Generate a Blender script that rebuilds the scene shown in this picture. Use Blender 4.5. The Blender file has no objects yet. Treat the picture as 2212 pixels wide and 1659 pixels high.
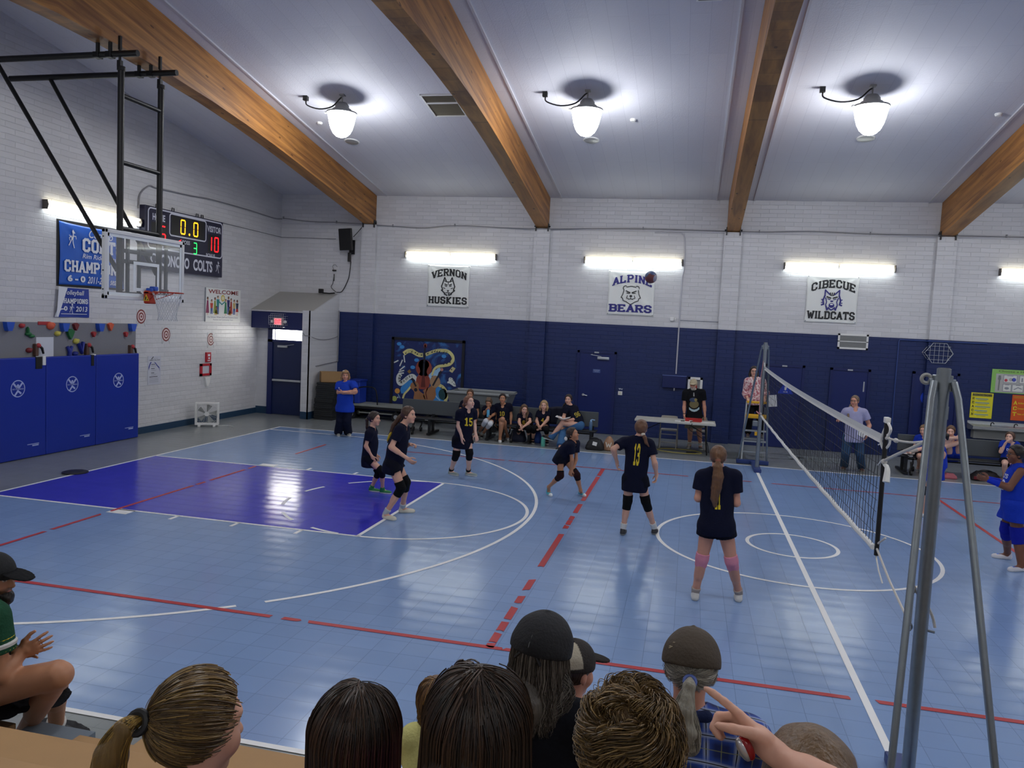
import bpy, bmesh, math, random
import numpy as np
from mathutils import Vector, Matrix, Quaternion
from mathutils.bvhtree import BVHTree
random.seed(7); RNG = np.random.default_rng(7)
PI = math.pi
SC = bpy.context.scene
COL = SC.collection
# ------------------------------------------------------------------ camera
CAM = np.array([-1.52227, -11.10565, 2.83129]); YAW, PIT, ROL, FPX = -0.219684, -0.077244, 0.048045, 1699.09
W_, H_ = 2212.0, 1659.0
def _axes():
    cy, sy, cp, sp, cr, sr = math.cos(YAW), math.sin(YAW), math.cos(PIT), math.sin(PIT), math.cos(ROL), math.sin(ROL)
    f = np.array([sy*cp, cy*cp, sp]); r0 = np.array([cy, -sy, 0.0]); u0 = np.cross(r0, f)
    return cr*r0+sr*u0, -sr*r0+cr*u0, f
CR, CU, CF = _axes()
cd = bpy.data.cameras.new('camera'); cam = bpy.data.objects.new('camera', cd); COL.objects.link(cam)
cam.matrix_world = Matrix(((CR[0], CU[0], -CF[0], CAM[0]), (CR[1], CU[1], -CF[1], CAM[1]), (CR[2], CU[2], -CF[2], CAM[2]), (0, 0, 0, 1)))
cd.sensor_fit = 'HORIZONTAL'; cd.sensor_width = 36.0; cd.lens = FPX/W_*36.0; cd.clip_start = 0.05; cd.clip_end = 200
SC.camera = cam
# ------------------------------------------------------------------ world, light level, exposure
wd = bpy.data.worlds.new('world'); SC.world = wd; wd.use_nodes = True
wd.node_tree.nodes['Background'].inputs[0].default_value = (0.75, 0.85, 1.0, 1); wd.node_tree.nodes['Background'].inputs[1].default_value = 0.6
SC.view_settings.view_transform = 'Standard'; SC.view_settings.look = 'None'; SC.view_settings.gamma = 1.0; SC.view_settings.use_curve_mapping = False
SC.view_settings.exposure = 1.55
LAMP_E, TUBE_E, WIN_E = 21.0, 5.0, 6.0
LAMP_C, TUBE_C = (0.95, 0.975, 1.0), (1.0, 0.97, 0.86)
# ------------------------------------------------------------------ pixel -> place (2212 x 1659 frame), used to survey the photograph
def ray(u, v): return CF + CR*(u-W_/2)/FPX - CU*(v-H_/2)/FPX
def on(u, v, ax, val):
    d = ray(u, v); return CAM + d*((val-CAM[ax])/d[ax])
def at_y(u, v, y): return on(u, v, 1, y)
def at_x(u, v, x): return on(u, v, 0, x)
def at_z(u, v, z=0.0): return on(u, v, 2, z)
def at_d(u, v, d): return CAM + ray(u, v)*d
# ------------------------------------------------------------------ materials
def lin(c):
    if isinstance(c, str): c = [int(c[i:i+2], 16)/255 for i in (0, 2, 4)]
    return tuple((x/12.92 if x <= 0.04045 else ((x+0.055)/1.055)**2.4) for x in c[:3])+(1.0,)
_MC = {}
def mat(name, c='808080', rough=0.55, metal=0.0, spec=0.5, emit=None, est=0.0, noise=0.0, nscale=8.0, bump=0.0, bscale=60.0, trans=0.0, alpha=1.0, attr=None, sheen=0.0):
    if name in _MC: return _MC[name]
    m = bpy.data.materials.new(name); m.use_nodes = True; nt = m.node_tree; b = nt.nodes['Principled BSDF']; L = nt.links.new
    b.inputs['Base Color'].default_value = lin(c); b.inputs['Roughness'].default_value = rough; b.inputs['Metallic'].default_value = metal
    b.inputs['Specular IOR Level'].default_value = spec
    if trans: b.inputs['Transmission Weight'].default_value = trans
    if alpha < 1: b.inputs['Alpha'].default_value = alpha
    if sheen: b.inputs['Sheen Weight'].default_value = sheen
    if emit is not None:
        b.inputs['Emission Color'].default_value = lin(emit) if isinstance(emit, str) else tuple(emit)+(1,); b.inputs['Emission Strength'].default_value = est
    tc = nt.nodes.new('ShaderNodeTexCoord')
    if attr:
        a = nt.nodes.new('ShaderNodeAttribute'); a.attribute_name = attr; L(a.outputs['Color'], b.inputs['Base Color'])
    if noise:
        n = nt.nodes.new('ShaderNodeTexNoise'); n.inputs['Scale'].default_value = nscale; n.inputs['Detail'].default_value = 4; L(tc.outputs['Object'], n.inputs['Vector'])
        r = nt.nodes.new('ShaderNodeMapRange'); r.inputs['To Min'].default_value = 1-noise; r.inputs['To Max'].default_value = 1+noise; L(n.outputs['Fac'], r.inputs['Value'])
        h = nt.nodes.new('ShaderNodeMix'); h.data_type = 'RGBA'; h.blend_type = 'MULTIPLY'; h.inputs[0].default_value = 1
        if attr: L(a.outputs['Color'], h.inputs[6])
        else: h.inputs[6].default_value = lin(c)
        L(r.outputs['Result'], h.inputs[7]); L(h.outputs[2], b.inputs['Base Color'])
    if bump:
        n2 = nt.nodes.new('ShaderNodeTexNoise'); n2.inputs['Scale'].default_value = bscale; n2.inputs['Detail'].default_value = 3; L(tc.outputs['Object'], n2.inputs['Vector'])
        bp = nt.nodes.new('ShaderNodeBump'); bp.inputs['Strength'].default_value = bump; bp.inputs['Distance'].default_value = 0.02; L(n2.outputs['Fac'], bp.inputs['Height']); L(bp.outputs['Normal'], b.inputs['Normal'])
    _MC[name] = m; return m
# ------------------------------------------------------------------ objects
MW = {}
def reg(o, M=None): MW[o.name] = M if M is not None else Matrix.Identity(4); return o
def tag(o, label, cat, group=None, kind=None):
    if label: o['label'] = label
    if cat: o['category'] = cat
    if group: o['group'] = group
    if kind: o['kind'] = kind
    return o
def thing(name, label, cat, loc=(0, 0, 0), group=None):
    o = bpy.data.objects.new(name, None); COL.objects.link(o); o.location = Vector([float(x) for x in loc]); o.empty_display_size = 0.1
    reg(o, Matrix.Translation(o.location)); return tag(o, label, cat, group)
def link_mesh(name, verts, faces, m, parent=None, smooth=False, label=None, loc=None, fmats=None):
    me = bpy.data.meshes.new(name)
    V = np.asarray(verts, dtype=float).reshape(-1, 3)
    M = MW[parent.name] if parent is not None else (Matrix.Translation(Vector([float(x) for x in loc])) if loc is not None else Matrix.Identity(4))
    off = np.array(M.translation); V = V-off
    me.from_pydata(V.tolist(), [], faces if isinstance(faces, list) else faces.tolist()); me.update()
    ms = m if isinstance(m, (list, tuple)) else [m]
    for x in ms: me.materials.append(x)
    if fmats is not None: me.polygons.foreach_set('material_index', np.asarray(fmats, dtype=np.int32))
    if smooth: me.polygons.foreach_set('use_smooth', np.ones(len(me.polygons), dtype=bool))
    o = bpy.data.objects.new(name, me); COL.objects.link(o)
    if parent is not None: o.parent = parent
    elif loc is not None: o.location = M.translation
    reg(o, M)
    if label: o['label'] = label
    return o
class MB:
    """collects shapes in world space and links them as ONE mesh object"""
    def __init__(s): s.v = []; s.f = []; s.fm = []; s.cm = 0
    def m(s, k): s.cm = k; return s
    def add(s, V, F):
        n = len(s.v); s.v += [tuple(float(c) for c in p) for p in V]; s.f += [tuple(i+n for i in f) for f in F]; s.fm += [s.cm]*len(F); return s
    def box(s, a, b, bev=0.0, R=None, c=None):
        x0, y0, z0 = a; x1, y1, z1 = b
        if bev:
            bm = bmesh.new(); bmesh.ops.create_cube(bm, size=1)
            for v in bm.verts: v.co = Vector(((x0+x1)/2+v.co.x*(x1-x0), (y0+y1)/2+v.co.y*(y1-y0), (z0+z1)/2+v.co.z*(z1-z0)))
            bmesh.ops.bevel(bm, geom=bm.edges[:], offset=bev, segments=2, affect='EDGES', profile=0.5)
            bm.verts.index_update(); V = [tuple(v.co) for v in bm.verts]; F = [[v.index for v in f.verts] for f in bm.faces]; bm.free()
        else:
            V = [(x0, y0, z0), (x1, y0, z0), (x1, y1, z0), (x0, y1, z0), (x0, y0, z1), (x1, y0, z1), (x1, y1, z1), (x0, y1, z1)]
            F = [(0, 3, 2, 1), (4, 5, 6, 7), (0, 1, 5, 4), (1, 2, 6, 5), (2, 3, 7, 6), (3, 0, 4, 7)]
        if R is not None:
            c = Vector(c if c is not None else ((x0+x1)/2, (y0+y1)/2, (z0+z1)/2)); V = [tuple(R @ (Vector(p)-c)+c) for p in V]
        return s.add(V, F)
    def tube(s, pts, r, seg=8, caps=True, closed=False, squash=None):
        P = [np.asarray(p, float) for p in pts]; n = len(P); rr = [r]*n if np.isscalar(r) else list(r)
        T = []
        for i in range(n):
            a = P[(i-1) % n] if (i > 0 or closed) else P[0]; b = P[(i+1) % n] if (i < n-1 or closed) else P[-1]
            t = b-a; T.append(t/(np.linalg.norm(t)+1e-12))
        up = np.array([0, 0, 1.0]) if abs(T[0][2]) < 0.9 else np.array([1.0, 0, 0])
        N = np.cross(T[0], up); N /= np.linalg.norm(N); V = []
        for i in range(n):
            N = N-T[i]*(N@T[i]); N /= (np.linalg.norm(N)+1e-12); B = np.cross(T[i], N)
            for k in range(seg):
                a = 2*PI*k/seg; q = 1.0 if squash is None else squash
                V.append(P[i]+rr[i]*(math.cos(a)*N+q*math.sin(a)*B))
        F = []
        for i in range(n if closed else n-1):
            j = (i+1) % n
            for k in range(seg):
                k2 = (k+1) % seg; F.append((i*seg+k, i*seg+k2, j*seg+k2, j*seg+k))
        if caps and not closed: F.append(tuple(range(seg-1, -1, -1))); F.append(tuple((n-1)*seg+k for k in range(seg)))
        return s.add(V, F)
    def cyl(s, a, b, r0, r1=None, seg=16, caps=True): return s.tube([a, b], [r0, r0 if r1 is None else r1], seg, caps)
    def lathe(s, prof, c, axis=(0, 0, 1), seg=24, caps=True):
        ax = Vector(axis).normalized(); q = Vector((0, 0, 1)).rotation_difference(ax); c = Vector([float(x) for x in c]); V = []; F = []
        for r, h in prof:
            for k in range(seg):
                a = 2*PI*k/seg; V.append(tuple(c+q @ Vector((r*math.cos(a), r*math.sin(a), h))))
        for i in range(len(prof)-1):
            for k in range(seg):
                k2 = (k+1) % seg; F.append((i*seg+k, i*seg+k2, (i+1)*seg+k2, (i+1)*seg+k))
        if caps: F.append(tuple(range(seg-1, -1, -1))); F.append(tuple((len(prof)-1)*seg+k for k in range(seg)))
        return s.add(V, F)
    def prism(s, poly, o, ux, uy, d):
        """flat polygon (2D) in the frame o, ux, uy, thickened by the vector d"""
        o, ux, uy, d = (np.asarray(x, float) for x in (o, ux, uy, d)); n = len(poly)
        V = [o+ux*p[0]+uy*p[1] for p in poly]+[o+ux*p[0]+uy*p[1]+d for p in poly]
        F = [tuple(range(n-1, -1, -1)), tuple(range(n, 2*n))]+[(i, (i+1) % n, n+(i+1) % n, n+i) for i in range(n)]
        return s.add(V, F)
    def poly(s, poly, o, ux, uy):
        o, ux, uy = (np.asarray(x, float) for x in (o, ux, uy)); return s.add([o+ux*p[0]+uy*p[1] for p in poly], [tuple(range(len(poly)))])
    def ell(s, c, r, R=None, seg=16, rings=10):
        V = []; F = []; c = np.asarray(c, float)
        for i in range(rings+1):
            t = PI*i/rings
            for k in range(seg):
                a = 2*PI*k/seg; p = np.array([r[0]*math.sin(t)*math.cos(a), r[1]*math.sin(t)*math.sin(a), r[2]*math.cos(t)])
                if R is not None: p = np.asarray(R) @ p
                V.append(c+p)
        for i in range(rings):
            for k in range(seg):
                k2 = (k+1) % seg; F.append((i*seg+k, (i+1)*seg+k, (i+1)*seg+k2, i*seg+k2))
        return s.add(V, F)
    def build(s, name, m, parent=None, smooth=False, label=None, loc=None):
        o = link_mesh(name, s.v, s.f, m, parent, smooth, label, loc, s.fm if isinstance(m, (list, tuple)) else None)
        if smooth:
            o.data.set_sharp_from_angle(angle=math.radians(40))
        return o
def solo(mb, name, m, label, cat, loc, group=None, smooth=False):
    o = mb.build(name, m, None, smooth, None, loc); return tag(o, label, cat, group)
def struct(mb, name, m, parent=None, smooth=False):
    o = mb.build(name, m, parent, smooth)
    if parent is None: o['kind'] = 'structure'
    return o
# ------------------------------------------------------------------ lettering
_TC = {}
def text2d(t, bold=0.0, space=1.0):
    """outline text as flat triangles: unit cap height about 0.7"""
    k = (t, bold, space)
    if k in _TC: return _TC[k]
    cu = bpy.data.curves.new('lettering', 'FONT'); cu.body = t; cu.size = 1; cu.offset = bold; cu.resolution_u = 3; cu.space_character = space
    o = bpy.data.objects.new('lettering', cu); COL.objects.link(o); dg = bpy.context.evaluated_depsgraph_get(); me = o.evaluated_get(dg).to_mesh()
    V = np.array([v.co[:2] for v in me.vertices]).reshape(-1, 2); F = [tuple(p.vertices) for p in me.polygons]
    o.evaluated_get(dg).to_mesh_clear(); bpy.data.objects.remove(o); bpy.data.curves.remove(cu); _TC[k] = (V, F); return V, F
BLK = {  # slab-serif varsity letters on a 4 x 6 grid: strokes, and (x, y) of horizontal slab ends
 'A': ([[(0.4, 0), (2, 6), (3.6, 0)], [(1, 2), (3, 2)]], [(0.4, 0), (3.6, 0)]), 'B': ([[(0.6, 0), (0.6, 6), (2.8, 6), (3.5, 5.3), (3.5, 3.7), (2.8, 3), (3.6, 2.3), (3.6, .7), (2.8, 0), (0.6, 0)], [(0.6, 3), (2.8, 3)]], [(.4, 0), (.4, 6)]),
 'C': ([[(3.5, 4.4), (3.5, 5.2), (2.7, 6), (1.3, 6), (.5, 5.2), (.5, .8), (1.3, 0), (2.7, 0), (3.5, .8), (3.5, 1.6)]], []), 'D': ([[(0.6, 0), (0.6, 6), (2.6, 6), (3.5, 5.1), (3.5, .9), (2.6, 0), (.6, 0)]], [(.4, 0), (.4, 6)]),
 'E': ([[(3.4, 1), (3.4, 0), (.6, 0), (.6, 6), (3.4, 6), (3.4, 5)], [(.6, 3), (2.6, 3)]], [(.4, 0), (.4, 6)]), 'H': ([[(.6, 0), (.6, 6)], [(3.4, 0), (3.4, 6)], [(.6, 3), (3.4, 3)]], [(.6, 0), (.6, 6), (3.4, 0), (3.4, 6)]),
 'I': ([[(1, 0), (1, 6)]], [(1, 0), (1, 6)]), 'K': ([[(.6, 0), (.6, 6)], [(3.3, 6), (1, 2.9), (3.4, 0)]], [(.6, 0), (.6, 6), (3.3, 0), (3.2, 6)]), 'L': ([[(.6, 6), (.6, 0), (3.3, 0), (3.3, 1.3)]], [(.6, 6), (.4, 0)]),
 'M': ([[(.6, 0), (.6, 6), (2.3, 2), (4, 6), (4, 0)]], [(.6, 0), (4, 0)]),
 'N': ([[(.6, 0), (.6, 6), (3.4, 0), (3.4, 6)]], [(.6, 0), (.5, 6), (3.4, 6)]), 'O': ([[(1.3, 0), (.5, .8), (.5, 5.2), (1.3, 6), (2.7, 6), (3.5, 5.2), (3.5, .8), (2.7, 0), (1.3, 0)]], []),
 'P': ([[(.6, 0), (.6, 6), (2.7, 6), (3.5, 5.2), (3.5, 3.6), (2.7, 2.8), (.6, 2.8)]], [(.6, 0), (.4, 6)]), 'R': ([[(.6, 0), (.6, 6), (2.7, 6), (3.5, 5.2), (3.5, 3.7), (2.7, 3), (.6, 3)], [(2, 3), (3.4, 0)]], [(.6, 0), (.4, 6), (3.5, 0)]),
 'S': ([[(3.4, 4.6), (3.4, 5.2), (2.6, 6), (1.3, 6), (.5, 5.2), (.5, 3.8), (1.2, 3.2), (2.8, 2.8), (3.5, 2.2), (3.5, .8), (2.7, 0), (1.3, 0), (.5, .8), (.5, 1.5)]], []), 'T': ([[(2, 0), (2, 6)], [(.3, 5), (.3, 6), (3.7, 6), (3.7, 5)]], [(2, 0)]),
 'U': ([[(.6, 6), (.6, .8), (1.4, 0), (2.6, 0), (3.4, .8), (3.4, 6)]], [(.6, 6), (3.4, 6)]), 'V': ([[(.4, 6), (2, 0), (3.6, 6)]], [(.4, 6), (3.6, 6)]), 'W': ([[(.3, 6), (1.4, 0), (2.5, 4.6), (3.6, 0), (4.7, 6)]], [(.3, 6), (4.7, 6)]),
 'Y': ([[(.4, 6), (2, 3), (3.6, 6)], [(2, 3), (2, 0)]], [(.4, 6), (3.6, 6), (2, 0)]), 'Z': ([[(.5, 6), (3.5, 6), (.5, 0), (3.5, 0)]], []), '-': ([[(.6, 3), (2.4, 3)]], []), ' ': ([], []),
 '0': ([[(1.3, 0), (.5, .8), (.5, 5.2), (1.3, 6), (2.7, 6), (3.5, 5.2), (3.5, .8), (2.7, 0), (1.3, 0)]], []), '1': ([[(.5, 5), (1.5, 6), (1.5, 0)], [(.5, 0), (2.5, 0)]], []),
 '2': ([[(.5, 4.6), (.5, 5.2), (1.3, 6), (2.7, 6), (3.5, 5.2), (3.5, 3.8), (.5, 0), (3.5, 0)]], []), '3': ([[(.5, 5), (1.3, 6), (2.7, 6), (3.5, 5.2), (3.5, 3.7), (2.7, 3), (1.6, 3)], [(2.7, 3), (3.5, 2.3), (3.5, .8), (2.7, 0), (1.3, 0), (.5, 1)]], []),
 '4': ([[(3, 0), (3, 6), (.5, 2), (3.8, 2)]], []), '5': ([[(3.4, 6), (.7, 6), (.7, 3.4), (2.7, 3.4), (3.5, 2.6), (3.5, .8), (2.7, 0), (1.3, 0), (.5, .9)]], []),
 '6': ([[(3.4, 5.2), (2.7, 6), (1.3, 6), (.5, 5.2), (.5, .8), (1.3, 0), (2.7, 0), (3.5, .8), (3.5, 2.3), (2.7, 3.1), (.5, 3.1)]], []), '9': ([[(.6, .8), (1.3, 0), (2.7, 0), (3.5, .8), (3.5, 5.2), (2.7, 6), (1.3, 6), (.5, 5.2), (.5, 3.7), (1.3, 2.9), (3.5, 2.9)]], []), '8': ([[(1.3, 3), (.5, 3.8), (.5, 5.2), (1.3, 6), (2.7, 6), (3.5, 5.2), (3.5, 3.8), (2.7, 3), (1.3, 3), (.5, 2.2), (.5, .8), (1.3, 0), (2.7, 0), (3.5, .8), (3.5, 2.2), (2.7, 3)]], []),
}
BW = {'I': 2, 'M': 4.6, 'W': 5, '1': 3, '-': 3, ' ': 2}
_SL = [0]
def stroke2d(pts, w, V, F, closed=False):
    for i in range(len(pts)-1):
        _SL[0] = (_SL[0]+1) % 13; zl = _SL[0]*0.00006
        a, b = np.array(pts[i][:2], float), np.array(pts[i+1][:2], float); t = b-a; L = np.linalg.norm(t)
        if L < 1e-9: continue
        t = t/L; n = np.array([-t[1], t[0]])*w/2; e = t*w*0.36; k = max(1, int(L/1.2)); m = len(V)
        for j in range(k+1):
            p = (a-e)+(t*L+2*e)*j/k; q_ = p-n; V.append(np.array([q_[0], q_[1], zl])); q_ = p+n; V.append(np.array([q_[0], q_[1], zl]))
        for j in range(k): F.append((m+2*j, m+2*j+2, m+2*j+3, m+2*j+1))
def block2d(t, w=1.15, slab=True, gap=0.9):
    V = []; F = []; x = 0
    for ch in t:
        S, E = BLK[ch]; 
        v = []; f = []
        for p in S: stroke2d(p, w, v, f)
        if slab:
            for (a, b) in E: stroke2d([(a-.55, b), (a+.55, b)], w*0.8, v, f)
        n = len(V); V += [np.array(p)+(x, 0, 0) for p in v]; F += [tuple(i+n for i in q) for q in f]; x += BW.get(ch, 4)+gap
    V = np.array(V); V[:, :2] /= 6.0; return V, F
def fit(V, x0, x1, y0, y1, keep=False, arch=0.0, shear=0.0, align='c'):
    V = np.array(V, float); Z3 = V[:, 2:3] if V.shape[1] > 2 else np.zeros((len(V), 1)); V = V[:, :2]; lo, hi = V.min(0), V.max(0); sx, sy = (x1-x0)/(hi[0]-lo[0]), (y1-y0)/(hi[1]-lo[1])
    if keep: sx = sy = min(sx, sy)
    c = (lo+hi)/2; Q = (V-c)*(sx, sy)
    if align == 'l': Q[:, 0] += x0-((lo[0]-c[0])*sx)-(x0+x1)/2
    Q[:, 0] += shear*Q[:, 1]
    if arch: Q[:, 1] -= arch*(Q[:, 0]/((x1-x0)/2))**2
    return np.hstack([Q+((x0+x1)/2, (y0+y1)/2), Z3])
class Flat:
    """a flat picture on a surface: 2D shapes in metres in the frame o, ux, uy, each layer lifted by its own hair"""
    def __init__(s, o, ux, uy, n): s.o, s.ux, s.uy, s.n = (np.asarray(x, float) for x in (o, ux, uy, n)); s.mb = MB(); s.ms = []; s.lay = 1
    def _m(s, m):
        if m not in s.ms: s.ms.append(m)
        s.mb.m(s.ms.index(m))
    def put(s, V, F, m, lift=None):
        s._m(m); l = (s.lay if lift is None else lift)*0.0012; s.mb.add([s.o+s.ux*p[0]+s.uy*p[1]+s.n*(l+(p[2] if len(p) > 2 else 0)) for p in V], F); return s
    def rect(s, x0, y0, x1, y1, m, lift=None): return s.put([(x0, y0), (x1, y0), (x1, y1), (x0, y1)], [(0, 1, 2, 3)], m, lift)
    def pol(s, P, m, lift=None): return s.put(P, [tuple(range(len(P)))], m, lift)
    def disc(s, x, y, r, m, lift=None, seg=28, ry=None): return s.pol([(x+r*math.cos(2*PI*k/seg), y+(ry or r)*math.sin(2*PI*k/seg)) for k in range(seg)], m, lift)
    def ring(s, x, y, r0, r1, m, lift=None, seg=32, a0=0, a1=2*PI, q=1.0):
        V = []; F = []
        for k in range(seg+1):
            a = a0+(a1-a0)*k/seg; V += [(x+r0*math.cos(a)*q, y+r0*math.sin(a)), (x+r1*math.cos(a)*q, y+r1*math.sin(a))]
        for k in range(seg): F.append((2*k, 2*k+1, 2*k+3, 2*k+2))
        return s.put(V, F, m, lift)
    def line(s, pts, w, m, lift=None):
        V = []; F = []; stroke2d(pts, w, V, F); return s.put(V, F, m, lift)
    def ribbon(s, pts, ws, m, lift=None):
        P = [np.array(p, float) for p in pts]; V = []; F = []
        for i, p in enumerate(P):
            t = P[min(i+1, len(P)-1)]-P[max(i-1, 0)]; t /= np.linalg.norm(t); n = np.array([-t[1], t[0]]); w = ws if np.isscalar(ws) else ws[i]
            V += [p-n*w/2, p+n*w/2]
        for i in range(len(P)-1): F.append((2*i, 2*i+2, 2*i+3, 2*i+1))
        return s.put(V, F, m, lift)
    def text(s, t, x0, x1, y0, y1, m, bold=0.02, block=False, w=1.15, arch=0, shear=0, lift=None, keep=False, align='c', slab=True):
        V, F = block2d(t, w, slab) if block else text2d(t, bold)
        return s.put(fit(V, x0, x1, y0, y1, keep, arch, shear, align), F, m, lift)
    def build(s, name, parent, label=None): return s.mb.build(name, s.ms, parent, False, label)
def spline(P, n):
    """Catmull-Rom through points"""
    P = [np.asarray(p, float) for p in P]; Q = [2*P[0]-P[1]]+P+[2*P[-1]-P[-2]]; out = []
    for k in range(n+1):
        t = (len(P)-1)*k/n; i = min(int(t), len(P)-2); f = t-i; a, b, c, d = Q[i:i+4]
        out.append(0.5*(2*b+(c-a)*f+(2*a-5*b+4*c-d)*f*f+(3*b-a-3*c+d)*f**3))
    return out
# ================================================================== the room
YF, XL, XR, YN = 9.8, -13.22, 13.4, -13.0
YRIDGE = -1.6; SL = 0.155
def ceil_z(y): return 6.2+(YF-y)*SL if y > YRIDGE else 6.2+(YF-YRIDGE)*SL-(YRIDGE-y)*SL
ZPAINT = 2.92
def nodes(name, rough=0.5):
    m = bpy.data.materials.new(name); m.use_nodes = True; nt = m.node_tree; b = nt.nodes['Principled BSDF']; b.inputs['Roughness'].default_value = rough
    return m, nt, b, nt.links.new
def N(nt, t, **k):
    n = nt.nodes.new(t)
    for a, v in k.items(): setattr(n, a, v)
    return n
def mth(nt, op, a, b=None, c=None):
    n = nt.nodes.new('ShaderNodeMath'); n.operation = op
    for i, x in enumerate((a, b, c)):
        if x is None: continue
        if isinstance(x, (int, float)): n.inputs[i].default_value = x
        else: nt.links.new(x, n.inputs[i])
    return n.outputs[0]
def mixc(nt, f, a, b):
    n = nt.nodes.new('ShaderNodeMix'); n.data_type = 'RGBA'
    if isinstance(f, (int, float)): n.inputs[0].default_value = f
    else: nt.links.new(f, n.inputs[0])
    for i, x in ((6, a), (7, b)):
        if isinstance(x, tuple): n.inputs[i].default_value = x
        else: nt.links.new(x, n.inputs[i])
    return n.outputs[2]
def block_wall(name, along, low=None, high='cfcfd6', zsplit=ZPAINT, base=None, bump=0.55):
    """painted slump-block masonry; along = which axis runs along the wall"""
    m, nt, b, L = nodes(name, 0.42)
    g = N(nt, 'ShaderNodeNewGeometry'); s = N(nt, 'ShaderNodeSeparateXYZ'); L(g.outputs['Position'], s.inputs[0])
    c = N(nt, 'ShaderNodeCombineXYZ'); L(s.outputs[along], c.inputs[0]); L(s.outputs[2], c.inputs[1])
    nz = N(nt, 'ShaderNodeTexNoise'); nz.inputs['Scale'].default_value = 3.0; nz.inputs['Detail'].default_value = 2; L(g.outputs['Position'], nz.inputs['Vector'])
    wob = mth(nt, 'MULTIPLY_ADD', nz.outputs['Fac'], 0.022, -0.011); c2 = N(nt, 'ShaderNodeCombineXYZ'); L(s.outputs[along], c2.inputs[0]); L(mth(nt, 'ADD', s.outputs[2], wob), c2.inputs[1])
    br = N(nt, 'ShaderNodeTexBrick'); br.inputs['Scale'].default_value = 1; br.inputs['Brick Width'].default_value = 0.406; br.inputs['Row Height'].default_value = 0.105; br.inputs['Mortar Size'].default_value = 0.0075; br.inputs['Mortar Smooth'].default_value = 0.7
    br.inputs['Color1'].default_value = (1, 1, 1, 1); br.inputs['Color2'].default_value = (0.90, 0.90, 0.90, 1); br.inputs['Mortar'].default_value = (0.93, 0.93, 0.93, 1); L(c2.outputs[0], br.inputs['Vector'])
    hi = lin(high); col = hi
    if low: col = mixc(nt, mth(nt, 'LESS_THAN', s.outputs[2], zsplit), hi, lin(low))
    if base: col = mixc(nt, mth(nt, 'LESS_THAN', s.outputs[2], base[0]), col, lin(base[1]))
    mu = N(nt, 'ShaderNodeMix', data_type='RGBA', blend_type='MULTIPLY'); mu.inputs[0].default_value = 1
    if isinstance(col, tuple): mu.inputs[6].default_value = col
    else: L(col, mu.inputs[6])
    L(br.outputs['Color'], mu.inputs[7]); L(mu.outputs[2], b.inputs['Base Color'])
    n2 = N(nt, 'ShaderNodeTexNoise'); n2.inputs['Scale'].default_value = 9; n2.inputs['Detail'].default_value = 4; L(g.outputs['Position'], n2.inputs['Vector'])
    rowr = N(nt, 'ShaderNodeTexWhiteNoise', noise_dimensions='2D')
    h = mth(nt, 'ADD', mth(nt, 'MULTIPLY', br.outputs['Fac'], -1.0), mth(nt, 'MULTIPLY', n2.outputs['Fac'], 0.9))
    h = mth(nt, 'ADD', h, mth(nt, 'MULTIPLY', br.outputs['Color'], 3.0))
    bp = N(nt, 'ShaderNodeBump'); bp.inputs['Strength'].default_value = bump; bp.inputs['Distance'].default_value = 0.012; L(h, bp.inputs['Height']); L(bp.outputs['Normal'], b.inputs['Normal'])
    return m
M_far = block_wall('painted_block_far', 0, '11265c', 'd6d6d9')
M_left = block_wall('painted_block_left', 1, None, 'd6d6d9', base=(0.15, '22405c'))
M_vest = block_wall('painted_block_white', 0, None, 'd3d4d8', base=(0.2, '22405c'), bump=0.3)
M_plain = mat('white_wall_paint', 'c9c9d0', 0.5, bump=0.1)
M_blue = mat('blue_gloss_paint', '101f58', 0.38, bump=0.08, bscale=30)
M_blue2 = mat('blue_door_paint', '0f2160', 0.35, bump=0.05, bscale=20)
M_black = mat('black_paint', '141416', 0.45)
M_steel = mat('galvanised_steel', '8f979c', 0.38, metal=0.85, noise=0.18, nscale=14)
M_alu = mat('brushed_aluminium', 'c3c7c9', 0.35, metal=0.8)
M_white = mat('white_plastic', 'e6e6e4', 0.45)
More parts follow.
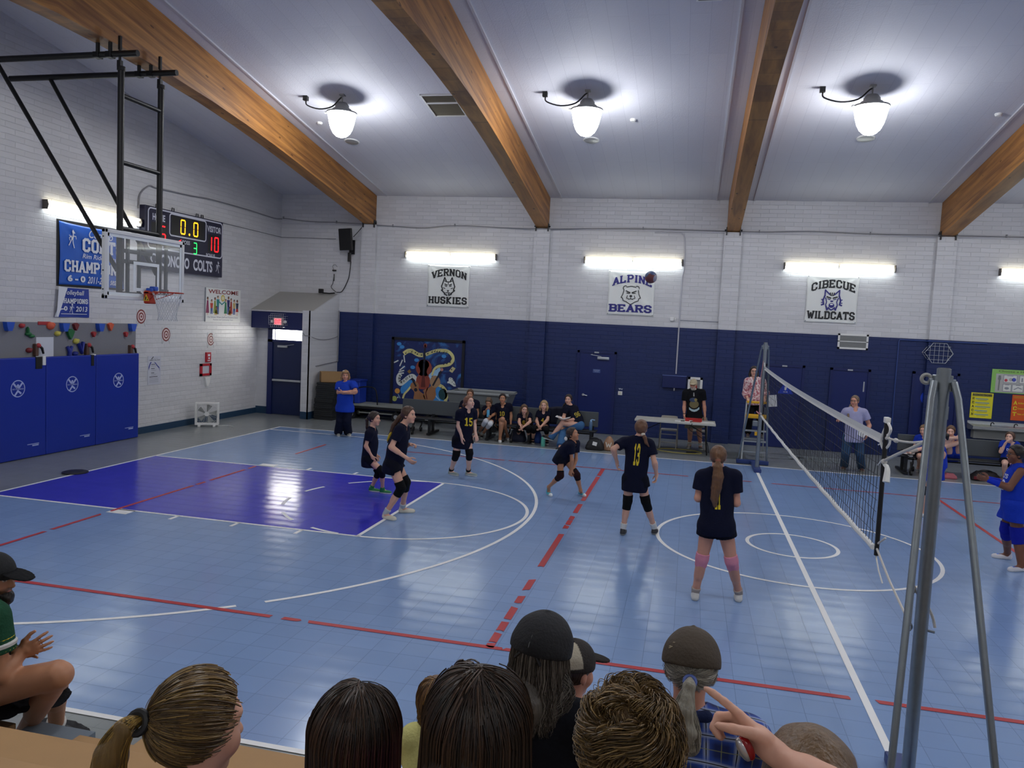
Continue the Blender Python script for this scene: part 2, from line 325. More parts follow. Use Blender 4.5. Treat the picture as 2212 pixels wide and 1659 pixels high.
# floor: modular sports tiles
def tile_mat(name, c, line=0.72, rough=0.19, wave=1.0):
    m, nt, b, L = nodes(name, rough); T = 0.25
    g = N(nt, 'ShaderNodeNewGeometry'); s = N(nt, 'ShaderNodeSeparateXYZ'); L(g.outputs['Position'], s.inputs[0])
    fx = mth(nt, 'FRACT', mth(nt, 'DIVIDE', s.outputs[0], T)); fy = mth(nt, 'FRACT', mth(nt, 'DIVIDE', s.outputs[1], T))
    ex = mth(nt, 'MINIMUM', fx, mth(nt, 'SUBTRACT', 1.0, fx)); ey = mth(nt, 'MINIMUM', fy, mth(nt, 'SUBTRACT', 1.0, fy))
    gap = mth(nt, 'LESS_THAN', mth(nt, 'MINIMUM', ex, ey), 0.0085)
    tid = N(nt, 'ShaderNodeCombineXYZ'); L(mth(nt, 'FLOOR', mth(nt, 'DIVIDE', s.outputs[0], T)), tid.inputs[0]); L(mth(nt, 'FLOOR', mth(nt, 'DIVIDE', s.outputs[1], T)), tid.inputs[1])
    wn = N(nt, 'ShaderNodeTexWhiteNoise', noise_dimensions='2D'); L(tid.outputs[0], wn.inputs['Vector'])
    nz = N(nt, 'ShaderNodeTexNoise'); nz.inputs['Scale'].default_value = 0.9; nz.inputs['Detail'].default_value = 5; L(g.outputs['Position'], nz.inputs['Vector'])
    v = mth(nt, 'ADD', mth(nt, 'MULTIPLY_ADD', wn.outputs['Value'], 0.06, 0.93), mth(nt, 'MULTIPLY_ADD', nz.outputs['Fac'], 0.06, -0.03))
    v = mth(nt, 'MULTIPLY', v, mth(nt, 'MULTIPLY_ADD', gap, line-1, 1.0))
    mu = N(nt, 'ShaderNodeMix', data_type='RGBA', blend_type='MULTIPLY'); mu.inputs[0].default_value = 1; mu.inputs[6].default_value = lin(c); L(v, mu.inputs[7]); L(mu.outputs[2], b.inputs['Base Color'])
    # each tile sags a little between its pegs and sits a hair askew
    sy = mth(nt, 'MULTIPLY', mth(nt, 'SINE', mth(nt, 'MULTIPLY', s.outputs[1], 2*PI/T)), 0.00042*wave)
    sx = mth(nt, 'MULTIPLY', mth(nt, 'SINE', mth(nt, 'MULTIPLY', s.outputs[0], 2*PI/T)), 0.00012*wave)
    wn2 = N(nt, 'ShaderNodeTexWhiteNoise', noise_dimensions='3D'); L(tid.outputs[0], wn2.inputs['Vector'])
    tilt = mth(nt, 'MULTIPLY', mth(nt, 'MULTIPLY', mth(nt, 'SUBTRACT', fy, 0.5), mth(nt, 'SUBTRACT', wn2.outputs['Value'], 0.5)), 0.003*wave)
    h = mth(nt, 'ADD', mth(nt, 'ADD', sy, sx), tilt)
    h = mth(nt, 'SUBTRACT', h, mth(nt, 'MULTIPLY', gap, 0.0012))
    bp = N(nt, 'ShaderNodeBump'); bp.inputs['Strength'].default_value = 1.0; bp.inputs['Distance'].default_value = 1.0; L(h, bp.inputs['Height']); L(bp.outputs['Normal'], b.inputs['Normal'])
    rr = mth(nt, 'MULTIPLY_ADD', nz.outputs['Fac'], 0.06, rough-0.03); L(rr, b.inputs['Roughness'])
    return m
M_court = tile_mat('court_tile_light_blue', '86a3cf')
M_key = tile_mat('court_tile_purple_blue', '4040cc', 0.85, 0.17)
M_grey = tile_mat('court_tile_grey', '8b9090', 0.86, 0.24)
M_tapew = mat('white_court_tape', 'f4f4f2', 0.4); M_taper = mat('red_court_tape', 'b5282e', 0.42, noise=0.12, nscale=3)
fl = struct(MB().box((XL-.1, YN-.1, -0.2), (XR+.1, YF+.1, 0.0)), 'floor', M_grey)
XB, YS0, YS1, XFT, KW = -11.264, -6.61, 6.483, -5.536, 1.82
ZT = 0.003
def flat_piece(name, polys, m, z=ZT, h=0.003):
    mb = MB()
    for P in polys: mb.prism(P, (0, 0, z-h), (1, 0, 0), (0, 1, 0), (0, 0, h))
    return mb.build(name, m, fl)
flat_piece('court_surface', [[(XB, YS0), (-XB, YS0), (-XB, YS1), (XB, YS1)]], M_court, 0.003)
flat_piece('key_area', [[(XB, -KW), (XFT, -KW), (XFT, KW), (XB, KW)]], M_key, 0.0045, 0.002)
LZ = 0.0058
def bar(a, b, w=0.05):
    a, b = np.array(a, float), np.array(b, float); t = (b-a)/np.linalg.norm(b-a); n = np.array([-t[1], t[0]])*w/2
    return [tuple(a-n), tuple(b-n), tuple(b+n), tuple(a+n)]
def bars(name, segs, m, w=0.05, z=LZ): return flat_piece(name, [bar(a, b, w) for a, b in segs], m, z, 0.001)
def arc(name, c, r, a0, a1, m, w=0.05, z=LZ, n=64):
    mb = MB(); V = []; F = []
    for k in range(n+1):
        a = a0+(a1-a0)*k/n
        for q in (r-w/2, r+w/2): V.append((c[0]+q*math.cos(a), c[1]+q*math.sin(a), z))
    for k in range(n): F.append((2*k, 2*k+1, 2*k+3, 2*k+2))
    mb.add(V, F); return mb.build(name, m, fl)
hw = 0.025
bars('boundary_line', [((XB, YS0), (XB, YS1)), ((-XB, YS0), (-XB, YS1)), ((XB-hw, YS1), (-XB, YS1)), ((XB-hw, YS0), (-XB, YS0))], M_tapew)
bars('half_court_line', [((0, YS0), (0, YS1))], M_tapew, 0.06, LZ+.0012)
bars('key_line', [((XB, -KW), (XFT, -KW)), ((XB, KW), (XFT, KW)), ((XFT, -KW), (XFT, KW))], M_tapew)
seg = [((x, s*KW), (x, s*(KW+.2))) for s in (-1, 1) for x in (XB+3.12, XB+4.03, XB+4.95)]
bars('lane_mark', seg, M_tapew)
bars('lane_block', [((XB+2.14, s*(KW+.1)), (XB+2.45, s*(KW+.1))) for s in (-1, 1)], M_tapew, 0.21)
arc('free_throw_arc', (XFT, 0), KW, -PI/2, PI/2, M_tapew)
for k in range(6):
    a = PI/2+0.16+k*0.515; arc('free_throw_dash', (XFT, 0), KW, a, a+0.25, M_tapew, 0.05, LZ+.001, 8)
HX = XB+1.6
arc('three_point_line', (HX, -.05), 6.02, -PI/2+0.02, -0.83, M_tapew); arc('three_point_line', (HX, -.05), 6.02, -0.785, PI/2, M_tapew)
bars('three_point_line', [((XB, 5.97), (HX+.02, 5.97)), ((XB, -6.07), (HX+.1, -6.07))], M_tapew)
arc('centre_circle', (0, 0), 1.805, 0, 2*PI, M_tapew, n=96); arc('centre_circle', (0, 0), 0.585, 0, 2*PI, M_tapew, n=64)
VF, VN = 4.55, -4.62
def tape(name, a, b, cuts, w=0.06):
    """a run of old tape, worn through where cuts say"""
    a, b = np.array(a, float), np.array(b, float); out = []; t0 = 0
    for c0, c1 in cuts: out.append((a+(b-a)*t0, a+(b-a)*c0)); t0 = c1
    out.append((a+(b-a)*t0, b)); mb = MB(); rg = random.Random(3)
    for p, q in out:
        t = (q-p)/np.linalg.norm(q-p); n = np.array([-t[1], t[0]])*w/2; j = lambda: t*rg.uniform(-.03, .03)
        mb.prism([tuple(p-n+j()), tuple(q-n+j()), tuple(q+j()*.5), tuple(q+n+j()), tuple(p+n+j())], (0, 0, LZ+.0004), (1, 0, 0), (0, 1, 0), (0, 0, .001))
    return mb.build(name, M_taper, fl)
yy = lambda y: (VF-y)/(VF-VN)
tape('attack_line', (-3.06, VF), (-3.06, VN), [(.085, .1), (.335, .36), (.43, .455), (.478, .483), (.512, .518), (.535, .57), (.735, .79), (.83, .85), (.875, .888), (.925, .932), (.955, .965), (.985, .99)], 0.075)
tape('attack_line', (3.06, VF), (3.06, VN), [])
tape('volleyball_end_line', (-9.1, VF), (-9.1, VN), [(.145, .31), (.335, .345), (.46, .475), (.5, .51), (.71, .73), (.82, .832)], 0.055)
xx = lambda x: (x+9.1)/18.2
tape('volleyball_side_line', (-9.1, VN), (9.1, VN), [(xx(-5.16), xx(-5.02)), (xx(-4.86), xx(-4.8)), (xx(-2.95), xx(-2.93)), (xx(-.12), xx(.09))])
tape('volleyball_side_line', (-9.1, VF), (9.1, VF), [(0, xx(-7.7)), (xx(-5.1), xx(-5.03)), (xx(-2.6), xx(-2.45)), (xx(-1.4), xx(-1.25)), (xx(-.2), xx(.18))], 0.045)
# ceiling of white acoustic panels
m, nt, b, L = nodes('ceiling_panels', 0.7)
g = N(nt, 'ShaderNodeNewGeometry'); s_ = N(nt, 'ShaderNodeSeparateXYZ'); L(g.outputs['Position'], s_.inputs[0]); c_ = N(nt, 'ShaderNodeCombineXYZ'); L(s_.outputs[1], c_.inputs[0]); L(s_.outputs[0], c_.inputs[1])
br = N(nt, 'ShaderNodeTexBrick'); br.inputs['Scale'].default_value = 1; br.inputs['Brick Width'].default_value = 2.4; br.inputs['Row Height'].default_value = 0.305; br.inputs['Mortar Size'].default_value = 0.004; br.inputs['Mortar Smooth'].default_value = .5; L(c_.outputs[0], br.inputs['Vector'])
br.inputs['Color1'].default_value = lin('d4d4dc'); br.inputs['Color2'].default_value = lin('cfcfd8'); br.inputs['Mortar'].default_value = lin('c0c0ca'); L(br.outputs['Color'], b.inputs['Base Color'])
n_ = N(nt, 'ShaderNodeTexNoise'); n_.inputs['Scale'].default_value = 45; L(g.outputs['Position'], n_.inputs['Vector']); bp = N(nt, 'ShaderNodeBump'); bp.inputs['Strength'].default_value = .35; bp.inputs['Distance'].default_value = .01; L(n_.outputs['Fac'], bp.inputs['Height']); L(bp.outputs['Normal'], b.inputs['Normal'])
M_ceil = m
ZR = ceil_z(YRIDGE)
struct(MB().prism([(YN-.1, 6.2-.1*SL), (YRIDGE, ZR), (YF+.1, 6.2-.1*SL), (YF+.1, 6.5), (YRIDGE, ZR+.3), (YN-.1, 6.5)], (XL-.1, 0, 0), (0, 1, 0), (0, 0, 1), (XR-XL+.2, 0, 0)), 'ceiling', M_ceil)
struct(MB().box((XL-.15, YF+.0015, 0), (XR+.15, YF+.15, 6.25)), 'wall_far', M_far)
struct(MB().prism([(YN, 0), (YF, 0), (YF, 6.25), (YRIDGE, ZR+.05), (YN, 6.25)], (XL-.1515, 0, 0), (0, 1, 0), (0, 0, 1), (.15, 0, 0)), 'wall_left', M_left)
struct(MB().prism([(YN, 0), (YF, 0), (YF, 6.25), (YRIDGE, ZR+.05), (YN, 6.25)], (XR, 0, 0), (0, 1, 0), (0, 0, 1), (.15, 0, 0)), 'wall_right', M_left)
struct(MB().box((XL-.15, YN-.15, 0), (XR+.15, YN, 6.25)), 'wall_near', M_plain)
# laminated timber beams on their pilasters
m, nt, b, L = nodes('laminated_timber', 0.5)
g = N(nt, 'ShaderNodeNewGeometry'); s_ = N(nt, 'ShaderNodeSeparateXYZ'); L(g.outputs['Position'], s_.inputs[0])
sh = mth(nt, 'ADD', s_.outputs[2], mth(nt, 'MULTIPLY', mth(nt, 'ABSOLUTE', mth(nt, 'SUBTRACT', s_.outputs[1], YRIDGE)), .165))
cv = N(nt, 'ShaderNodeCombineXYZ'); L(mth(nt, 'MULTIPLY', s_.outputs[1], .35), cv.inputs[1]); L(mth(nt, 'MULTIPLY', sh, 5.0), cv.inputs[2]); L(mth(nt, 'MULTIPLY', s_.outputs[0], 3.0), cv.inputs[0])
n1 = N(nt, 'ShaderNodeTexNoise'); n1.inputs['Scale'].default_value = 2.2; n1.inputs['Detail'].default_value = 6; n1.inputs['Distortion'].default_value = .6; L(cv.outputs[0], n1.inputs['Vector'])
lam = N(nt, 'ShaderNodeTexWhiteNoise', noise_dimensions='1D'); L(mth(nt, 'FLOOR', mth(nt, 'DIVIDE', sh, 0.038)), lam.inputs['W'])
seam = mth(nt, 'LESS_THAN', mth(nt, 'FRACT', mth(nt, 'DIVIDE', sh, 0.038)), 0.07)
cr = N(nt, 'ShaderNodeValToRGB'); cr.color_ramp.elements[0].position = .3; cr.color_ramp.elements[0].color = lin('7d4f26'); cr.color_ramp.elements[1].position = .72; cr.color_ramp.elements[1].color = lin('b9803f')
L(mth(nt, 'ADD', n1.outputs['Fac'], mth(nt, 'MULTIPLY_ADD', lam.outputs['Value'], .22, -.11)), cr.inputs['Fac'])
kn = N(nt, 'ShaderNodeTexVoronoi'); kn.inputs['Scale'].default_value = 3.2; kn.inputs['Randomness'].default_value = 1; cv2 = N(nt, 'ShaderNodeCombineXYZ'); L(mth(nt, 'MULTIPLY', s_.outputs[1], .55), cv2.inputs[1]); L(mth(nt, 'MULTIPLY', sh, 1.5), cv2.inputs[2]); L(s_.outputs[0], cv2.inputs[0]); L(cv2.outputs[0], kn.inputs['Vector'])
knot = mth(nt, 'LESS_THAN', kn.outputs['Distance'], 0.085)
col = mixc(nt, mth(nt, 'MULTIPLY', knot, .75), cr.outputs['Color'], lin('4a2a12')); col = mixc(nt, mth(nt, 'MULTIPLY', seam, .35), col, lin('5d3a1c')); L(col, b.inputs['Base Color'])
M_beam = m
pts = [(9.79, 5.385), (8.2, 5.66), (6.6, 5.93), (5.2, 6.17), (4.2, 6.33), (3.2, 6.47), (2.0, 6.61), (.8, 6.71), (-.4, 6.77), (-1.6, 6.79)]
BEAMX = [-10.47, -5.545, -0.635, 4.31, 9.24]
for i, x in enumerate(BEAMX):
    prof = pts+[(2*YRIDGE-y, z) for y, z in pts[-2::-1]]; prof = [(max(y, YN+.01), z) for y, z in prof]
    top = [(YN+.01, 6.19), (YRIDGE, ZR-.005), (9.79, 6.19)]
    bm_ = struct(MB().prism(prof+top, (x-.16, 0, 0), (0, 1, 0), (0, 0, 1), (.32, 0, 0)), 'beam_%d' % (i+1), M_beam)
    pl = MB().box((x-.215, 9.68, 0), (x+.215, 9.81, 5.38)); struct(pl, 'pillar_%d' % (i+1), M_far)
    br_ = MB()
    for s in (-1, 1): br_.box((x+s*.165-.012, 9.62, 5.3), (x+s*.165+.012, 9.79, 5.5)).cyl((x+s*.17, 9.70, 5.43), (x+s*.215, 9.70, 5.43), .018, seg=8)
    br_.build('bracket', M_black, bm_)
    for s in (-1, 1):
        y0, y1 = 9.75, YRIDGE; mb = MB(); mb.prism([(y0, ceil_z(y0)-.03), (y0, ceil_z(y0)+.01), (y1, ceil_z(y1)+.01), (y1, ceil_z(y1)-.03)], (x+s*.46-.02, 0, 0), (0, 1, 0), (0, 0, 1), (.04, 0, 0)); struct(mb, 'trim_%d' % (2*i+(s > 0)+1), M_plain)
struct(MB().box((XL, YF-.025, 5.37), (XR, YF, 5.395)), 'trim_ledge', M_plain)
struct(MB().box((XL-.01, YN, 0), (XL+.015, 8.6, 0.15)), 'baseboard_left', mat('dark_teal_base', '22405c', .4))
# entrance lean-to in the corner
mb = MB(); YD = 8.62
mb.box((XL, YD, 0), (-12.86, YD+.12, 2.4)); mb.box((-11.6, YD, 0), (-11.36, YD+.12, 2.85)); mb.box((-11.59, 8.1, 0), (-11.36, YD+.01, 2.9))
mb.prism([(8.1, 0), (YF, 0), (YF, 3.42), (8.32, 2.9), (8.1, 2.9)], (-11.405, 0, 0), (0, 1, 0), (0, 0, 1), (.05, 0, 0))
lean = struct(mb, 'wall_entrance', M_vest)
struct(MB().prism([(8.3, 2.82), (YF, 3.36), (YF, 3.42), (8.3, 2.88)], (XL, 0, 0), (0, 1, 0), (0, 0, 1), (-11.38-XL, 0, 0)), 'ceiling_entrance', mat('grey_painted_board', 'b3b1ab', .6, bump=.1), lean)
MB().box((XL+.01, 8.3, 2.375), (-11.6, 8.62, 2.835)).build('fascia', M_blue, lean)
MB().box((XL+.01, 8.285, 2.83), (-11.6, 8.32, 2.86)).build('edge_strip', M_plain, lean)
MB().box((-12.33, 8.31, 2.83), (-12.30, 9.8, 3.43), R=None).build('roof_batten', M_plain, lean) if False else None
# doors
def door(n, x0, x1, ztop, y, parent_label=None, lever=None, plate=False, closer=False, tag_sign=None, arm=0):
    f = MB(); w = .06
    f.box((x0, y-.05, 0), (x0+w, y, ztop)).box((x1-w, y-.05, 0), (x1, y, ztop)).box((x0, y-.05, ztop-w), (x1, y, ztop))
    d = struct(MB().box((x0+w, y-.022, 0.01), (x1-w, y, ztop-w)), 'door_%d' % n, M_blue2)
    f.build('door_frame', M_blue, d)
    if lever is not None:
        h = MB(); h.cyl((lever, y-.022, 1.02), (lever, y-.075, 1.02), .032, seg=14); h.tube([(lever, y-.07, 1.02), (lever+.11, y-.07, 1.0)], .012, 8); h.build('lever_handle', M_alu, d, True)
    if closer:
        h = MB(); xm = (x0+x1)/2; h.box((xm+.02, y-.1, ztop-.22), (xm+.33, y-.03, ztop-.15), .01); h.tube([(xm+.12, y-.08, ztop-.14), (xm-.16, y-.09, ztop-.1), (xm-.12, y-.05, ztop-.09)], .01, 6); h.build('door_closer', M_alu, d, True)
    if plate:
        MB().box(((x0+x1)/2-.07, y-.056, ztop-.055), ((x0+x1)/2+.05, y-.05, ztop-.02)).build('number_plate', M_alu, d)
    return d
d1 = door(1, -4.43, -3.39, 2.2, 9.8, lever=-4.22, closer=True, plate=True)
d2 = door(2, 0.37, 1.33, 2.12, 9.8, plate=True); d3 = door(3, 1.93, 2.87, 2.11, 9.8, plate=True)
d4 = door(4, 3.82, 4.87, 2.13, 9.8)
MB().box((2.72, 9.772, 1.55), (2.75, 9.78, 1.8)).build('edge_plate', M_alu, d3)
F_ = Flat((-4.0, 9.776, 1.62), (1, 0, 0), (0, 0, 1), (0, -1, 0)); F_.rect(0, 0, .2, .1, mat('faded_sign_blue', '40548c', .5)); F_.lay = 2
F_.rect(.02, .06, .18, .075, mat('pale_sign', '8f9cc0', .5)); F_.rect(.04, .025, .16, .037, mat('pale_sign', '8f9cc0', .5)); F_.build('door_sign', d1)
# the restroom doors carry round and triangular blue signs
M_sblue = mat('sign_blue', '1440c8', .4); M_swhite = mat('sign_white', 'e8eaf0', .4)
F_ = Flat((.9, 9.775, 1.52), (1, 0, 0), (0, 0, 1), (0, -1, 0)); F_.pol([(-.19, -.14), (.19, -.14), (0, .19)], M_sblue); F_.lay = 2
F_.disc(0, .06, .022, M_swhite); F_.pol([(-.03, .03), (.03, .03), (.02, -.05), (-.02, -.05)], M_swhite); F_.rect(-.05, -.1, .05, -.085, M_swhite); F_.build('restroom_sign', d2)
F_ = Flat((4.35, 9.775, 1.5), (1, 0, 0), (0, 0, 1), (0, -1, 0)); F_.disc(-.13, 0, .18, M_sblue); F_.lay = 2
F_.disc(-.13, .1, .024, M_swhite); F_.pol([(-.155, .07), (-.105, .07), (-.115, -.06), (-.145, -.06)], M_swhite); F_.rect(-.2, -.11, -.06, -.095, M_swhite); F_.build('restroom_sign', d4)
MB().box((4.55, 9.74, 1.0), (4.69, 9.778, 1.32), .008).build('push_plate', M_steel, d4)
# outside door with its bright transom
d5 = struct(MB().box((-12.72, YD-.01, 0.01), (-11.68, YD+.04, 2.03)), 'door_5', mat('dark_blue_door', '13234f', .38))
MB().box((-12.86, YD-.05, 0), (-12.72, YD+.06, 2.375)).box((-11.68, YD-.05, 0), (-11.6, YD+.06, 2.375)).box((-12.86, YD-.05, 2.0), (-11.6, YD+.06, 2.07)).box((-12.86, YD-.05, 2.345), (-11.6, YD+.06, 2.38)).box((-12.66, YD-.04, 2.05), (-12.64, YD, 2.36)).build('door_frame', M_blue, d5)
h = MB(); h.box((-12.68, YD-.11, .93), (-11.82, YD-.06, .99), .012); h.box((-12.66, YD-.08, .94), (-12.6, YD-.0, .98)); h.box((-11.9, YD-.08, .94), (-11.84, YD, .98)); h.build('panic_bar', M_alu, d5)
MB().box((-12.55, YD-.09, 1.86), (-12.25, YD-.03, 1.92), .01).tube([(-12.4, YD-.07, 1.9), (-12.05, YD-.09, 1.96)], .009, 6).build('door_closer', M_alu, d5)
w1 = struct(MB().box((-12.72, YD+.02, 2.07), (-11.68, YD+.04, 2.345)), 'window_1', mat('daylit_transom_glass', 'ffffff', .2, emit=(1.0, .98, .9), est=WIN_E))
# ================================================================== lamps
M_lampglow = mat('lit_acrylic_diffuser', 'ffffff', .3, emit=LAMP_C, est=LAMP_E)
M_lampgrey = mat('lamp_grey_housing', '8b8d8e', .5, metal=.2); M_cord = mat('black_cord', '101012', .5)
M_tubeW = mat('lit_tube_warm', 'ffffff', .4, emit=(1.0, .90, .62), est=TUBE_E*.35); M_tubeC = mat('lit_tube_cool', 'ffffff', .4, emit=(.92, 1.0, .98), est=TUBE_E)
def hang_lamp(x, y, plugdx, label, z=None):
    zc = ceil_z(y); zr = zc-.34; zb = zr-.49
    t = thing('pendant_lamp', label, 'lamp', (x, y, zc), 'high bay lamps hanging under the ceiling')
    MB().cyl((x, y, zc+.01), (x, y, zc-.2), .014, seg=8).box((x-.05, y-.05, zc-.02), (x+.05, y+.05, zc+.01)).build('hanging_stem', M_lampgrey, t, True)
    MB().lathe([(.04, 0), (.09, -.015), (.135, -.07), (.14, -.12), (.18, -.135), (.195, -.185), (.19, -.19), (.285, -.197), (.285, -.205)], (x, y, zr+.20), seg=24).build('lamp_housing', M_lampgrey, t, True)
    MB().lathe([(.283, 0), (.297, 0), (.297, -.028), (.283, -.028)], (x, y, zr), seg=32, caps=False).cyl((x-.285, y-.08, zr-.02), (x-.325, y-.09, zr-.02), .02, seg=8).build('rim_ring', M_lampgrey, t, True)
    MB().lathe([(.282, -.008), (.268, -.09), (.246, -.20), (.215, -.31), (.17, -.40), (.105, -.462), (.03, -.487), (.001, -.488)], (x, y, zr), seg=32, caps=False).build('diffuser', M_lampglow, t, True, 'glowing white acrylic diffuser')
    px = x+plugdx; c = MB(); c.tube(spline([(px, y+.03, zc-.08), (px+.03, y+.03, zc-.18), (px+.3, y+.02, zc-.26), (px+.58, y+.01, zc-.22), (x-.05, y, zc-.07), (x, y, zc-.05)], 20), .014, 6)
    c.box((px-.05, y-.01, zc-.09), (px+.04, y+.07, zc+.0)); c.build('power_cord', M_cord, t, True)
    return t
LAMPX = [-8.517, -3.648, 1.236, 6.12, 11.0]
LL = ['high bay lamp with cord, first from the corner scoreboard wall', 'high bay lamp with cord, hanging above the beam near the ceiling grille', 'high bay lamp with cord, third one along from the scoreboard wall', None, None]
for i, x in enumerate(LAMPX):
    hang_lamp(x, 3.63, -.8, LL[i] or ('high bay lamp beyond the net, bay %s from the scoreboard wall' % ('four', 'five')[i-3]))
    hang_lamp(x, -6.83, -.8, 'high bay lamp over the bleachers, bay %s from the scoreboard wall' % ('one', 'two', 'three', 'four', 'five')[i])  # unseen near row, added for the light it gives
def strip_light(a, b, n, label, ends=True):
    """two four-foot strip fittings end to end on a wall; n points into the room"""
    a, b, n = (np.array(v, float) for v in (a, b, n)); t = (b-a)/np.linalg.norm(b-a); up = np.array([0, 0, 1.0])
    o = thing('strip_light', label, 'light fixture', (a+b)/2, 'fluorescent strip lights on the walls')
    for k in (0, 1):
        p, q = a+(b-a)*(k*.5+.004), a+(b-a)*(k*.5+.496)
        ch = MB(); ch.prism([(0, -.03), (.05, -.045), (.075, 0), (.05, .045), (0, .03)], p, n, up, q-p); c = ch.build('channel', M_white, o)
        for s, m_, nm in ((1, M_tubeW, 'upper_tube'), (-1, M_tubeC, 'lower_tube')):
            MB().cyl(p+n*.085+up*.052*s+t*.02, q+n*.085+up*.052*s-t*.02, .026, seg=10).build(nm, m_, o, True)
        for e in (p, q): MB().box(tuple(e+n*.055-np.array([.02, .06, .085])*(1, 1, 1)+0), tuple(e+n*.055+np.array([.02, .06, .085]))).build('end_cap', M_lampgrey, o) if False else None
    for e, s in ((a, -1), (b, 1)):
        MB().prism([(0, -.085), (.10, -.085), (.125, 0), (.10, .085), (0, .085)], e+t*s*.012-t*.012, n, up, t*.024).build('end_cap', mat('fixture_end_brown', '5b5550', .5), o)
    return o
WL = [(-9.37, -6.8), (-4.37, -1.86), (.665, 3.21), (5.53, 8.07)]
WT = ['twin strip light on the wall above the VERNON HUSKIES banner', 'twin strip light on the wall above the ALPINE BEARS banner', 'twin strip light on the wall above the CIBECUE WILDCATS banner', 'twin strip light cut off by the picture edge, beyond the wall clock']
for (x0, x1), s in zip(WL, WT): strip_light((x0, YF, 4.585), (x1, YF, 4.585), (0, -1, 0), s)
strip_light((XL, 1.22, 4.59), (XL, 3.72, 4.59), (1, 0, 0), 'twin strip light on the side wall above the blue champions banner')
strip_light((XL, -6.0, 4.555), (XL, -3.45, 4.555), (1, 0, 0), 'twin strip light on the side wall beyond the climbing wall')  # out of view, added as an extra light source on this wall
for (x0, x1) in WL[:3]: strip_light((x0, YN, 4.585), (x1, YN, 4.585), (0, 1, 0), 'twin strip light on the wall behind the bleachers')  # added behind the camera, unseen, to help light the room
# ================================================================== things on the far wall
FX, FZ, FN = (1, 0, 0), (0, 0, 1), (0, -1, 0)
M_vinyl = mat('white_vinyl_banner', 'e9ebe8', .4, bump=.05, bscale=6); M_ink = mat('black_ink', '121317', .5); M_navyink = mat('navy_ink', '26237e', .5); M_inkgrey = mat('grey_ink', '8b8f97', .5)
def cloth(x0, x1, z0, z1, y, name, m, parent, sag=0.02, nx=28, nz=28, seed=1, sagb=0.02, axis=0):
    """a hung sheet pulled tight at its four corners: shallow folds run from the grommets"""
    V = []; F = []; rg = random.Random(seed); ph = rg.random()*6
    for j in range(nz+1):
        for i in range(nx+1):
            a, b = i/nx, j/nz; d = 0
            for (ca, cb) in ((0, 0), (1, 0), (0, 1), (1, 1)):
                r = math.hypot(a-ca, b-cb); th = math.atan2(abs(b-cb), abs(a-ca)); d += 0.011*math.sin(th*9+ph)*math.exp(-r*2.6)*min(1, r*6)
            x = x0+(x1-x0)*a; z = z0+(z1-z0)*b
            x += (0.5-a)*sag*2*(4*b*(1-b)); z += -sagb*4*a*(1-a)*(b-.3)
            p = (x, y-.018-d, z) if axis == 0 else (y+.018+d, x, z)
            V.append(p)
    for j in range(nz):
        for i in range(nx):
            q = (j*(nx+1)+i, j*(nx+1)+i+1, (j+1)*(nx+1)+i+1, (j+1)*(nx+1)+i); F.append(q if axis == 0 else q)
    o = link_mesh(name, V, F, m, parent, True); s = o.modifiers.new('thick', 'SOLIDIFY'); s.thickness = 0.003; s.offset = 0
    return o
def school_banner(x0, x1, z0, z1, top, bot, ink, label, face, seed):
    t = thing('school_banner', label, 'banner', ((x0+x1)/2, YF-.01, z0), 'school banners on the far wall')
    cloth(x0, x1, z0, z1, YF, 'banner_sheet', M_vinyl, t, seed=seed)
    for a in (x0+.03, x1-.03):
        for b_ in (z0+.03, z1-.03): MB().cyl((a, YF, b_), (a, YF-.035, b_), .014, seg=10).build('grommet', M_steel, t)
    w, h = x1-x0, z1-z0; F_ = Flat((x0, YF-.036, z0), FX, FZ, FN)
    F_.text(top, .09*w, .93*w, .74*h, .92*h, ink, block=True, arch=.1*h, w=1.25); F_.build('top_lettering', t); F_ = Flat((x0, YF-.036, z0), FX, FZ, FN); F_.text(bot, .04*w, .96*w, .07*h, .25*h, ink, block=True, w=1.3)
    F_.build('bottom_lettering', t)
    E_ = Flat((x0+w/2, YF-.036, z0+h*.475), FX, FZ, FN); face(E_, w*.16); E_.build('emblem', t); return t
def husky(E, s):
    K = lambda P, w=.16: E.line([(x*s, y*s) for x, y in P], w*s, M_ink)
    for q in (-1, 1):
        K([(q*.25, .75), (q*.55, 1.35), (q*.8, .6)]); K([(q*.8, .6), (q*.98, .1), (q*.8, -.4), (q*.98, -.45), (q*.55, -.8), (q*.5, -1.0), (q*.12, -1.15)]); K([(q*.15, .3), (q*.5, .42)], .14); K([(q*.2, .12), (q*.48, .2)], .12); K([(q*.6, .9), (q*.4, .8)], .1)
        K([(q*.7, -.1), (q*.45, -.2)], .1)
    K([(-.25, .75), (.25, .75)], .12); K([(0, .7), (0, .4)], .1)
    E.pol([(-.2*s, -.42*s), (.2*s, -.42*s), (0, -.68*s)], M_ink); K([(-.4, -.85), (0, -.72), (.4, -.85)], .1); E.disc(.1*s, -.95*s, .1*s, M_ink)
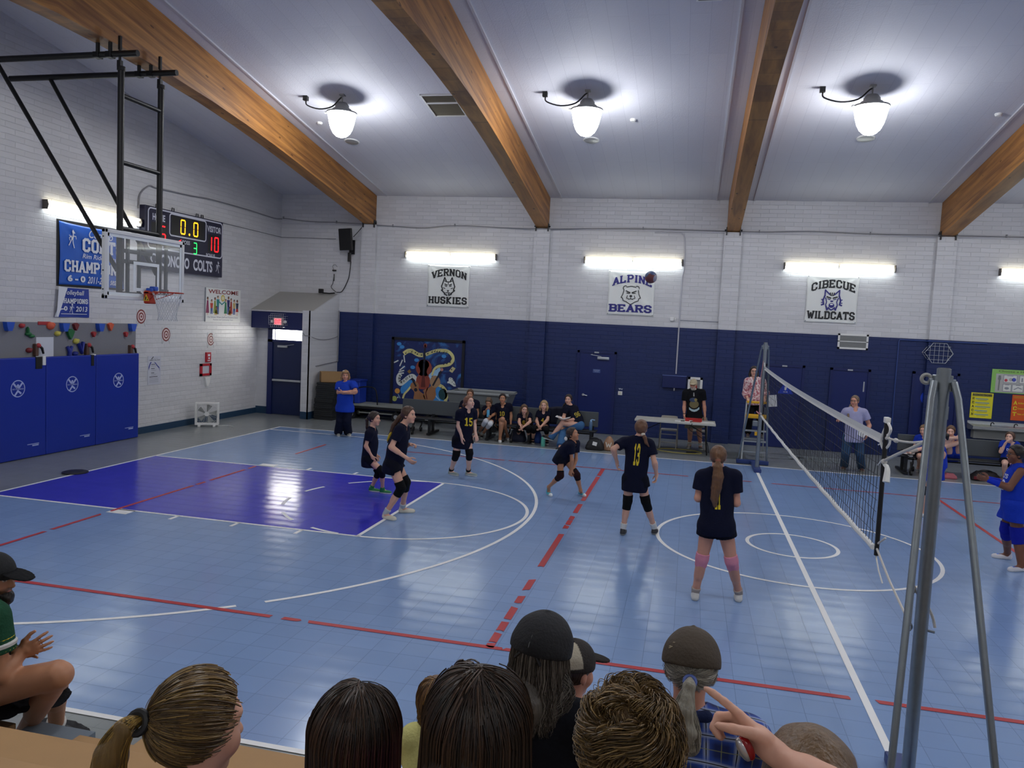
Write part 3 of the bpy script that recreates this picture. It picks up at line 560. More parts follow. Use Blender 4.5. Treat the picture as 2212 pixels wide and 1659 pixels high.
def bear(E, s):
    s *= 1.12; K = lambda P, w=.09: E.line([(x*s, y*s) for x, y in P], w*s, M_ink)
    for q in (-1, 1):
        E.ring(q*.68*s, .72*s, .22*s, .31*s, M_ink, seg=20, a0=(-.3 if q > 0 else PI*.35), a1=(PI*.65 if q > 0 else PI*1.3)); K([(q*.55, .85), (q*.1, .95)]); K([(q*.85, .5), (q*.95, 0), (q*1.15, -.4), (q*.95, -.5), (q*.9, -.75), (q*.5, -.9), (q*.2, -1.1), (0, -1.2)])
        K([(q*.12, .2), (q*.6, .4)], .12); K([(q*.2, .12), (q*.5, .15)], .1); K([(q*.4, -.15), (q*.5, -.45), (q*.2, -.55)], .07)
    K([(-.1, .95), (.1, .95)]); E.disc(0, -.2*s, .17*s, M_ink, ry=.12*s); K([(0, -.3), (0, -.5)], .06); K([(-.25, -.6), (0, -.52), (.25, -.6)], .07)
def wildcat(E, s):
    K = lambda P, w=.15, m=None: E.line([(x*s, y*s) for x, y in P], w*s, m or M_navyink)
    for q in (-1, 1):
        K([(q*.3, .75), (q*.85, 1.3), (q*.85, .6)]); K([(q*.85, .6), (q*1.05, 0), (q*.95, -.5), (q*1.2, -.6)], .18); K([(q*1.0, .1), (q*1.25, .1)], .1); K([(q*.95, -.3), (q*1.25, -.3)], .1); K([(q*.15, .3), (q*.6, .45)], .16, M_ink); K([(q*.2, .1), (q*.5, .2)], .1); K([(q*.75, .3), (q*.6, -.2), (q*.7, -.6)], .12); K([(q*.65, -.7), (q*.5, -1.2), (q*.35, -.9)], .16)
    for k in (-.25, 0, .25): K([(k, .95), (k*.6, .6)], .12, M_ink)
    E.disc(0, -.1*s, .18*s, M_navyink, ry=.1*s); E.disc(0, -.62*s, .34*s, M_navyink, ry=.3*s); E.lay = 2; E.disc(0, -.5*s, .2*s, M_vinyl, ry=.09*s); E.lay = 1; K([(-.3, -1.0), (0, -1.2), (.3, -1.0)])
school_banner(-8.72, -7.51, 3.185, 4.335, 'VERNON', 'HUSKIES', M_ink, 'white vinyl banner reading VERNON HUSKIES in black with husky head', husky, 1)
school_banner(-3.725, -2.50, 3.175, 4.34, 'ALPINE', 'BEARS', M_navyink, 'white vinyl banner reading ALPINE BEARS in purple with bear head', bear, 2)
school_banner(1.22, 2.445, 3.215, 4.38, 'CIBECUE', 'WILDCATS', M_ink, 'white vinyl banner reading CIBECUE WILDCATS with blue wildcat head', wildcat, 3)
# wall clock in a wire cage
M_wire = mat('pale_wire', 'c4c8cc', .4, metal=.5)
cx, cz = 4.33, 2.60
t = thing('wall_clock', 'round white wall clock inside a hexagonal wire guard', 'clock', (cx, YF, cz))
MB().lathe([(.145, 0), (.15, .03), (.14, .05)], (cx, YF-.0, cz), (0, -1, 0), 32).build('clock_case', mat('clock_grey', '9fa3a4', .5), t, True)
F_ = Flat((cx, YF-.051, cz), FX, FZ, FN); F_.disc(0, 0, .134, M_white); F_.lay = 2
for k in range(12):
    a = k*PI/6; V, F = text2d(str(12 if k == 0 else k), .01); V = fit(V, -.014 if k % 12 else -.018, .014 if k % 12 else .018, -.014, .014, True); F_.put(V+(.11*math.sin(a), .11*math.cos(a), 0), F, M_ink)
F_.build('clock_face', t)
F_ = Flat((cx, YF-.055, cz), FX, FZ, FN); F_.lay = 2; F_.line([(0, 0), (-.085, -.035)], .012, M_ink); F_.line([(-.01, -.006), (.06, .055)], .014, M_ink); F_.build('clock_hands', t)
g = MB(); hx = [(-.34, 0), (-.15, .255), (.17, .255), (.34, 0), (.17, -.255), (-.15, -.255)]
for y_, s in ((YF-.02, 1.0), (YF-.15, .93)): g.tube([(cx+p[0]*s, y_, cz+p[1]*s) for p in hx], .007, 6, closed=True)
for p in hx: g.tube([(cx+p[0], YF-.01, cz+p[1]), (cx+p[0]*.93, YF-.15, cz+p[1]*.93)], .006, 6)
for z in (-.16, -.06, .06, .16): w = .31-.60*abs(z)*.62; g.tube([(cx-w, YF-.15, cz+z), (cx+w, YF-.15, cz+z)], .0045, 5)
for x in (-.2, -.1, 0, .1, .2): h = .237 if abs(x) < .15 else .165; g.tube([(cx+x, YF-.15, cz-h), (cx+x, YF-.15, cz+h)], .0045, 5)
g.build('wire_guard', M_wire, t)
# return-air grilles
def grille(name, label, x0, x1, z0, z1):
    t = thing(name, label, 'vent', ((x0+x1)/2, YF, (z0+z1)/2)); f = MB(); w = .045; y = YF-.03
    f.box((x0, y, z0), (x1, YF, z0+w)).box((x0, y, z1-w), (x1, YF, z1)).box((x0, y, z0), (x0+w, YF, z1)).box((x1-w, y, z0), (x1, YF, z1)).box((x0, y, (z0+z1)/2-.01), (x1, YF, (z0+z1)/2+.01)); f.build('vent_frame', M_white, t)
    s = MB(); n = 18
    for k in range(n): z = z0+w+(z1-z0-2*w)*k/n; s.box((x0+w, YF-.022, z), (x1-w, YF-.004, z+.012))
    s.build('louvre', mat('grille_grey', '8d8f8e', .5), t); MB().box((x0+w, YF-.006, z0+w), (x1-w, YF-.001, z1-w)).build('backing', mat('grille_dark', '4c4e4e', .7), t)
grille('wall_vent', 'white framed return air grille on the blue wall above a plain door', 2.05, 2.755, 2.585, 2.965)
# electric panel, extinguisher cabinet, switch
t = thing('electrical_panel', 'blue painted electrical panel box on the wall behind the scorer', 'panel', (-1.98, YF, 1.33))
MB().box((-2.165, YF-.09, 1.35), (-1.56, YF, 1.67), .008).build('panel_box', M_blue, t); MB().box((-2.175, YF-.1, 1.66), (-1.55, YF-.0, 1.68)).build('panel_rim', mat('panel_edge', '51619b', .4), t); MB().cyl((-1.85, YF-.06, 1.28), (-1.85, YF-.06, 1.36), .02, seg=10).build('conduit_stub', M_alu, t, True)
t = thing('extinguisher_cabinet', 'white framed wall cabinet holding a red fire extinguisher', 'cabinet', (-1.45, YF, 1.2)); x0, x1, z0, z1 = -1.515, -1.145, 1.25, 1.66
f = MB(); w = .06; f.box((x0, YF-.06, z0), (x1, YF, z0+w)).box((x0, YF-.06, z1-w), (x1, YF, z1)).box((x0, YF-.06, z0), (x0+w, YF, z1)).box((x1-w, YF-.06, z0), (x1, YF, z1)); f.build('cabinet_frame', M_white, t)
MB().box((x0+w, YF-.012, z0+w), (x1-w, YF-.002, z1-w)).build('cabinet_back', mat('cabinet_inner', '9aa0a2', .5), t)
MB().lathe([(.02, 0), (.055, .01), (.055, .22), (.02, .26), (.02, .29)], (-1.33, YF-.06, z0+.06), seg=16).build('extinguisher', mat('fire_red', 'b3231f', .35), t, True)
t = thing('light_switch', 'cream light switch plate with a small sticker above it by the door', 'switch', (-3.25, YF, 1.12)); MB().box((-3.30, YF-.01, 1.07), (-3.19, YF, 1.17)).build('switch_plate', M_white, t); MB().box((-3.26, YF-.02, 1.10), (-3.235, YF-.01, 1.14)).build('toggle', mat('cream', 'd8d3a0', .5), t)
F_ = Flat((-3.30, YF-.002, 1.20), FX, FZ, FN); F_.pol([(0, .05), (.04, .0), (.06, .03), (.1, 0), (.12, .05), (.08, .035), (.06, .05)], mat('pale_sticker', 'a9b0c4', .5)); F_.build('sticker', t)
t = thing('wall_sensor', 'small white sensor box on the wall beside the ALPINE BEARS banner', 'sensor', (-2.02, YF, 3.12)); MB().box((-2.07, YF-.06, 3.08), (-1.97, YF, 3.18), .012).build('sensor_body', M_white, t); MB().cyl((-1.94, YF, 3.14), (-1.94, YF-.05, 3.12), .025, seg=10).build('sensor_eye', M_white, t, True)
# cables and conduits
M_cable = mat('grey_cable', '8b8b90', .5); M_conduit = mat('painted_conduit', 'bcbcc4', .45)
cb = MB(); pz = [(-13.15, 5.52), (-12.3, 5.44), (-11.5, 5.43), (-10.8, 5.40), (-9.8, 5.36), (-8.9, 5.33), (-8.0, 5.41), (-6.6, 5.38), (-5.6, 5.36), (-4.4, 5.40), (-2.9, 5.43), (-1.4, 5.42), (0, 5.41), (1.2, 5.45), (2.6, 5.42), (4.0, 5.41), (5.6, 5.42), (7.4, 5.41), (9, 5.42)]
cb.tube(spline([(x, YF-.135 if any(abs(x-b) < .45 for b in BEAMX) else YF-.04, z) for x, z in pz], 150), .012, 5)
for x, z in pz[::2]: cb.box((x-.012, YF-.05, z-.02), (x+.012, YF-.0, z+.05))
solo(cb, 'wall_cable', M_cable, 'grey cable clipped along the ledge under the beam ends', 'cable', (-2, YF-.04, 5.4))
cb = MB(); cb.tube([(-2.6, YF-.02, 5.34), (-1.93, YF-.02, 5.34), (-1.86, YF-.02, 5.30), (-1.83, YF-.02, 5.22), (-1.80, YF-.02, 4.8), (-1.80, YF-.02, 4.4), (-1.83, YF-.02, 4.2), (-1.83, YF-.02, 2.2), (-1.83, YF-.02, 1.72)], .018, 8).tube([(-1.83, YF-.02, 3.12), (-.86, YF-.02, 3.12)], .014, 8)
solo(cb, 'conduit_pipe', M_conduit, 'painted conduit running down the wall beside the ALPINE BEARS banner', 'conduit', (-1.83, YF-.02, 1.72), smooth=True)
cb = MB(); cb.tube([(3.45, YF-.02, 0.1), (3.45, YF-.02, 2.84), (3.47, YF-.02, 2.88), (4.05, YF-.02, 2.88), (4.06, YF-.14, 2.88), (4.56, YF-.14, 2.88), (4.57, YF-.02, 2.88), (5.4, YF-.02, 2.88)], .014, 8)
solo(cb, 'conduit_pipe', mat('blue_conduit', '2a4484', .4), 'blue painted conduit turning along the wall above the wall clock', 'conduit', (3.45, YF-.02, .1), smooth=True)
# television on its bracket
t = thing('wall_television', 'black television on a bracket high in the corner, showing its back edge', 'television', (-10.95, 9.7, 4.6))
R = Matrix.Rotation(-.42, 3, 'Z') @ Matrix.Rotation(.12, 3, 'X'); c = (-11.05, 9.45, 4.93)
MB().box((c[0]-.25, c[1]-.035, c[2]-.30), (c[0]+.25, c[1]+.035, c[2]+.30), .015, R, c).build('tv_body', M_black, t)
MB().box((c[0]-.235, c[1]-.039, c[2]-.285), (c[0]+.235, c[1]-.034, c[2]+.285), 0, R, c).build('tv_screen', mat('dark_screen', '0a0b0e', .15), t)
MB().tube([(-11.05, 9.48, 4.85), (-11.0, 9.62, 4.75), (-10.98, 9.8, 4.75)], .03, 8).box((-11.08, 9.76, 4.55), (-10.92, 9.8, 4.95)).build('wall_bracket', M_black, t)
MB().box((-11.05, 9.6, 4.33), (-10.97, 9.68, 4.58), .01).build('media_box', M_black, t)
MB().tube(spline([(-11.02, 9.77, 4.35), (-11.05, 9.77, 4.0), (-11.1, 9.77, 3.8), (-11.25, 9.75, 3.5), (-11.4, 9.72, 3.46)], 16), .012, 6).tube(spline([(-10.8, 9.4, 5.0), (-10.72, 9.6, 5.2), (-10.7, 9.77, 5.34)], 8), .01, 6).build('tv_cable', M_cord, t)
cb = MB(); cb.tube(spline([(-11.42, 9.74, 3.46), (-11.6, 9.77, 3.6), (-11.55, 9.77, 3.72), (-11.52, 9.77, 3.95)], 12), .008, 5).box((-11.57, 9.74, 4.06), (-11.46, 9.79, 4.10), .005).cyl((-11.52, 9.77, 3.78), (-11.52, 9.77, 3.98), .012, seg=6).tube(spline([(-11.52, 9.77, 4.08), (-11.58, 9.78, 4.2), (-11.5, 9.78, 4.25), (-11.44, 9.78, 4.18)], 8), .004, 5)
solo(cb, 'power_adapter', M_cord, 'black power adapter and lead dangling on the wall under the television', 'adapter', (-11.52, 9.77, 3.6))
t = thing('plug_block', 'small black camera mounted on the entrance roof edge', 'camera', (-11.84, 9.6, 3.4)); MB().box((-11.9, 9.58, 3.42), (-11.78, 9.68, 3.54), .01).build('camera_body', M_cord, t); MB().tube([(-11.8, 9.62, 3.43), (-11.6, 9.66, 3.42), (-11.45, 9.7, 3.44)], .02, 6).build('camera_arm', M_cord, t)
# the lean-to: exit sign with its wire cage, and drooping wires
t = thing('exit_sign', 'lit red EXIT sign with emergency lamps inside a wire cage', 'sign', (-12.35, 8.3, 2.45)); ex = -12.36
MB().box((ex-.135, 8.2, 2.47), (ex+.125, 8.3, 2.68), .01).build('sign_box', mat('sign_box_grey', 'b9aeb0', .5), t)
F_ = Flat((ex-.11, 8.199, 2.485), FX, FZ, FN); F_.rect(0, 0, .21, .17, mat('exit_pink_lit', 'e0a0a4', .4, emit=(1, .25, .26), est=.32)); F_.lay = 2; F_.text('EXIT', .02, .19, .025, .145, mat('exit_red_lit', 'e01018', .4, emit=(1, .02, .04), est=1.2), .03); F_.build('sign_face', t)
for s in (-1, 1): MB().lathe([(.005, 0), (.04, .01), (.045, .04), (.03, .07)], (ex-.005+s*.19, 8.28, 2.57), (0, -1, 0), 14).build('emergency_lamp', M_white, t, True)
g = MB(); 
for i in range(9): x = ex-.24+.06*i; a, b_ = (2.42, 2.78) if 1 <= i <= 7 else (2.5, 2.72); g.tube([(x, 8.29, a), (x, 8.14, a), (x, 8.14, b_), (x, 8.29, b_)], .0035, 4)
for k in range(7): z = 2.42+.06*k; w = .24 if 1 <= k <= 5 else .18; g.tube([(ex-w, 8.29, z), (ex-w, 8.14, z), (ex+w, 8.14, z), (ex+w, 8.29, z)], .0035, 4)
g.build('wire_cage', M_wire, t)
cb = MB(); cb.tube(spline([(-11.55, 8.09, 2.31), (-11.50, 8.09, 2.24), (-11.38, 8.09, 2.23), (-11.34, 8.5, 2.15), (-11.34, 9.0, 2.13), (-11.34, 9.5, 2.17), (-11.34, 9.78, 2.23)], 26), .009, 5)
solo(cb, 'drooping_wire', M_cable, 'grey wire drooping across the white entrance side wall', 'wire', (-11.34, 9, 2.1))
cb = MB(); cb.tube([(-11.34, 8.45, 1.42), (-11.34, 9.79, 1.5)], .012, 6).tube([(-11.33, 9.77, 1.5), (-11.33, 9.77, 2.95)], .016, 6)
solo(cb, 'thin_conduit', M_cable, 'thin grey conduit fixed above the cardboard box in the corner', 'conduit', (-11.34, 9.2, 1.45))
# mural of instruments on a dark blue panel
x0, x1, z0, z1 = -9.70, -7.56, .33, 2.285
t = thing('wall_mural', 'framed music mural with cello, guitar and violin among swirling notes', 'mural', ((x0+x1)/2, YF, z0))
f = MB(); w = .075; f.box((x0, YF-.05, z0), (x1, YF, z0+w)).box((x0, YF-.05, z1-w), (x1, YF, z1)).box((x0, YF-.05, z0), (x0+w, YF, z1)).box((x1-w, YF-.05, z0), (x1, YF, z1)); f.build('mural_frame', mat('mural_black_frame', '0c0f1c', .45), t)
m, nt, b, L = nodes('painted_night_sky', .45); g_ = N(nt, 'ShaderNodeNewGeometry'); n1 = N(nt, 'ShaderNodeTexNoise'); n1.inputs['Scale'].default_value = 2.1; n1.inputs['Detail'].default_value = 5; n1.inputs['Distortion'].default_value = 1.2; L(g_.outputs['Position'], n1.inputs['Vector'])
cr = N(nt, 'ShaderNodeValToRGB'); cr.color_ramp.elements[0].position = .52; cr.color_ramp.elements[0].color = lin('14245e'); cr.color_ramp.elements[1].position = .72; cr.color_ramp.elements[1].color = lin('3f86cc'); L(n1.outputs['Fac'], cr.inputs['Fac']); L(cr.outputs['Color'], b.inputs['Base Color'])
MB().box((x0+w, YF-.02, z0+w), (x1-w, YF-.002, z1-w)).build('mural_panel', m, t)
MU = lambda n, c, k=0: mat('mural_'+n, c, .5, noise=k, nscale=7)
m_cel, m_celd, m_neck, m_gui, m_vio, m_rib, m_key, m_note = MU('cello', '8e4032', .25), MU('cello_dark', '5d221c'), MU('neck', '161a28'), MU('guitar', '9a6a46', .25), MU('violin', 'a58566', .25), MU('ribbon', 'd9d28e', .1), MU('keys', 'd6dcd8'), MU('note', '2c2a2a')
F_ = Flat((x0, YF-.022, z0), FX, FZ, FN); U = lambda px, py: ((px-110)/1400*2.14, 1.955-(py-95-max(0, px-110)*.046)/1345*1.955)
def P(*pts): return [U(a, b_) for a, b_ in pts]
blue1, blue2, green = MU('sky_blue', '3a8ad0', .2), MU('pale_blue', '9cc6e6', .2), MU('dark_green', '16424a')
F_.ribbon(spline(P((330, 1190), (420, 1040), (540, 930)), 8), [.02, .16, .2, .2, .2, .2, .16, .1, .02], blue1); F_.disc(*U(1060, 1230), .26, blue1, ry=.28); F_.ribbon(spline(P((880, 930), (960, 800), (1060, 690)), 8), [.05, .2, .25, .22, .2, .15, .1, .1, .05], blue2); F_.lay = 2
F_.disc(*U(1130, 1190), .13, green, ry=.16); F_.ribbon(spline(P((960, 1120), (1000, 1230), (1080, 1310)), 8), .03, blue2)
F_.ribbon(spline(P((345, 420), (420, 370), (500, 365), (580, 410), (650, 440), (720, 440)), 30), .115, m_rib); F_.ribbon(spline(P((770, 435), (850, 400), (960, 360), (1080, 350), (1200, 370), (1280, 450), (1290, 540), (1230, 610), (1120, 640), (1010, 660), (940, 720), (905, 830)), 60), [.09]*40+[.09-.002*k for k in range(21)], m_rib)
F_.ribbon(spline(P((1040, 1010), (1120, 1050), (1180, 1130), (1205, 1220), (1180, 1330)), 24), .09, m_rib); F_.ribbon(spline(P((360, 1290), (390, 1200), (450, 1130), (520, 1040)), 20), .055, m_rib)
F_.ribbon(spline(P((300, 810), (262, 870), (265, 960), (310, 1000), (380, 950), (460, 880), (540, 850), (600, 900), (620, 950)), 44), [.13]*30+[.13-.004*k for k in range(15)], m_key); F_.lay = 3
sp = spline(P((300, 830), (282, 890), (290, 950), (330, 970), (390, 920), (460, 860), (540, 845)), 26)
for k in range(1, 26):
    if k % 7 in (0, 3): continue
    a, c = np.array(sp[k]), np.array(sp[min(k+1, 25)])-np.array(sp[k-1]); n = np.array([-c[1], c[0]])/np.linalg.norm(c); F_.line([a-n*.035, a+n*.02], .016, m_note)
for i, a in enumerate(P((500, 385), (570, 400), (610, 425), (690, 440), (810, 415), (890, 385), (940, 370), (985, 375), (1030, 375), (1110, 390), (1160, 400), (1260, 510), (1240, 575), (1180, 600), (1120, 612), (1035, 615), (980, 635), (915, 850), (1090, 1070), (1150, 1110), (385, 410))):
    F_.disc(a[0], a[1], .022, m_note, ry=.016); F_.line([(a[0]+.018, a[1]), (a[0]+.018, a[1]+.055)], .008, m_note)
for q in ((0, -.028), (0, 0), (0, .028)): F_.line([(p[0]+q[0], p[1]+q[1]) for p in spline(P((420, 380), (500, 370), (580, 410), (720, 440)), 12)], .005, m_note); F_.line([(p[0]+q[0], p[1]+q[1]) for p in spline(P((780, 430), (960, 365), (1080, 355), (1200, 375)), 12)], .005, m_note)
for a, b_ in (((350, 455), (372, 580)), ((325, 545), (280, 655)), ((168, 592), (240, 555)), ((285, 735), (370, 665)), ((270, 768), (360, 745)), ((275, 800), (355, 795))): F_.line(P(a, b_), .034, m_key)
body = lambda cx, cy, s, r: [(cx+s*(x*math.cos(r)-y*math.sin(r)), cy+s*(x*math.sin(r)+y*math.cos(r))) for x, y in [(.0, 1.0), (.22, .95), (.36, .78), (.38, .58), (.27, .38), (.22, .18), (.3, .0), (.46, -.22), (.5, -.5), (.42, -.8), (.2, -.98), (0, -1), (-.2, -.98), (-.42, -.8), (-.5, -.5), (-.46, -.22), (-.3, 0), (-.22, .18), (-.27, .38), (-.38, .58), (-.36, .78), (-.22, .95)]]
c = U(740, 830); F_.pol(body(c[0], c[1]+.02, .42, 0), m_cel); F_.disc(*U(745, 690), .235, m_cel, ry=.235); F_.lay = 4; F_.ribbon(P((745, 580), (745, 700), (742, 830)), .055, m_neck); F_.ribbon(P((755, 240), (752, 330), (748, 600)), [.03, .045, .06], m_neck); F_.disc(*U(758, 255), .05, m_cel); F_.pol(P((720, 830), (765, 830), (790, 1060), (700, 1060)), m_celd); F_.line(P((660, 900), (680, 860)), .012, m_celd); F_.line(P((820, 900), (800, 860)), .012, m_celd)
for s in (-1, 1): F_.line(P((755+s*40, 300), (755, 300)), .014, m_celd)
c = U(640, 1160); F_.pol(body(c[0], c[1]-.03, .34, .42), m_gui, 5); F_.ribbon(P((610, 1050), (560, 960), (520, 890)), .05, m_neck, 6); F_.disc(*U(605, 1115), .05, m_neck, 6)
c = U(910, 1100); F_.pol(body(c[0]+.02, c[1], .36, -.42), m_gui, 5); F_.disc(*U(970, 950), .15, m_vio, 6, ry=.17); F_.ribbon(P((930, 1030), (1000, 890), (1080, 750)), .05, m_neck, 7); F_.disc(*U(1090, 715), .045, MU('scroll', 'c08a80'), 7); F_.pol(P((740, 1130), (840, 1070), (850, 1110), (760, 1150)), m_gui, 7); F_.ribbon(P((840, 1060), (800, 1170), (830, 1290)), .03, m_celd, 7)
F_.disc(*U(468, 765), .062, MU('brown_box', '8a6a30'), 3, seg=4); F_.pol(P((1290, 655), (1350, 690), (1290, 775), (1228, 740)), MU('tape_box', 'c9c08e'), 3); F_.disc(*U(1275, 712), .018, m_note, 4)
F_.pol([U(*p) for p in ((1245, 860), (1290, 870), (1350, 960), (1372, 1035), (1330, 1035), (1265, 990), (1240, 975), (1205, 975), (1205, 945), (1230, 935), (1225, 890))], m_key, 3)
for p in ((1265, 880), (1300, 905), (1318, 925), (1295, 950), (1330, 985), (1345, 1000)): F_.disc(*U(*p), .012, m_note, 4)
F_.disc(*U(248, 1145), .075, MU('orange_drum', 'd79a48'), 3); F_.disc(*U(198, 1295), .075, MU('green_drum', 'a9b45e'), 3); F_.line(P((270, 1215), (305, 1280)), .03, MU('stick', '7ca0c4'), 3); F_.disc(*U(262, 1270), .02, m_key, 3)
F_.pol(P((1160, 1290), (1210, 1280), (1205, 1345), (1140, 1345)), m_rib, 3)
for a in P((250, 230), (310, 290), (1120, 460), (600, 540), (530, 680)): F_.disc(a[0], a[1], .07, blue1, 1, ry=.05)
F_.build('mural_painting', t)
# posters and drinking trough beyond the clock
M_yel, M_org, M_lime = mat('yellow_card', 'e3d92a', .5), mat('orange_card', 'd4561c', .5), mat('lime_card', '8fc465', .5)
x0, x1, z0, z1 = 5.165, 5.645, 1.09, 1.70
t = thing('reach_poster', 'yellow poster with REACH spelled down its side above the drinking trough', 'poster', (x0, YF, z0)); MB().box((x0, YF-.012, z0), (x1, YF, z1)).build('poster_sheet', M_yel, t)
F_ = Flat((x0, YF-.0125, z0), FX, FZ, FN); w, h = x1-x0, z1-z0; F_.rect(.05*w, .86*h, .95*w, .97*h, mat('poster_olive', '8b8748', .5)); F_.lay = 2; F_.text('IN CONCHO TEACHERS', .07*w, .93*w, .88*h, .95*h, M_ink, .03); F_.lay = 1
for k, ch in enumerate('REACH'):
    y = (.72-.155*k)*h; F_.text(ch, .06*w, .16*w, y, y+.1*h, M_ink, block=True); F_.rect(.2*w, y+.02*h, (.78+.06*(k % 3))*w, y+.06*h, mat('poster_bluegrey', '7f9aa2', .5)); F_.rect(.3*w, y-.025*h, (.72+.05*(k % 2))*w, y-.008*h, mat('poster_olive', '8b8748', .5))
F_.build('poster_print', t)
x0, x1 = 6.055, 6.54
t = thing('act_poster', 'orange red poster with ACT spelled down its side', 'poster', (x0, YF, z0)); MB().box((x0, YF-.012, z0), (x1, YF, z1)).build('poster_sheet', M_org, t)
F_ = Flat((x0, YF-.0125, z0), FX, FZ, FN); F_.rect(.06*w, .87*h, .95*w, .96*h, mat('poster_amber', 'c98a28', .5)); F_.lay = 2; F_.text('STUDENTS WILL', .08*w, .93*w, .885*h, .945*h, M_org, .02); F_.lay = 1
for k, (ch, wd_) in enumerate((('A', 'Achieve'), ('C', 'Cooperate'), ('T', 'Take charge'))):
    y = (.62-.22*k)*h; F_.text(ch, .07*w, .24*w, y, y+.15*h, M_yel, block=True); F_.text(wd_, .27*w, (.6+.08*k)*w, y+.03*h, y+.1*h, M_yel, .01, align='l')
F_.build('poster_print', t)
x0, x1, z0, z1 = 5.57, 6.9, 1.725, 2.29
t = thing('healthy_eating_poster', 'green edged poster of a lunch tray with a spoon and boxed foods', 'poster', (x0, YF, z0)); MB().box((x0, YF-.012, z0), (x1, YF, z1)).build('poster_sheet', M_lime, t)
F_ = Flat((x0, YF-.0125, z0), FX, FZ, FN); gr, wh = mat('tray_grey', 'b5b5b2', .5), mat('card_white', 'dfe0dc', .5); F_.rect(.09, .02, 1.33, .46, gr); F_.text('Choose a Healthy Plate', .14, 1.2, .485, .545, mat('brown_ink', '5a5a3a', .5), .01); F_.lay = 2
F_.ribbon([(.17, .42), (.17, .33), (.17, .30), (.165, .06)], [.05, .07, .03, .03], mat('spoon_grey', '7e8080', .4))
for (a, b_, c_, d_) in ((.25, .25, .55, .44), (.59, .25, .92, .44), (.25, .04, .44, .22), (.45, .04, .70, .22), (.74, .04, .98, .22), (.96, .25, 1.28, .44)):
    F_.lay = 2; F_.rect(a, b_, c_, d_, M_inkgrey); F_.lay = 3; F_.rect(a+.012, b_+.012, c_-.012, d_-.012, wh)
F_.lay = 4; red, blu = mat('fruit_red', 'c0404a', .5), mat('fruit_blue', '4a55b8', .5)
F_.disc(.31, .31, .035, red); F_.disc(.41, .33, .04, gr); F_.disc(.48, .33, .045, blu); F_.rect(.64, .29, .67, .38, M_inkgrey); F_.disc(.75, .34, .04, mat('pale_violet', '9a9cc8', .5)); F_.disc(.84, .12, .05, mat('pale_red', 'd68a86', .5)); F_.disc(.34, .12, .05, M_inkgrey, ry=.03); F_.line([(.5, .1), (.58, .15), (.66, .12)], .02, M_inkgrey)
for (a, b_, c_) in ((.33, .46, .41), (.7, .82, .41), (.3, .39, .195), (.53, .63, .195)): F_.rect(a, c_, b_, c_+.012, M_inkgrey)
F_.build('poster_print', t)
t = thing('soap_dispenser', 'small grey soap dispenser on the blue wall beside the yellow poster', 'dispenser', (4.95, YF, 1.0)); MB().box((4.90, YF-.09, .98), (5.0, YF, 1.22), .02).build('dispenser_case', mat('dispenser_grey', '8a8f90', .4), t, True); MB().box((4.92, YF-.095, 1.03), (4.98, YF-.088, 1.14)).build('window', M_ink, t)
t = thing('drinking_trough', 'long stainless drinking trough on the wall under the posters', 'sink', (6.2, YF, .7))
MB().prism([(0, .96), (0, 1.02), (-.02, 1.02), (-.02, .97), (-.42, .93), (-.42, .86), (-.36, .84), (-.1, .82), (0, .84)], (5.13, YF, 0), (0, 1, 0), (0, 0, 1), (2.4, 0, 0)).build('basin', M_alu, t)
MB().box((5.23, YF-.2, .62), (7.4, YF, .84)).build('lower_panel', mat('panel_grey', '8f9190', .5), t)
MB().box((5.13, YF-.43, .915), (7.53, YF-.40, .935)).build('bright_rim', mat('steel_rim', 'd8dad8', .25, metal=.6), t)
for x in (5.55, 6.05, 6.6): MB().tube(spline([(x, YF-.3, .93), (x, YF-.3, 1.0), (x+.02, YF-.35, 1.03), (x+.04, YF-.38, 1.0)], 8), .012, 6).build('tap', M_black, t, True)
# ================================================================== things on the side wall
LXv, LZv, LNv = (0, 1, 0), (0, 0, 1), (1, 0, 0)
WX = XL
M_hot = lambda n, c, e: mat('led_'+n, c, .4, emit=lin(c)[:3], est=e)
M_red, M_amb, M_grn = M_hot('red', 'ff1018', 1.3), M_hot('amber', 'ff9a10', 1.3), M_hot('green', '20e860', .8)
M_sb = mat('scoreboard_navy', '1a1a38', .4); M_sbw = mat('scoreboard_white', 'd4d6e2', .4); M_sbk = mat('scoreboard_black', '0b0b0e', .35)
# scoreboard
y0, y1, z0, z1, D = 3.80, 6.68, 3.62, 4.985, .14
t = thing('scoreboard', 'navy electronic scoreboard reading HOME and VISITOR 10 with CONCHO COLTS below', 'scoreboard', (WX, (y0+y1)/2, z0))
MB().box((WX, y0, z0), (WX+D, y1, z1), .008).build('cabinet', M_sb, t)
F_ = Flat((WX+D, y0, z0), LXv, LZv, LNv); W, H = y1-y0, z1-z0; hb = .44
def frame(x0, z0_, x1, z1_, r, w, m):
    pts = []
    for (cx_, cz_, a) in ((x1-r, z1_-r, 0), (x0+r, z1_-r, PI/2), (x0+r, z0_+r, PI), (x1-r, z0_+r, 1.5*PI)):
        for k in range(6): pts.append((cx_+r*math.cos(a+k*PI/10), cz_+r*math.sin(a+k*PI/10)))
    F_.line(pts+[pts[0]], w, m)
frame(.10, hb+.03, W-.03, H-.04, .09, .03, M_sbw); F_.text('HOME', .24, .66, H-.29, H-.14, M_sbw, .03); F_.text('VISITOR', 2.22, 2.80, H-.30, H-.15, M_sbw, .03)
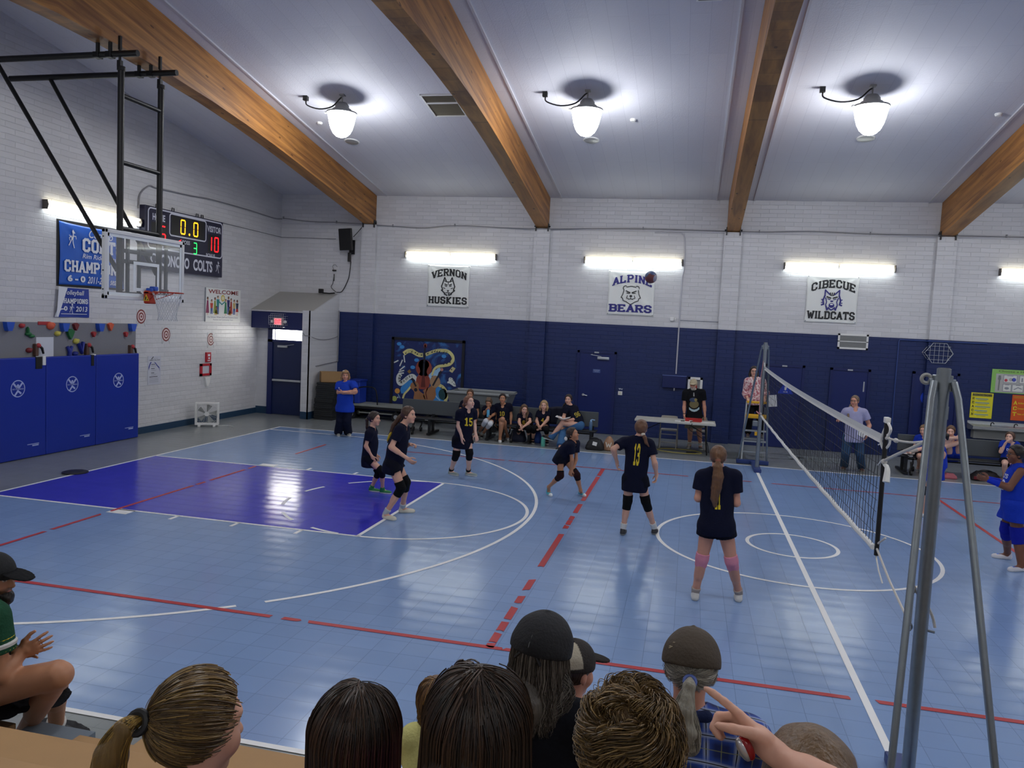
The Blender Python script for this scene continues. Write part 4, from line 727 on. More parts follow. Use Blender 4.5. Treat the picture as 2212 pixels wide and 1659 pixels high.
frame(.82, H-.55, 2.18, H-.07, .07, .03, M_sbw); F_.rect(.88, H-.52, 2.12, H-.10, M_sbk); F_.rect(.20, H-.78, .74, H-.33, M_sbk); F_.rect(2.26, H-.80, 2.76, H-.36, M_sbk); F_.rect(1.62, H-.92, 1.92, H-.60, M_sbk); F_.text('POSS', 1.28, 1.56, H-.70, H-.61, M_sbw, .02); F_.text('BONUS', 2.20, 2.56, H-.915, H-.82, M_sbw, .02); F_.text('BONUS', .36, .72, H-.915, H-.82, M_sbw, .02)
F_.pol([(1.14, H-.65), (1.25, H-.60), (1.21, H-.65), (1.25, H-.70)], M_red)
# name band: horseshoe, CONCHO COLTS, running colt
F_.ring(.30, .245, .075, .115, M_sbw, a0=-1.0, a1=PI+1.0, seg=26, q=1); F_.rect(.205, .10, .255, .13, M_sbw); F_.rect(.345, .10, .395, .13, M_sbw)
F_.text('CONCHO', .52, 1.55, .10, .36, M_sbw, .035); F_.text('COLTS', 1.70, 2.46, .09, .36, M_sbw, .035)
def colt(F, x, y, s, m, flip=1):
    q = lambda P: [(x+flip*s*a, y+s*b_) for a, b_ in P]
    F.pol(q([(-.1, .15), (.05, .25), (.1, .5), (.0, .75), (.12, .95), (.25, .8), (.42, .62), (.35, .55), (.22, .6), (.25, .3), (.15, -.05), (-.05, -.1)]), m); F.line(q([(-.02, 0), (-.2, -.3), (-.4, -.65)]), .1*s, m); F.line(q([(.1, 0), (.15, -.4), (.3, -.85)]), .11*s, m); F.line(q([(.2, .3), (.5, .3), (.55, .05)]), .08*s, m); F.line(q([(-.05, .3), (-.35, .1), (-.3, -.15)]), .08*s, m); F.line(q([(-.1, .2), (-.35, .35)]), .09*s, m)
colt(F_, 2.68, .24, .16, M_sbw); F_.build('face_print', t)
SEG = {'0': 'abcdef', '1': 'bc', '2': 'abged', '3': 'abgcd', '4': 'fgbc', '5': 'afgcd', '6': 'afgedc', '7': 'abc', '8': 'abcdefg', '9': 'abcdfg'}
def led(ch, x, z, w, h, m, o):
    L = Flat((WX+D, y0, z0), LXv, LZv, LNv); L.lay = 2; k = w*.2; pt = {'a': ((x, z+h), (x+w, z+h)), 'g': ((x, z+h/2), (x+w, z+h/2)), 'd': ((x, z), (x+w, z)), 'f': ((x, z+h/2), (x, z+h)), 'e': ((x, z), (x, z+h/2)), 'b': ((x+w, z+h/2), (x+w, z+h)), 'c': ((x+w, z), (x+w, z+h/2))}
    for s in SEG[ch]:
        a, b_ = np.array(pt[s][0]), np.array(pt[s][1]); e = (b_-a)/np.linalg.norm(b_-a)*k*.62; L.line([a+e, b_-e], k, m)
    L.build('digit', t)
led('0', 1.22, H-.47, .15, .31, M_amb, t); led('0', 1.70, H-.47, .15, .31, M_amb, t); L = Flat((WX+D, y0, z0), LXv, LZv, LNv); L.lay = 2; L.disc(1.535, H-.46, .028, M_amb); L.build('decimal_point', t)
led('5', .52, H-.73, .15, .34, M_red, t); led('1', 2.26, H-.75, .15, .34, M_red, t); led('0', 2.54, H-.75, .15, .34, M_red, t); led('3', 1.70, H-.88, .12, .25, M_grn, t)
g = MB()
for y in (y0+.5, y0+.62, y0+1.05, y0+1.95, y0+2.15): g.tube([(WX+.05, y-.04, z1-.01), (WX+.05, y-.03, z1+.08), (WX+.05, y+.03, z1+.08), (WX+.05, y+.04, z1-.01)], .012, 6)
g.build('lifting_eye', M_black, t)
cb = MB(); cb.tube(spline([(WX+.03, 3.74, 4.9), (WX+.03, 3.78, 5.2), (WX+.03, 4.06, 5.42), (WX+.03, 4.3, 5.42)]+[(WX+.03, y, z) for y, z in ((5.0, 5.44), (5.6, 5.46), (6.25, 5.495), (7.2, 5.50), (8.2, 5.49), (9.3, 5.46), (9.76, 5.5))], 60), .016, 6)
solo(cb, 'scoreboard_cable', M_cable, 'grey cable running from the scoreboard along the side wall to the corner', 'cable', (WX, 6, 5.4))
cb = MB(); cb.tube([(WX+.02, 6.76, 5.0), (WX+.02, 9.78, 4.98)], .010, 5).tube([(WX, 9.77, 4.98), (-11.5, 9.77, 4.97)], .010, 5); solo(cb, 'thin_conduit', M_cable, 'thin pale conduit running from the scoreboard to the television', 'conduit', (WX, 8, 5))
# blue champions banners
M_cloth = mat('blue_banner_cloth', '1c5cc0', .4, noise=.25, nscale=1.6); M_cloth2 = mat('royal_banner_cloth', '1b3a9c', .42, noise=.2, nscale=2); M_bw = mat('banner_white', 'dfe3ea', .45)
y0, y1, z0, z1 = 1.56, 3.30, 3.15, 4.34
t = thing('champions_banner', 'large blue banner reading COLTS CHAMPIONS 6-0 2011-2012 in a black frame', 'banner', (WX, (y0+y1)/2, z0))
MB().box((WX, y0-.03, z0-.03), (WX+.012, y1+.03, z1+.03)).build('backing_frame', M_ink, t)
cloth(y0, y1, z0, z1, WX+.012, 'banner_sheet', M_cloth, t, axis=1, seed=5, sag=.03, sagb=.05)
F_ = Flat((WX+.052, y0, z0), LXv, LZv, LNv); w, h = y1-y0, z1-z0
F_.text('Concho', .42*w, .80*w, .80*h, .93*h, M_bw, .01, shear=.3); F_.text('COLTS', .32*w, .97*w, .555*h, .79*h, M_bw, block=True, w=1.4); F_.text('Rim Rider League', .33*w, .95*w, .43*h, .53*h, M_bw, .012, shear=.25); F_.text('CHAMPIONS', .06*w, .97*w, .21*h, .41*h, M_bw, block=True, w=1.35); F_.text('6 - 0', .11*w, .37*w, .06*h, .165*h, M_bw, .05); F_.text('2011-2012 season', .41*w, .97*w, .05*h, .165*h, M_bw, .012, shear=.2)
colt(F_, .17*w, .74*h, .19, M_bw); F_.build('lettering', t)
y0, y1, z0, z1 = 1.45, 2.34, 2.535, 3.095
t = thing('volleyball_banner', 'small blue banner reading Volleyball CHAMPIONS 2013 with a curled corner', 'banner', (WX, (y0+y1)/2, z0))
mb = MB(); V = []; nx, nz = 14, 10
for j in range(nz+1):
    for i in range(nx+1): a, b_ = i/nx, j/nz; V.append((WX+.012+.01*math.sin(a*7+b_*3)+.004, y0+(y1-y0)*max(a, .25*b_+.02), z0+(z1-z0)*b_))
mb.add(V, [(j*(nx+1)+i, j*(nx+1)+i+1, (j+1)*(nx+1)+i+1, (j+1)*(nx+1)+i) for j in range(nz) for i in range(nx)]); mb.build('banner_sheet', M_cloth2, t, True)
mb = MB(); n = 8; V = []
for k in range(n+1):
    b_ = k/n; yl = y0+(y1-y0)*(.25*b_+.02); V += [(WX+.02, yl, z0+(z1-z0)*b_), (WX+.08, yl+.03, z0+(z1-z0)*b_), (WX+.06, yl+.03-.17*b_-.02, z0+(z1-z0)*(b_*1.0)+.02)]
mb.add(V, [(3*k+j, 3*k+j+1, 3*k+j+4, 3*k+j+3) for k in range(n) for j in (0, 1)]); mb.build('curled_corner', M_bw, t, True)
w, h = y1-y0, z1-z0; F_ = Flat((WX+.034, y0, z0), LXv, LZv, LNv); F_.text('Volleyball', .24*w, .82*w, .72*h, .93*h, M_bw, .012, shear=.2); F_.text('CHAMPIONS', .16*w, .95*w, .47*h, .65*h, M_bw, block=True, w=1.35); F_.text('6-0', .10*w, .36*w, .22*h, .38*h, M_bw, .04); F_.text('2013', .60*w, .93*w, .2*h, .38*h, M_bw, .02, shear=.15); F_.rect(.18*w, .105*h, .92*w, .125*h, M_bw); colt(F_, .47*w, .3*h, .11, M_bw); F_.build('lettering', t)
# welcome poster
y0, y1, z0, z1 = 6.19, 7.74, 2.50, 3.345
t = thing('welcome_poster', 'white WELCOME poster with a row of colourful people', 'poster', (WX, (y0+y1)/2, z0)); MB().box((WX, y0, z0), (WX+.012, y1, z1)).build('poster_sheet', M_vinyl, t)
MB().box((WX+.0, y0-.01, z0+.01), (WX+.02, y0+.012, z1)).build('edge_strip', M_inkgrey, t)
F_ = Flat((WX+.012, y0, z0), LXv, LZv, LNv); w, h = y1-y0, z1-z0; pc = lambda n, c: mat('print_'+n, c, .5)
F_.text('WELCOME', .08*w, .93*w, .84*h, .96*h, pc('maroon', '8e2f2c'), .02); F_.disc(.48*w, .72*h, .085, pc('sun', 'd8c25a')); F_.lay = 2; F_.disc(.48*w, .72*h, .05, pc('sun_pale', 'efe8c0')); F_.lay = 1
ppl = [(.06, .8, 'plum', '8c2458', 1), (.17, .72, 'red', 'c23c2c', 0), (.26, .80, 'olive', '8a9a3c', 1), (.34, .86, 'teal', '1f8a8c', 0), (.30, .5, 'yellow', 'd2b93a', 1), (.56, .76, 'green', '1c7a50', 1), (.64, .86, 'indigo', '35306e', 0), (.72, .8, 'rust', 'a5382c', 1), (.68, .5, 'ochre', 'c08a34', 1), (.81, .76, 'straw', 'c8b070', 0), (.90, .76, 'slate', '33425a', 2)]
skin_p = [pc('skin1', '9a6244'), pc('skin2', 'd9a584'), pc('hair_dark', '2a1e1a')]
for i, (fx, ht, n, c, kind) in enumerate(ppl):
    x = fx*w; zt = .20*h+(ht-.2)*h*.86; zb = .20*h; hh = zt-zb; m = pc(n, c); wd_ = .05*w
    F_.disc(x, zt-.02, .036, skin_p[2], 2); F_.disc(x+.006, zt-.035, .028, skin_p[i % 2], 3)
    if kind == 1: F_.pol([(x-.03, zt-.07), (x+.03, zt-.07), (x+wd_*.9, zb+.12*hh), (x-wd_*.9, zb+.12*hh)], m, 2)
    else:
        F_.pol([(x-wd_*.8, zt-.075), (x+wd_*.8, zt-.075), (x+wd_*.6, zb+.45*hh), (x-wd_*.6, zb+.45*hh)], m, 2); pm = pc('jeans', '3a5a9a') if kind == 0 else pc('skirt_red', 'b82828')
        F_.pol([(x-wd_*.6, zb+.47*hh), (x+wd_*.6, zb+.47*hh), (x+wd_*.6, zb+.03), (x+.01, zb+.03), (x, zb+.35*hh), (x-.01, zb+.03), (x-wd_*.6, zb+.03)] if kind == 0 else [(x-wd_*.6, zb+.47*hh), (x+wd_*.6, zb+.47*hh), (x+wd_*.8, zb+.25*hh), (x-wd_*.8, zb+.25*hh)], pm, 2)
    if kind == 2 or kind == 1: F_.rect(x-.025, zb, x-.01, zb+.2*hh, skin_p[1], 1); F_.rect(x+.01, zb, x+.025, zb+.2*hh, skin_p[1], 1)
F_.line([(.36*w, .62*h), (.45*w, .53*h), (.54*w, .62*h)], .03, pc('teal', '1f8a8c'), 4)
F_.text('Our School, Where Staff and Students Excel,', .06*w, .93*w, .115*h, .17*h, pc('grey_blue', '6a6c88'), .0); F_.text('Parents and Community Care', .22*w, .78*w, .04*h, .09*h, pc('grey_blue', '6a6c88'), .0); F_.build('poster_print', t)
# target cards
M_tred, M_tpale = mat('target_maroon', '7e2a2a', .5), mat('target_pale', 'e2cfcd', .5)
for (y, z, lab, torn) in ((3.885, 2.585, 'round archery target card on the wall just above the climbing wall edge', 0), (4.73, 2.19, 'round archery target card, middle one of the three on the white wall', 0), (6.46, 2.065, 'torn round target card above the fire alarm box', 1)):
    t = thing('target_card', lab, 'target', (WX, y, z-.2), 'target cards on the side wall'); MB().box((WX, y-.14, z-.21), (WX+.004, y+(.14 if not torn else .11), z+.17)).build('card', mat('target_paper', 'cfd0d2', .5), t)
    F_ = Flat((WX+.004, y, z), LXv, LZv, LNv)
    for k, r in enumerate((.145, .115, .085, .055, .025)): F_.lay = k+1; F_.disc(0, 0, r, M_tpale if k % 2 else M_tred, ry=r*1.08)
    F_.lay = 1; F_.line([(-.09, -.13), (-.13, -.21)], .012, M_inkgrey); F_.line([(.09, -.13), (.13, -.21)], .012, M_inkgrey)
    if torn: F_.pol([(.06, .17), (.15, .17), (.15, -.1), (.07, -.03), (.1, .03), (.05, .08)], mat('target_paper', 'cfd0d2', .5), 7)
    F_.build('target_rings', t)
# climbing-wall rules poster, alarm, red frame, cup
y0, y1, z0, z1 = 4.12, 4.56, 1.07, 1.71
t = thing('rules_poster', 'pale climbing wall rules poster with a dark blue mountain outline', 'poster', (WX, y0, z0)); MB().box((WX, y0, z0), (WX+.006, y1, z1)).build('poster_sheet', mat('poster_pale', 'c8cad4', .5), t)
F_ = Flat((WX+.006, y0, z0), LXv, LZv, LNv); w, h = y1-y0, z1-z0; bl = pc('deep_blue', '24348c')
F_.text('CLIMBING WALL RULES', .08*w, .92*w, .84*h, .88*h, M_ink, .02); F_.line([(.28*w, .9*h), (.4*w, .97*h)], .02, M_ink); F_.line([(.38*w, .92*h), (.75*w, .92*h)], .006, M_inkgrey)
F_.pol([(.06*w, .5*h), (.05*w, .62*h), (.12*w, .72*h), (.2*w, .8*h), (.28*w, .79*h), (.18*w, .7*h), (.12*w, .6*h)], bl); F_.pol([(.45*w, .8*h), (.58*w, .77*h), (.72*w, .68*h), (.88*w, .6*h), (.93*w, .42*h), (.85*w, .56*h), (.7*w, .64*h), (.58*w, .72*h)], bl)
for k in range(3): F_.rect(.25*w, (.70-.15*k)*h, (.55-.03*k)*w, (.72-.15*k)*h, M_ink); F_.rect(.25*w, (.66-.15*k)*h, .7*w, (.668-.15*k)*h, M_inkgrey); F_.rect(.25*w, (.63-.15*k)*h, .62*w, (.638-.15*k)*h, M_inkgrey)
F_.rect(.12*w, .265*h, .75*w, .285*h, M_ink)
for k in range(5): F_.rect(.12*w, (.22-.035*k)*h, .82*w, (.228-.035*k)*h, M_inkgrey)
F_.build('poster_print', t)
t = thing('fire_alarm', 'small red fire alarm box on the white wall above a red frame', 'alarm', (WX, 6.32, 1.5)); MB().box((WX, 6.235, 1.505), (WX+.05, 6.42, 1.745), .006).build('alarm_box', mat('alarm_red', 'b81e30', .4), t); F_ = Flat((WX+.051, 6.24, 1.51), LXv, LZv, LNv); F_.rect(.04, .14, .13, .19, M_bw); F_.disc(.09, .09, .03, M_bw); F_.rect(.03, .02, .14, .04, M_bw); F_.build('alarm_label', t)
y0, y1, z0, z1 = 6.02, 6.48, 1.165, 1.465
t = thing('red_frame', 'red square frame with a white panel fixed under the fire alarm', 'frame', (WX, y0, z0)); f = MB(); w = .055; f.box((WX, y0, z0), (WX+.03, y1, z0+w)).box((WX, y0, z1-w), (WX+.03, y1, z1)).box((WX, y0, z0), (WX+.03, y0+w*1.5, z1)).box((WX, y1-w*1.5, z0), (WX+.03, y1, z1)); f.build('frame_border', mat('alarm_red', 'b81e30', .4), t); MB().box((WX, y0+.05, z0+.03), (WX+.012, y1-.05, z1-.03)).build('frame_panel', mat('poster_pale', 'c8cad4', .5), t)
t = thing('paper_pocket', 'white wedge shaped paper pocket hanging below the red frame', 'pocket', (WX, 6.28, .9)); MB().prism([(6.18, 1.13), (6.39, 1.14), (6.37, 1.0), (6.32, .91), (6.24, .91)], (WX, 0, 0), LXv, LZv, (.06, 0, 0)).build('pocket', M_white, t)
# climbing wall with its holds and the blue mats in front
y0, y1, z0, z1 = -3.0, 3.61, .1, 2.43; CX = WX+.09
t = thing('bouldering_board', 'grey climbing wall panel rising behind the blue mats', 'climbing wall', (WX, 0, z0)); MB().box((WX, y0, z0), (CX, y1, z1)).build('grey_board', mat('climbing_grey', '83848a', .8, bump=.4, bscale=120), t)
MB().box((CX, .96, 1.7), (CX+.012, 1.36, 2.16)).build('white_board', mat('chalk_white', 'd6dae2', .5), t)
HC = {'blue': '2556c0', 'red': 'b03238', 'orange': 'd65c3c', 'green': '1f6b3a', 'yellow': 'c9bf52', 'maroon': '7a2428', 'navy': '1e2f8e'}
hm = lambda n: mat('hold_'+n, HC[n], .5)
def hold(u, v, kind, c, s, label, n=[0]):
    p = at_x(u, v, CX); y, z = p[1], p[2]; mb = MB()
    if kind == 'cup': mb.prism([(-.085, .07), (.085, .07), (.06, -.02), (.03, -.085), (-.045, -.085), (-.07, -.02)], (CX, y, z), LXv, LZv, (.09, 0, 0))
    elif kind == 'horn':
        mb.ell((CX+.02, y, z), (.05, .06*s, .035*s), None, 10, 8); mb.ell((CX+.03, y-.02*s, z+.05*s), (.04, .022*s, .07*s), None, 8, 8); mb.ell((CX+.03, y+.06*s, z-.035*s), (.04, .06*s, .03*s), None, 8, 8)
    elif kind == 'wedge': mb.prism([(-.08*s, .05*s), (0, .085*s), (.08*s, .045*s), (.04*s, -.04*s), (0, -.10*s), (-.05*s, -.03*s)], (CX, y, z), LXv, LZv, (.06, 0, 0))
    elif kind == 'vee': mb.tube([(CX+.03, y-.06, z+.08), (CX+.04, y, z-.09), (CX+.03, y+.06, z+.11)], [.035, .045, .035], 8)
    elif kind == 'wye': mb.tube([(CX+.03, y-.05, z+.10), (CX+.04, y, z), (CX+.03, y-.01, z-.12)], [.03, .04, .045], 8).tube([(CX+.03, y+.06, z+.1), (CX+.04, y, z)], [.03, .04], 8)
    else: mb.ell((CX+.015, y, z), (.055, .075*s, .06*s), None, 10, 8); mb.ell((CX+.03, y+.03*s, z+.02*s), (.035, .05*s, .035*s), None, 8, 6)
    solo(mb, 'climbing_hold', hm(c), label, 'climbing hold', (CX, y, z), 'climbing holds on the grey panel', kind not in ('cup', 'wedge'))
z6 = lambda x, y: (x/6.9125, 680+y/6.9125)
for (x, y, k, c, s, l) in ((100, 165, 'cup', 'blue', 1, 'blue cup hold at the picture edge of the grey climbing panel'), (312, 163, 'blob', 'red', .7, 'small red hold, top row, beside the first blue cup'), (745, 165, 'blob', 'orange', 1.2, 'large orange red hold under a red strip'), (410, 285, 'horn', 'green', 1.1, 'green horned hold above the white board'), (935, 180, 'cup', 'blue', 1, 'blue cup hold, top row, above the yellow hold'), (845, 280, 'blob', 'yellow', .8, 'yellow hold below the large orange one'), (1030, 282, 'wedge', 'green', 1.1, 'dark green wedge hold in the middle of the panel'), (1112, 172, 'wedge', 'maroon', .8, 'maroon hold, top row, beside a blue cup'), (1122, 395, 'blob', 'yellow', .9, 'yellow hold below the green wedge'), (1190, 490, 'vee', 'navy', 1, 'navy V shaped hold just above the blue mats'), (1018, 550, 'wye', 'navy', 1, 'navy Y shaped hold rising from behind the mats'), (1108, 582, 'blob', 'navy', .8, 'navy hold half hidden by the mat top'), (1470, 183, 'cup', 'blue', 1, 'blue cup hold, top row, next to the orange wedge'), (1630, 172, 'wedge', 'orange', .9, 'orange wedge hold on the top row'), (1380, 286, 'wedge', 'red', .6, 'small red hold below the third blue cup'), (1862, 288, 'wedge', 'red', .6, 'small red hold near the panel edge'), (1950, 183, 'cup', 'blue', 1, 'blue cup hold at the corner by the target card'), (420, 530, 'blob', 'maroon', .8, 'maroon hold bolted on the white board')):
    u, v = z6(x, y); hold(u, v, k, c, s, l)
p = at_x(*z6(655, 125), CX); solo(MB().box((CX, p[1]-.14, p[2]-.03), (CX+.012, p[1]+.14, p[2]+.03)), 'tape_strip', hm('red'), 'red strip stuck on the top of the climbing panel', 'tape', (CX, p[1], p[2]))
for k, (x, y) in enumerate(((575, 500), (1330, 490), (1980, 510))):
    p = at_x(*z6(x, y), CX+.06); mb = MB(); yy_, zz = p[1], p[2]
    t = thing('mat_strap', 'brown buckled strap holding the mats up, ' + ('beside the white board', 'midway along the panel', 'at the panel corner')[k], 'strap', (CX, yy_, zz-.12), 'straps behind the blue mats')
    MB().box((CX-.005, yy_-.07, zz-.14), (CX+.07, yy_-.0, zz+.08), .01).build('strap_block', mat('strap_brown', '5c4238', .6), t); MB().ell((CX+.06, yy_, zz+.05), (.04, .05, .045), None, 10, 8).build('buckle', hm('red'), t, True); MB().tube([(CX+.04, yy_+.02, zz+.05), (CX+.07, yy_+.07, zz-.0), (CX+.07, yy_+.1, zz-.1)], [.03, .025, .02], 6).build('webbing', M_black, t, True)
MX = -12.95; M_mat = mat('royal_blue_vinyl', '16309a', .36, bump=.12, bscale=5)
ML = ['blue crash mat end panel standing next to the rules poster', 'blue crash mat, second panel from the end by the rules poster', 'blue crash mat at the picture edge below the white board', 'blue crash mat out of the picture along the side wall']
for k in range(4):
    y1 = 3.5-1.245*k; y0 = y1-1.24; yc = (y0+y1)/2
    t = thing('crash_mat', ML[k], 'mat', (MX-.1, yc, 0), 'blue mats along the climbing wall'); MB().box((CX+.10, y0, .005), (MX, y1, 1.81), .02).build('mat_body', M_mat, t)
    F_ = Flat((MX, yc, 1.27), LXv, LZv, LNv); pm = mat('mat_print', 'a9b6e2', .45); F_.ring(0, 0, .135, .152, pm, seg=36)
    for q in (-1, 1): F_.line([(q*.085, .085), (q*.03, .025)], .036, pm)
    F_.disc(0, .055, .024, pm); F_.pol([(-.045, .03), (.045, .03), (.03, .0), (-.03, .0)], pm); F_.rect(-.128, -.022, .128, .008, M_mat, 2); F_.text('NO CLIMBING', -.12, .12, -.02, .005, pm, .02, lift=3); F_.line([(-.06, -.11), (0, -.04), (.06, -.085)], .034, pm); F_.build('emblem', t)
    F_ = Flat((MX, yc+.33, .22), LXv, LZv, LNv); F_.rect(-.13, .022, .13, .034, pm); F_.rect(-.02, -.012, .12, .012, pm); F_.build('maker_mark', t)
    if k: MB().box((MX-.02, y1-.14 if k == 1 else y1-.24, 1.60), (MX+.012, y1-.07 if k == 1 else y1-.10, 1.815), .004).build('dark_flap', M_black, t)
    if k == 2: MB().box((MX-.03, y1-.09, 1.66), (MX+.016, y1-.02, 1.83), .004).build('white_tag', M_white, t)
    if k == 1: MB().box((MX-.05, y1-.10, 1.8), (MX+.01, y1-.02, 1.825), .004).build('white_tag', M_white, t)
# box fan on the floor
c = at_z(447, 921, 0); t = thing('box_fan', 'white square box fan standing on the floor by the side wall', 'fan', (c[0], c[1], 0)); Rf = Matrix.Rotation(math.radians(28), 3, 'Z')
def rot_add(mb, c, R): mb.v = [tuple(R @ (Vector(p))+Vector(c)) for p in mb.v]; return mb
mb = MB(); s = .27; d = .09
mb.box((-s, -d, .04), (s, d, .085), .01).box((-s, -d, .535), (s, d, .58), .01).box((-s, -d, .06), (-s+.045, d, .56), .01).box((s-.045, -d, .06), (s, d, .56), .01); rot_add(mb, (c[0], c[1], 0), Rf).build('fan_frame', M_white, t)
mb = MB()
for k in range(1, 9): mb.tube([(.031*k*math.cos(a), -d-.004, .31+.031*k*math.sin(a)) for a in np.linspace(0, 2*PI, 33)[:-1]], .0022, 4, closed=True)
for k in range(16): a = k*PI/8; mb.tube([(.05*math.cos(a), -d-.004, .31+.05*math.sin(a)), (.25*math.cos(a), -d-.004, .31+.25*math.sin(a))], .0022, 4)
rot_add(mb, (c[0], c[1], 0), Rf).build('front_grille', mat('fan_grille', 'c9cbc8', .4), t)
mb = MB()
for k in range(5):
    a = k*2*PI/5; q = [(r*math.cos(a+b_), y_, .31+r*math.sin(a+b_)) for r, b_, y_ in ((.05, 0, -.02), (.22, -.25, -.05), (.23, .35, .03), (.05, .5, .02))]; mb.add(q, [(0, 1, 2, 3)])
rot_add(mb, (c[0], c[1], 0), Rf).build('fan_blades', mat('fan_blade', '9b9e9c', .4), t)
mb = MB().lathe([(.005, 0), (.05, .0), (.055, -.02), (.05, -.03)], (0, -d-.01, .31), (0, -1, 0), 18); rot_add(mb, (c[0], c[1], 0), Rf).build('hub_badge', M_white, t, True)
mb = MB().box((-.2, -.12, 0), (-.14, .12, .045), .008).box((.14, -.12, 0), (.2, .12, .045), .008); rot_add(mb, (c[0], c[1], 0), Rf).build('fan_foot', M_white, t)
mb = MB().tube(spline([(c[0]+.2, c[1]+.15, .01), (c[0]+.35, c[1]+.3, .012), (c[0]+.6, c[1]+.2, .012)], 8), .008, 5); mb.build('power_cord', M_white, t)
# hand-sized disc left by the baseline
p = at_z(168, 1022, 0); solo(MB().lathe([(.2, 0), (.2, .01), (.16, .022), (.01, .022)], (p[0]-.05, p[1], .008), seg=28), 'floor_disc', M_black, 'flat black disc lying on the court baseline', 'disc', (p[0]-.05, p[1], .008), smooth=True)
# ------------------------------------------------------------------ on the ceiling
def ceil_frame(x, y):
    s = SL if y < YF else SL; uy = np.array([0, 1, -SL])/math.sqrt(1+SL*SL); n = np.array([0, -SL, -1])/math.sqrt(1+SL*SL); return np.array([x, y, ceil_z(y)]), np.array([1, 0, 0]), uy, n
o_, ux, uy, n_ = ceil_frame(-6.92, 3.65); t = thing('ceiling_grille', 'white framed ceiling air grille beside the timber beam', 'vent', o_)
mb = MB(); w, h = .69, .99
for (a, b_, c_, d_) in ((0, 0, w, .03), (0, h-.03, w, h), (0, 0, .03, h), (w-.03, 0, w, h), (0, .34, w, .39)): mb.prism([(a, b_), (c_, b_), (c_, d_), (a, d_)], o_, ux, uy, n_*.03)
mb.build('grille_frame', M_white, t); mb = MB()
for k in range(30):
    y_ = .03+k*(h-.06)/30
    if .32 < y_ < .39: continue
    mb.prism([(.03, y_), (w-.03, y_), (w-.03, y_+.012), (.03, y_+.012)], o_+n_*.006, ux, uy, n_*.016)
mb.build('louvre', mat('bronze_louvre', '6d6656', .5), t); MB().prism([(.03, .03), (w-.03, .03), (w-.03, h-.03), (.03, h-.03)], o_, ux, uy, n_*.004).build('backing', mat('dark_duct', '3c382e', .7), t)
o_, ux, uy, n_ = ceil_frame(-1.75, .45); t = thing('ceiling_grille', 'white framed ceiling air grille cut off by the top of the picture', 'vent', o_); MB().prism([(0, 0), (.36, 0), (.36, .4), (0, .4)], o_, ux, uy, n_*.03).build('grille_frame', M_white, t); MB().prism([(.03, .03), (.33, .03), (.33, .37), (.03, .37)], o_, ux, uy, n_*.034).build('louvre', mat('bronze_louvre', '6d6656', .5), t)
for x, y, l in ((-9.35, 5.95, 'the first lamp'), (-3.85, 5.92, 'the second lamp'), (1.60, 5.88, 'the third lamp')):
    o_, ux, uy, n_ = ceil_frame(x, y); t = thing('ceiling_speaker', 'round ceiling speaker grille beyond '+l+' from the scoreboard wall', 'speaker', o_, 'round speakers in the ceiling')
    MB().lathe([(.17, 0), (.17, .012), (.15, .02), (.01, .02)], o_, n_, 28).build('speaker_grille', mat('speaker_steel', 'b9bbb9', .35, metal=.5), t, True); MB().lathe([(.172, 0), (.178, .01), (.165, .022), (.152, .022)], o_, n_, 28, False).build('speaker_rim', M_white, t, True)
for x, y, l in ((-9.64, 4.92, 'beside the first lamp'), (-2.90, 4.91, 'beside the second lamp'), (3.59, 4.82, 'close to the far timber beam')):
    o_, ux, uy, n_ = ceil_frame(x, y); t = thing('smoke_detector', 'small white smoke detector on the ceiling '+l, 'smoke detector', o_, 'smoke detectors on the ceiling'); MB().lathe([(.06, 0), (.062, .02), (.045, .04), (.01, .042)], o_, n_, 18).build('detector_body', M_white, t, True); MB().lathe([(.065, 0), (.065, .008), (.06, .01)], o_, n_, 18).build('detector_base', M_white, t)
# ================================================================== hoop hung from the timber beam
M_frame = mat('black_steel_tube', '17181a', .45, metal=.3); M_padgrey = mat('backboard_frame_white', 'd2d4d6', .4)
gm = bpy.data.materials.new('backboard_glass'); gm.use_nodes = True; nt = gm.node_tree; b = nt.nodes['Principled BSDF']; b.inputs['Base Color'].default_value = (.93, .97, .96, 1); b.inputs['Roughness'].default_value = .02; b.inputs['Transmission Weight'].default_value = 0; b.inputs['Alpha'].default_value = .10; b.inputs['Specular IOR Level'].default_value = .9
BX = -10.06; by0, by1, bz0, bz1 = -.965, .915, 2.905, 3.945; yc = (by0+by1)/2
t = thing('basketball_hoop', 'glass basketball backboard with rim and net hanging on a black tube frame', 'basketball hoop', (BX, yc, bz0))
f = MB(); w = .06
f.box((BX-.06, by0, bz0), (BX, by1, bz0+w), .008).box((BX-.06, by0, bz1-w), (BX, by1, bz1), .008).box((BX-.06, by0, bz0), (BX, by0+w, bz1), .008).box((BX-.06, by1-w, bz0), (BX, by1, bz1), .008); fo = f.build('board_frame', M_padgrey, t)
g = MB()
for z in (bz0+.06, bz0+.14, (bz0+bz1)/2-.1, bz1-.12): g.cyl((BX-.03, by0-.004, z), (BX-.03, by0+.002, z), .012, seg=8)
g.build('frame_bolt', M_black, fo)
MB().box((BX-.028, by0+w, bz0+w), (BX-.018, by1-w, bz1-w)).build('glass_pane', gm, t)
F_ = Flat((BX-.016, yc, 3.05+.0), (0, 1, 0), (0, 0, 1), (1, 0, 0)); M_line = mat('pale_line', 'dfe6ea', .5)
for (a, b_, c_, d_) in ((-.305, 0, .305, .05), (-.305, .41, .305, .46), (-.305, .05, -.255, .41), (.255, .05, .305, .41)): F_.rect(a, b_, c_, d_, M_line)
hw_, hh = (by1-by0)/2-w, bz1-w-3.05; l0 = bz0+w-3.05
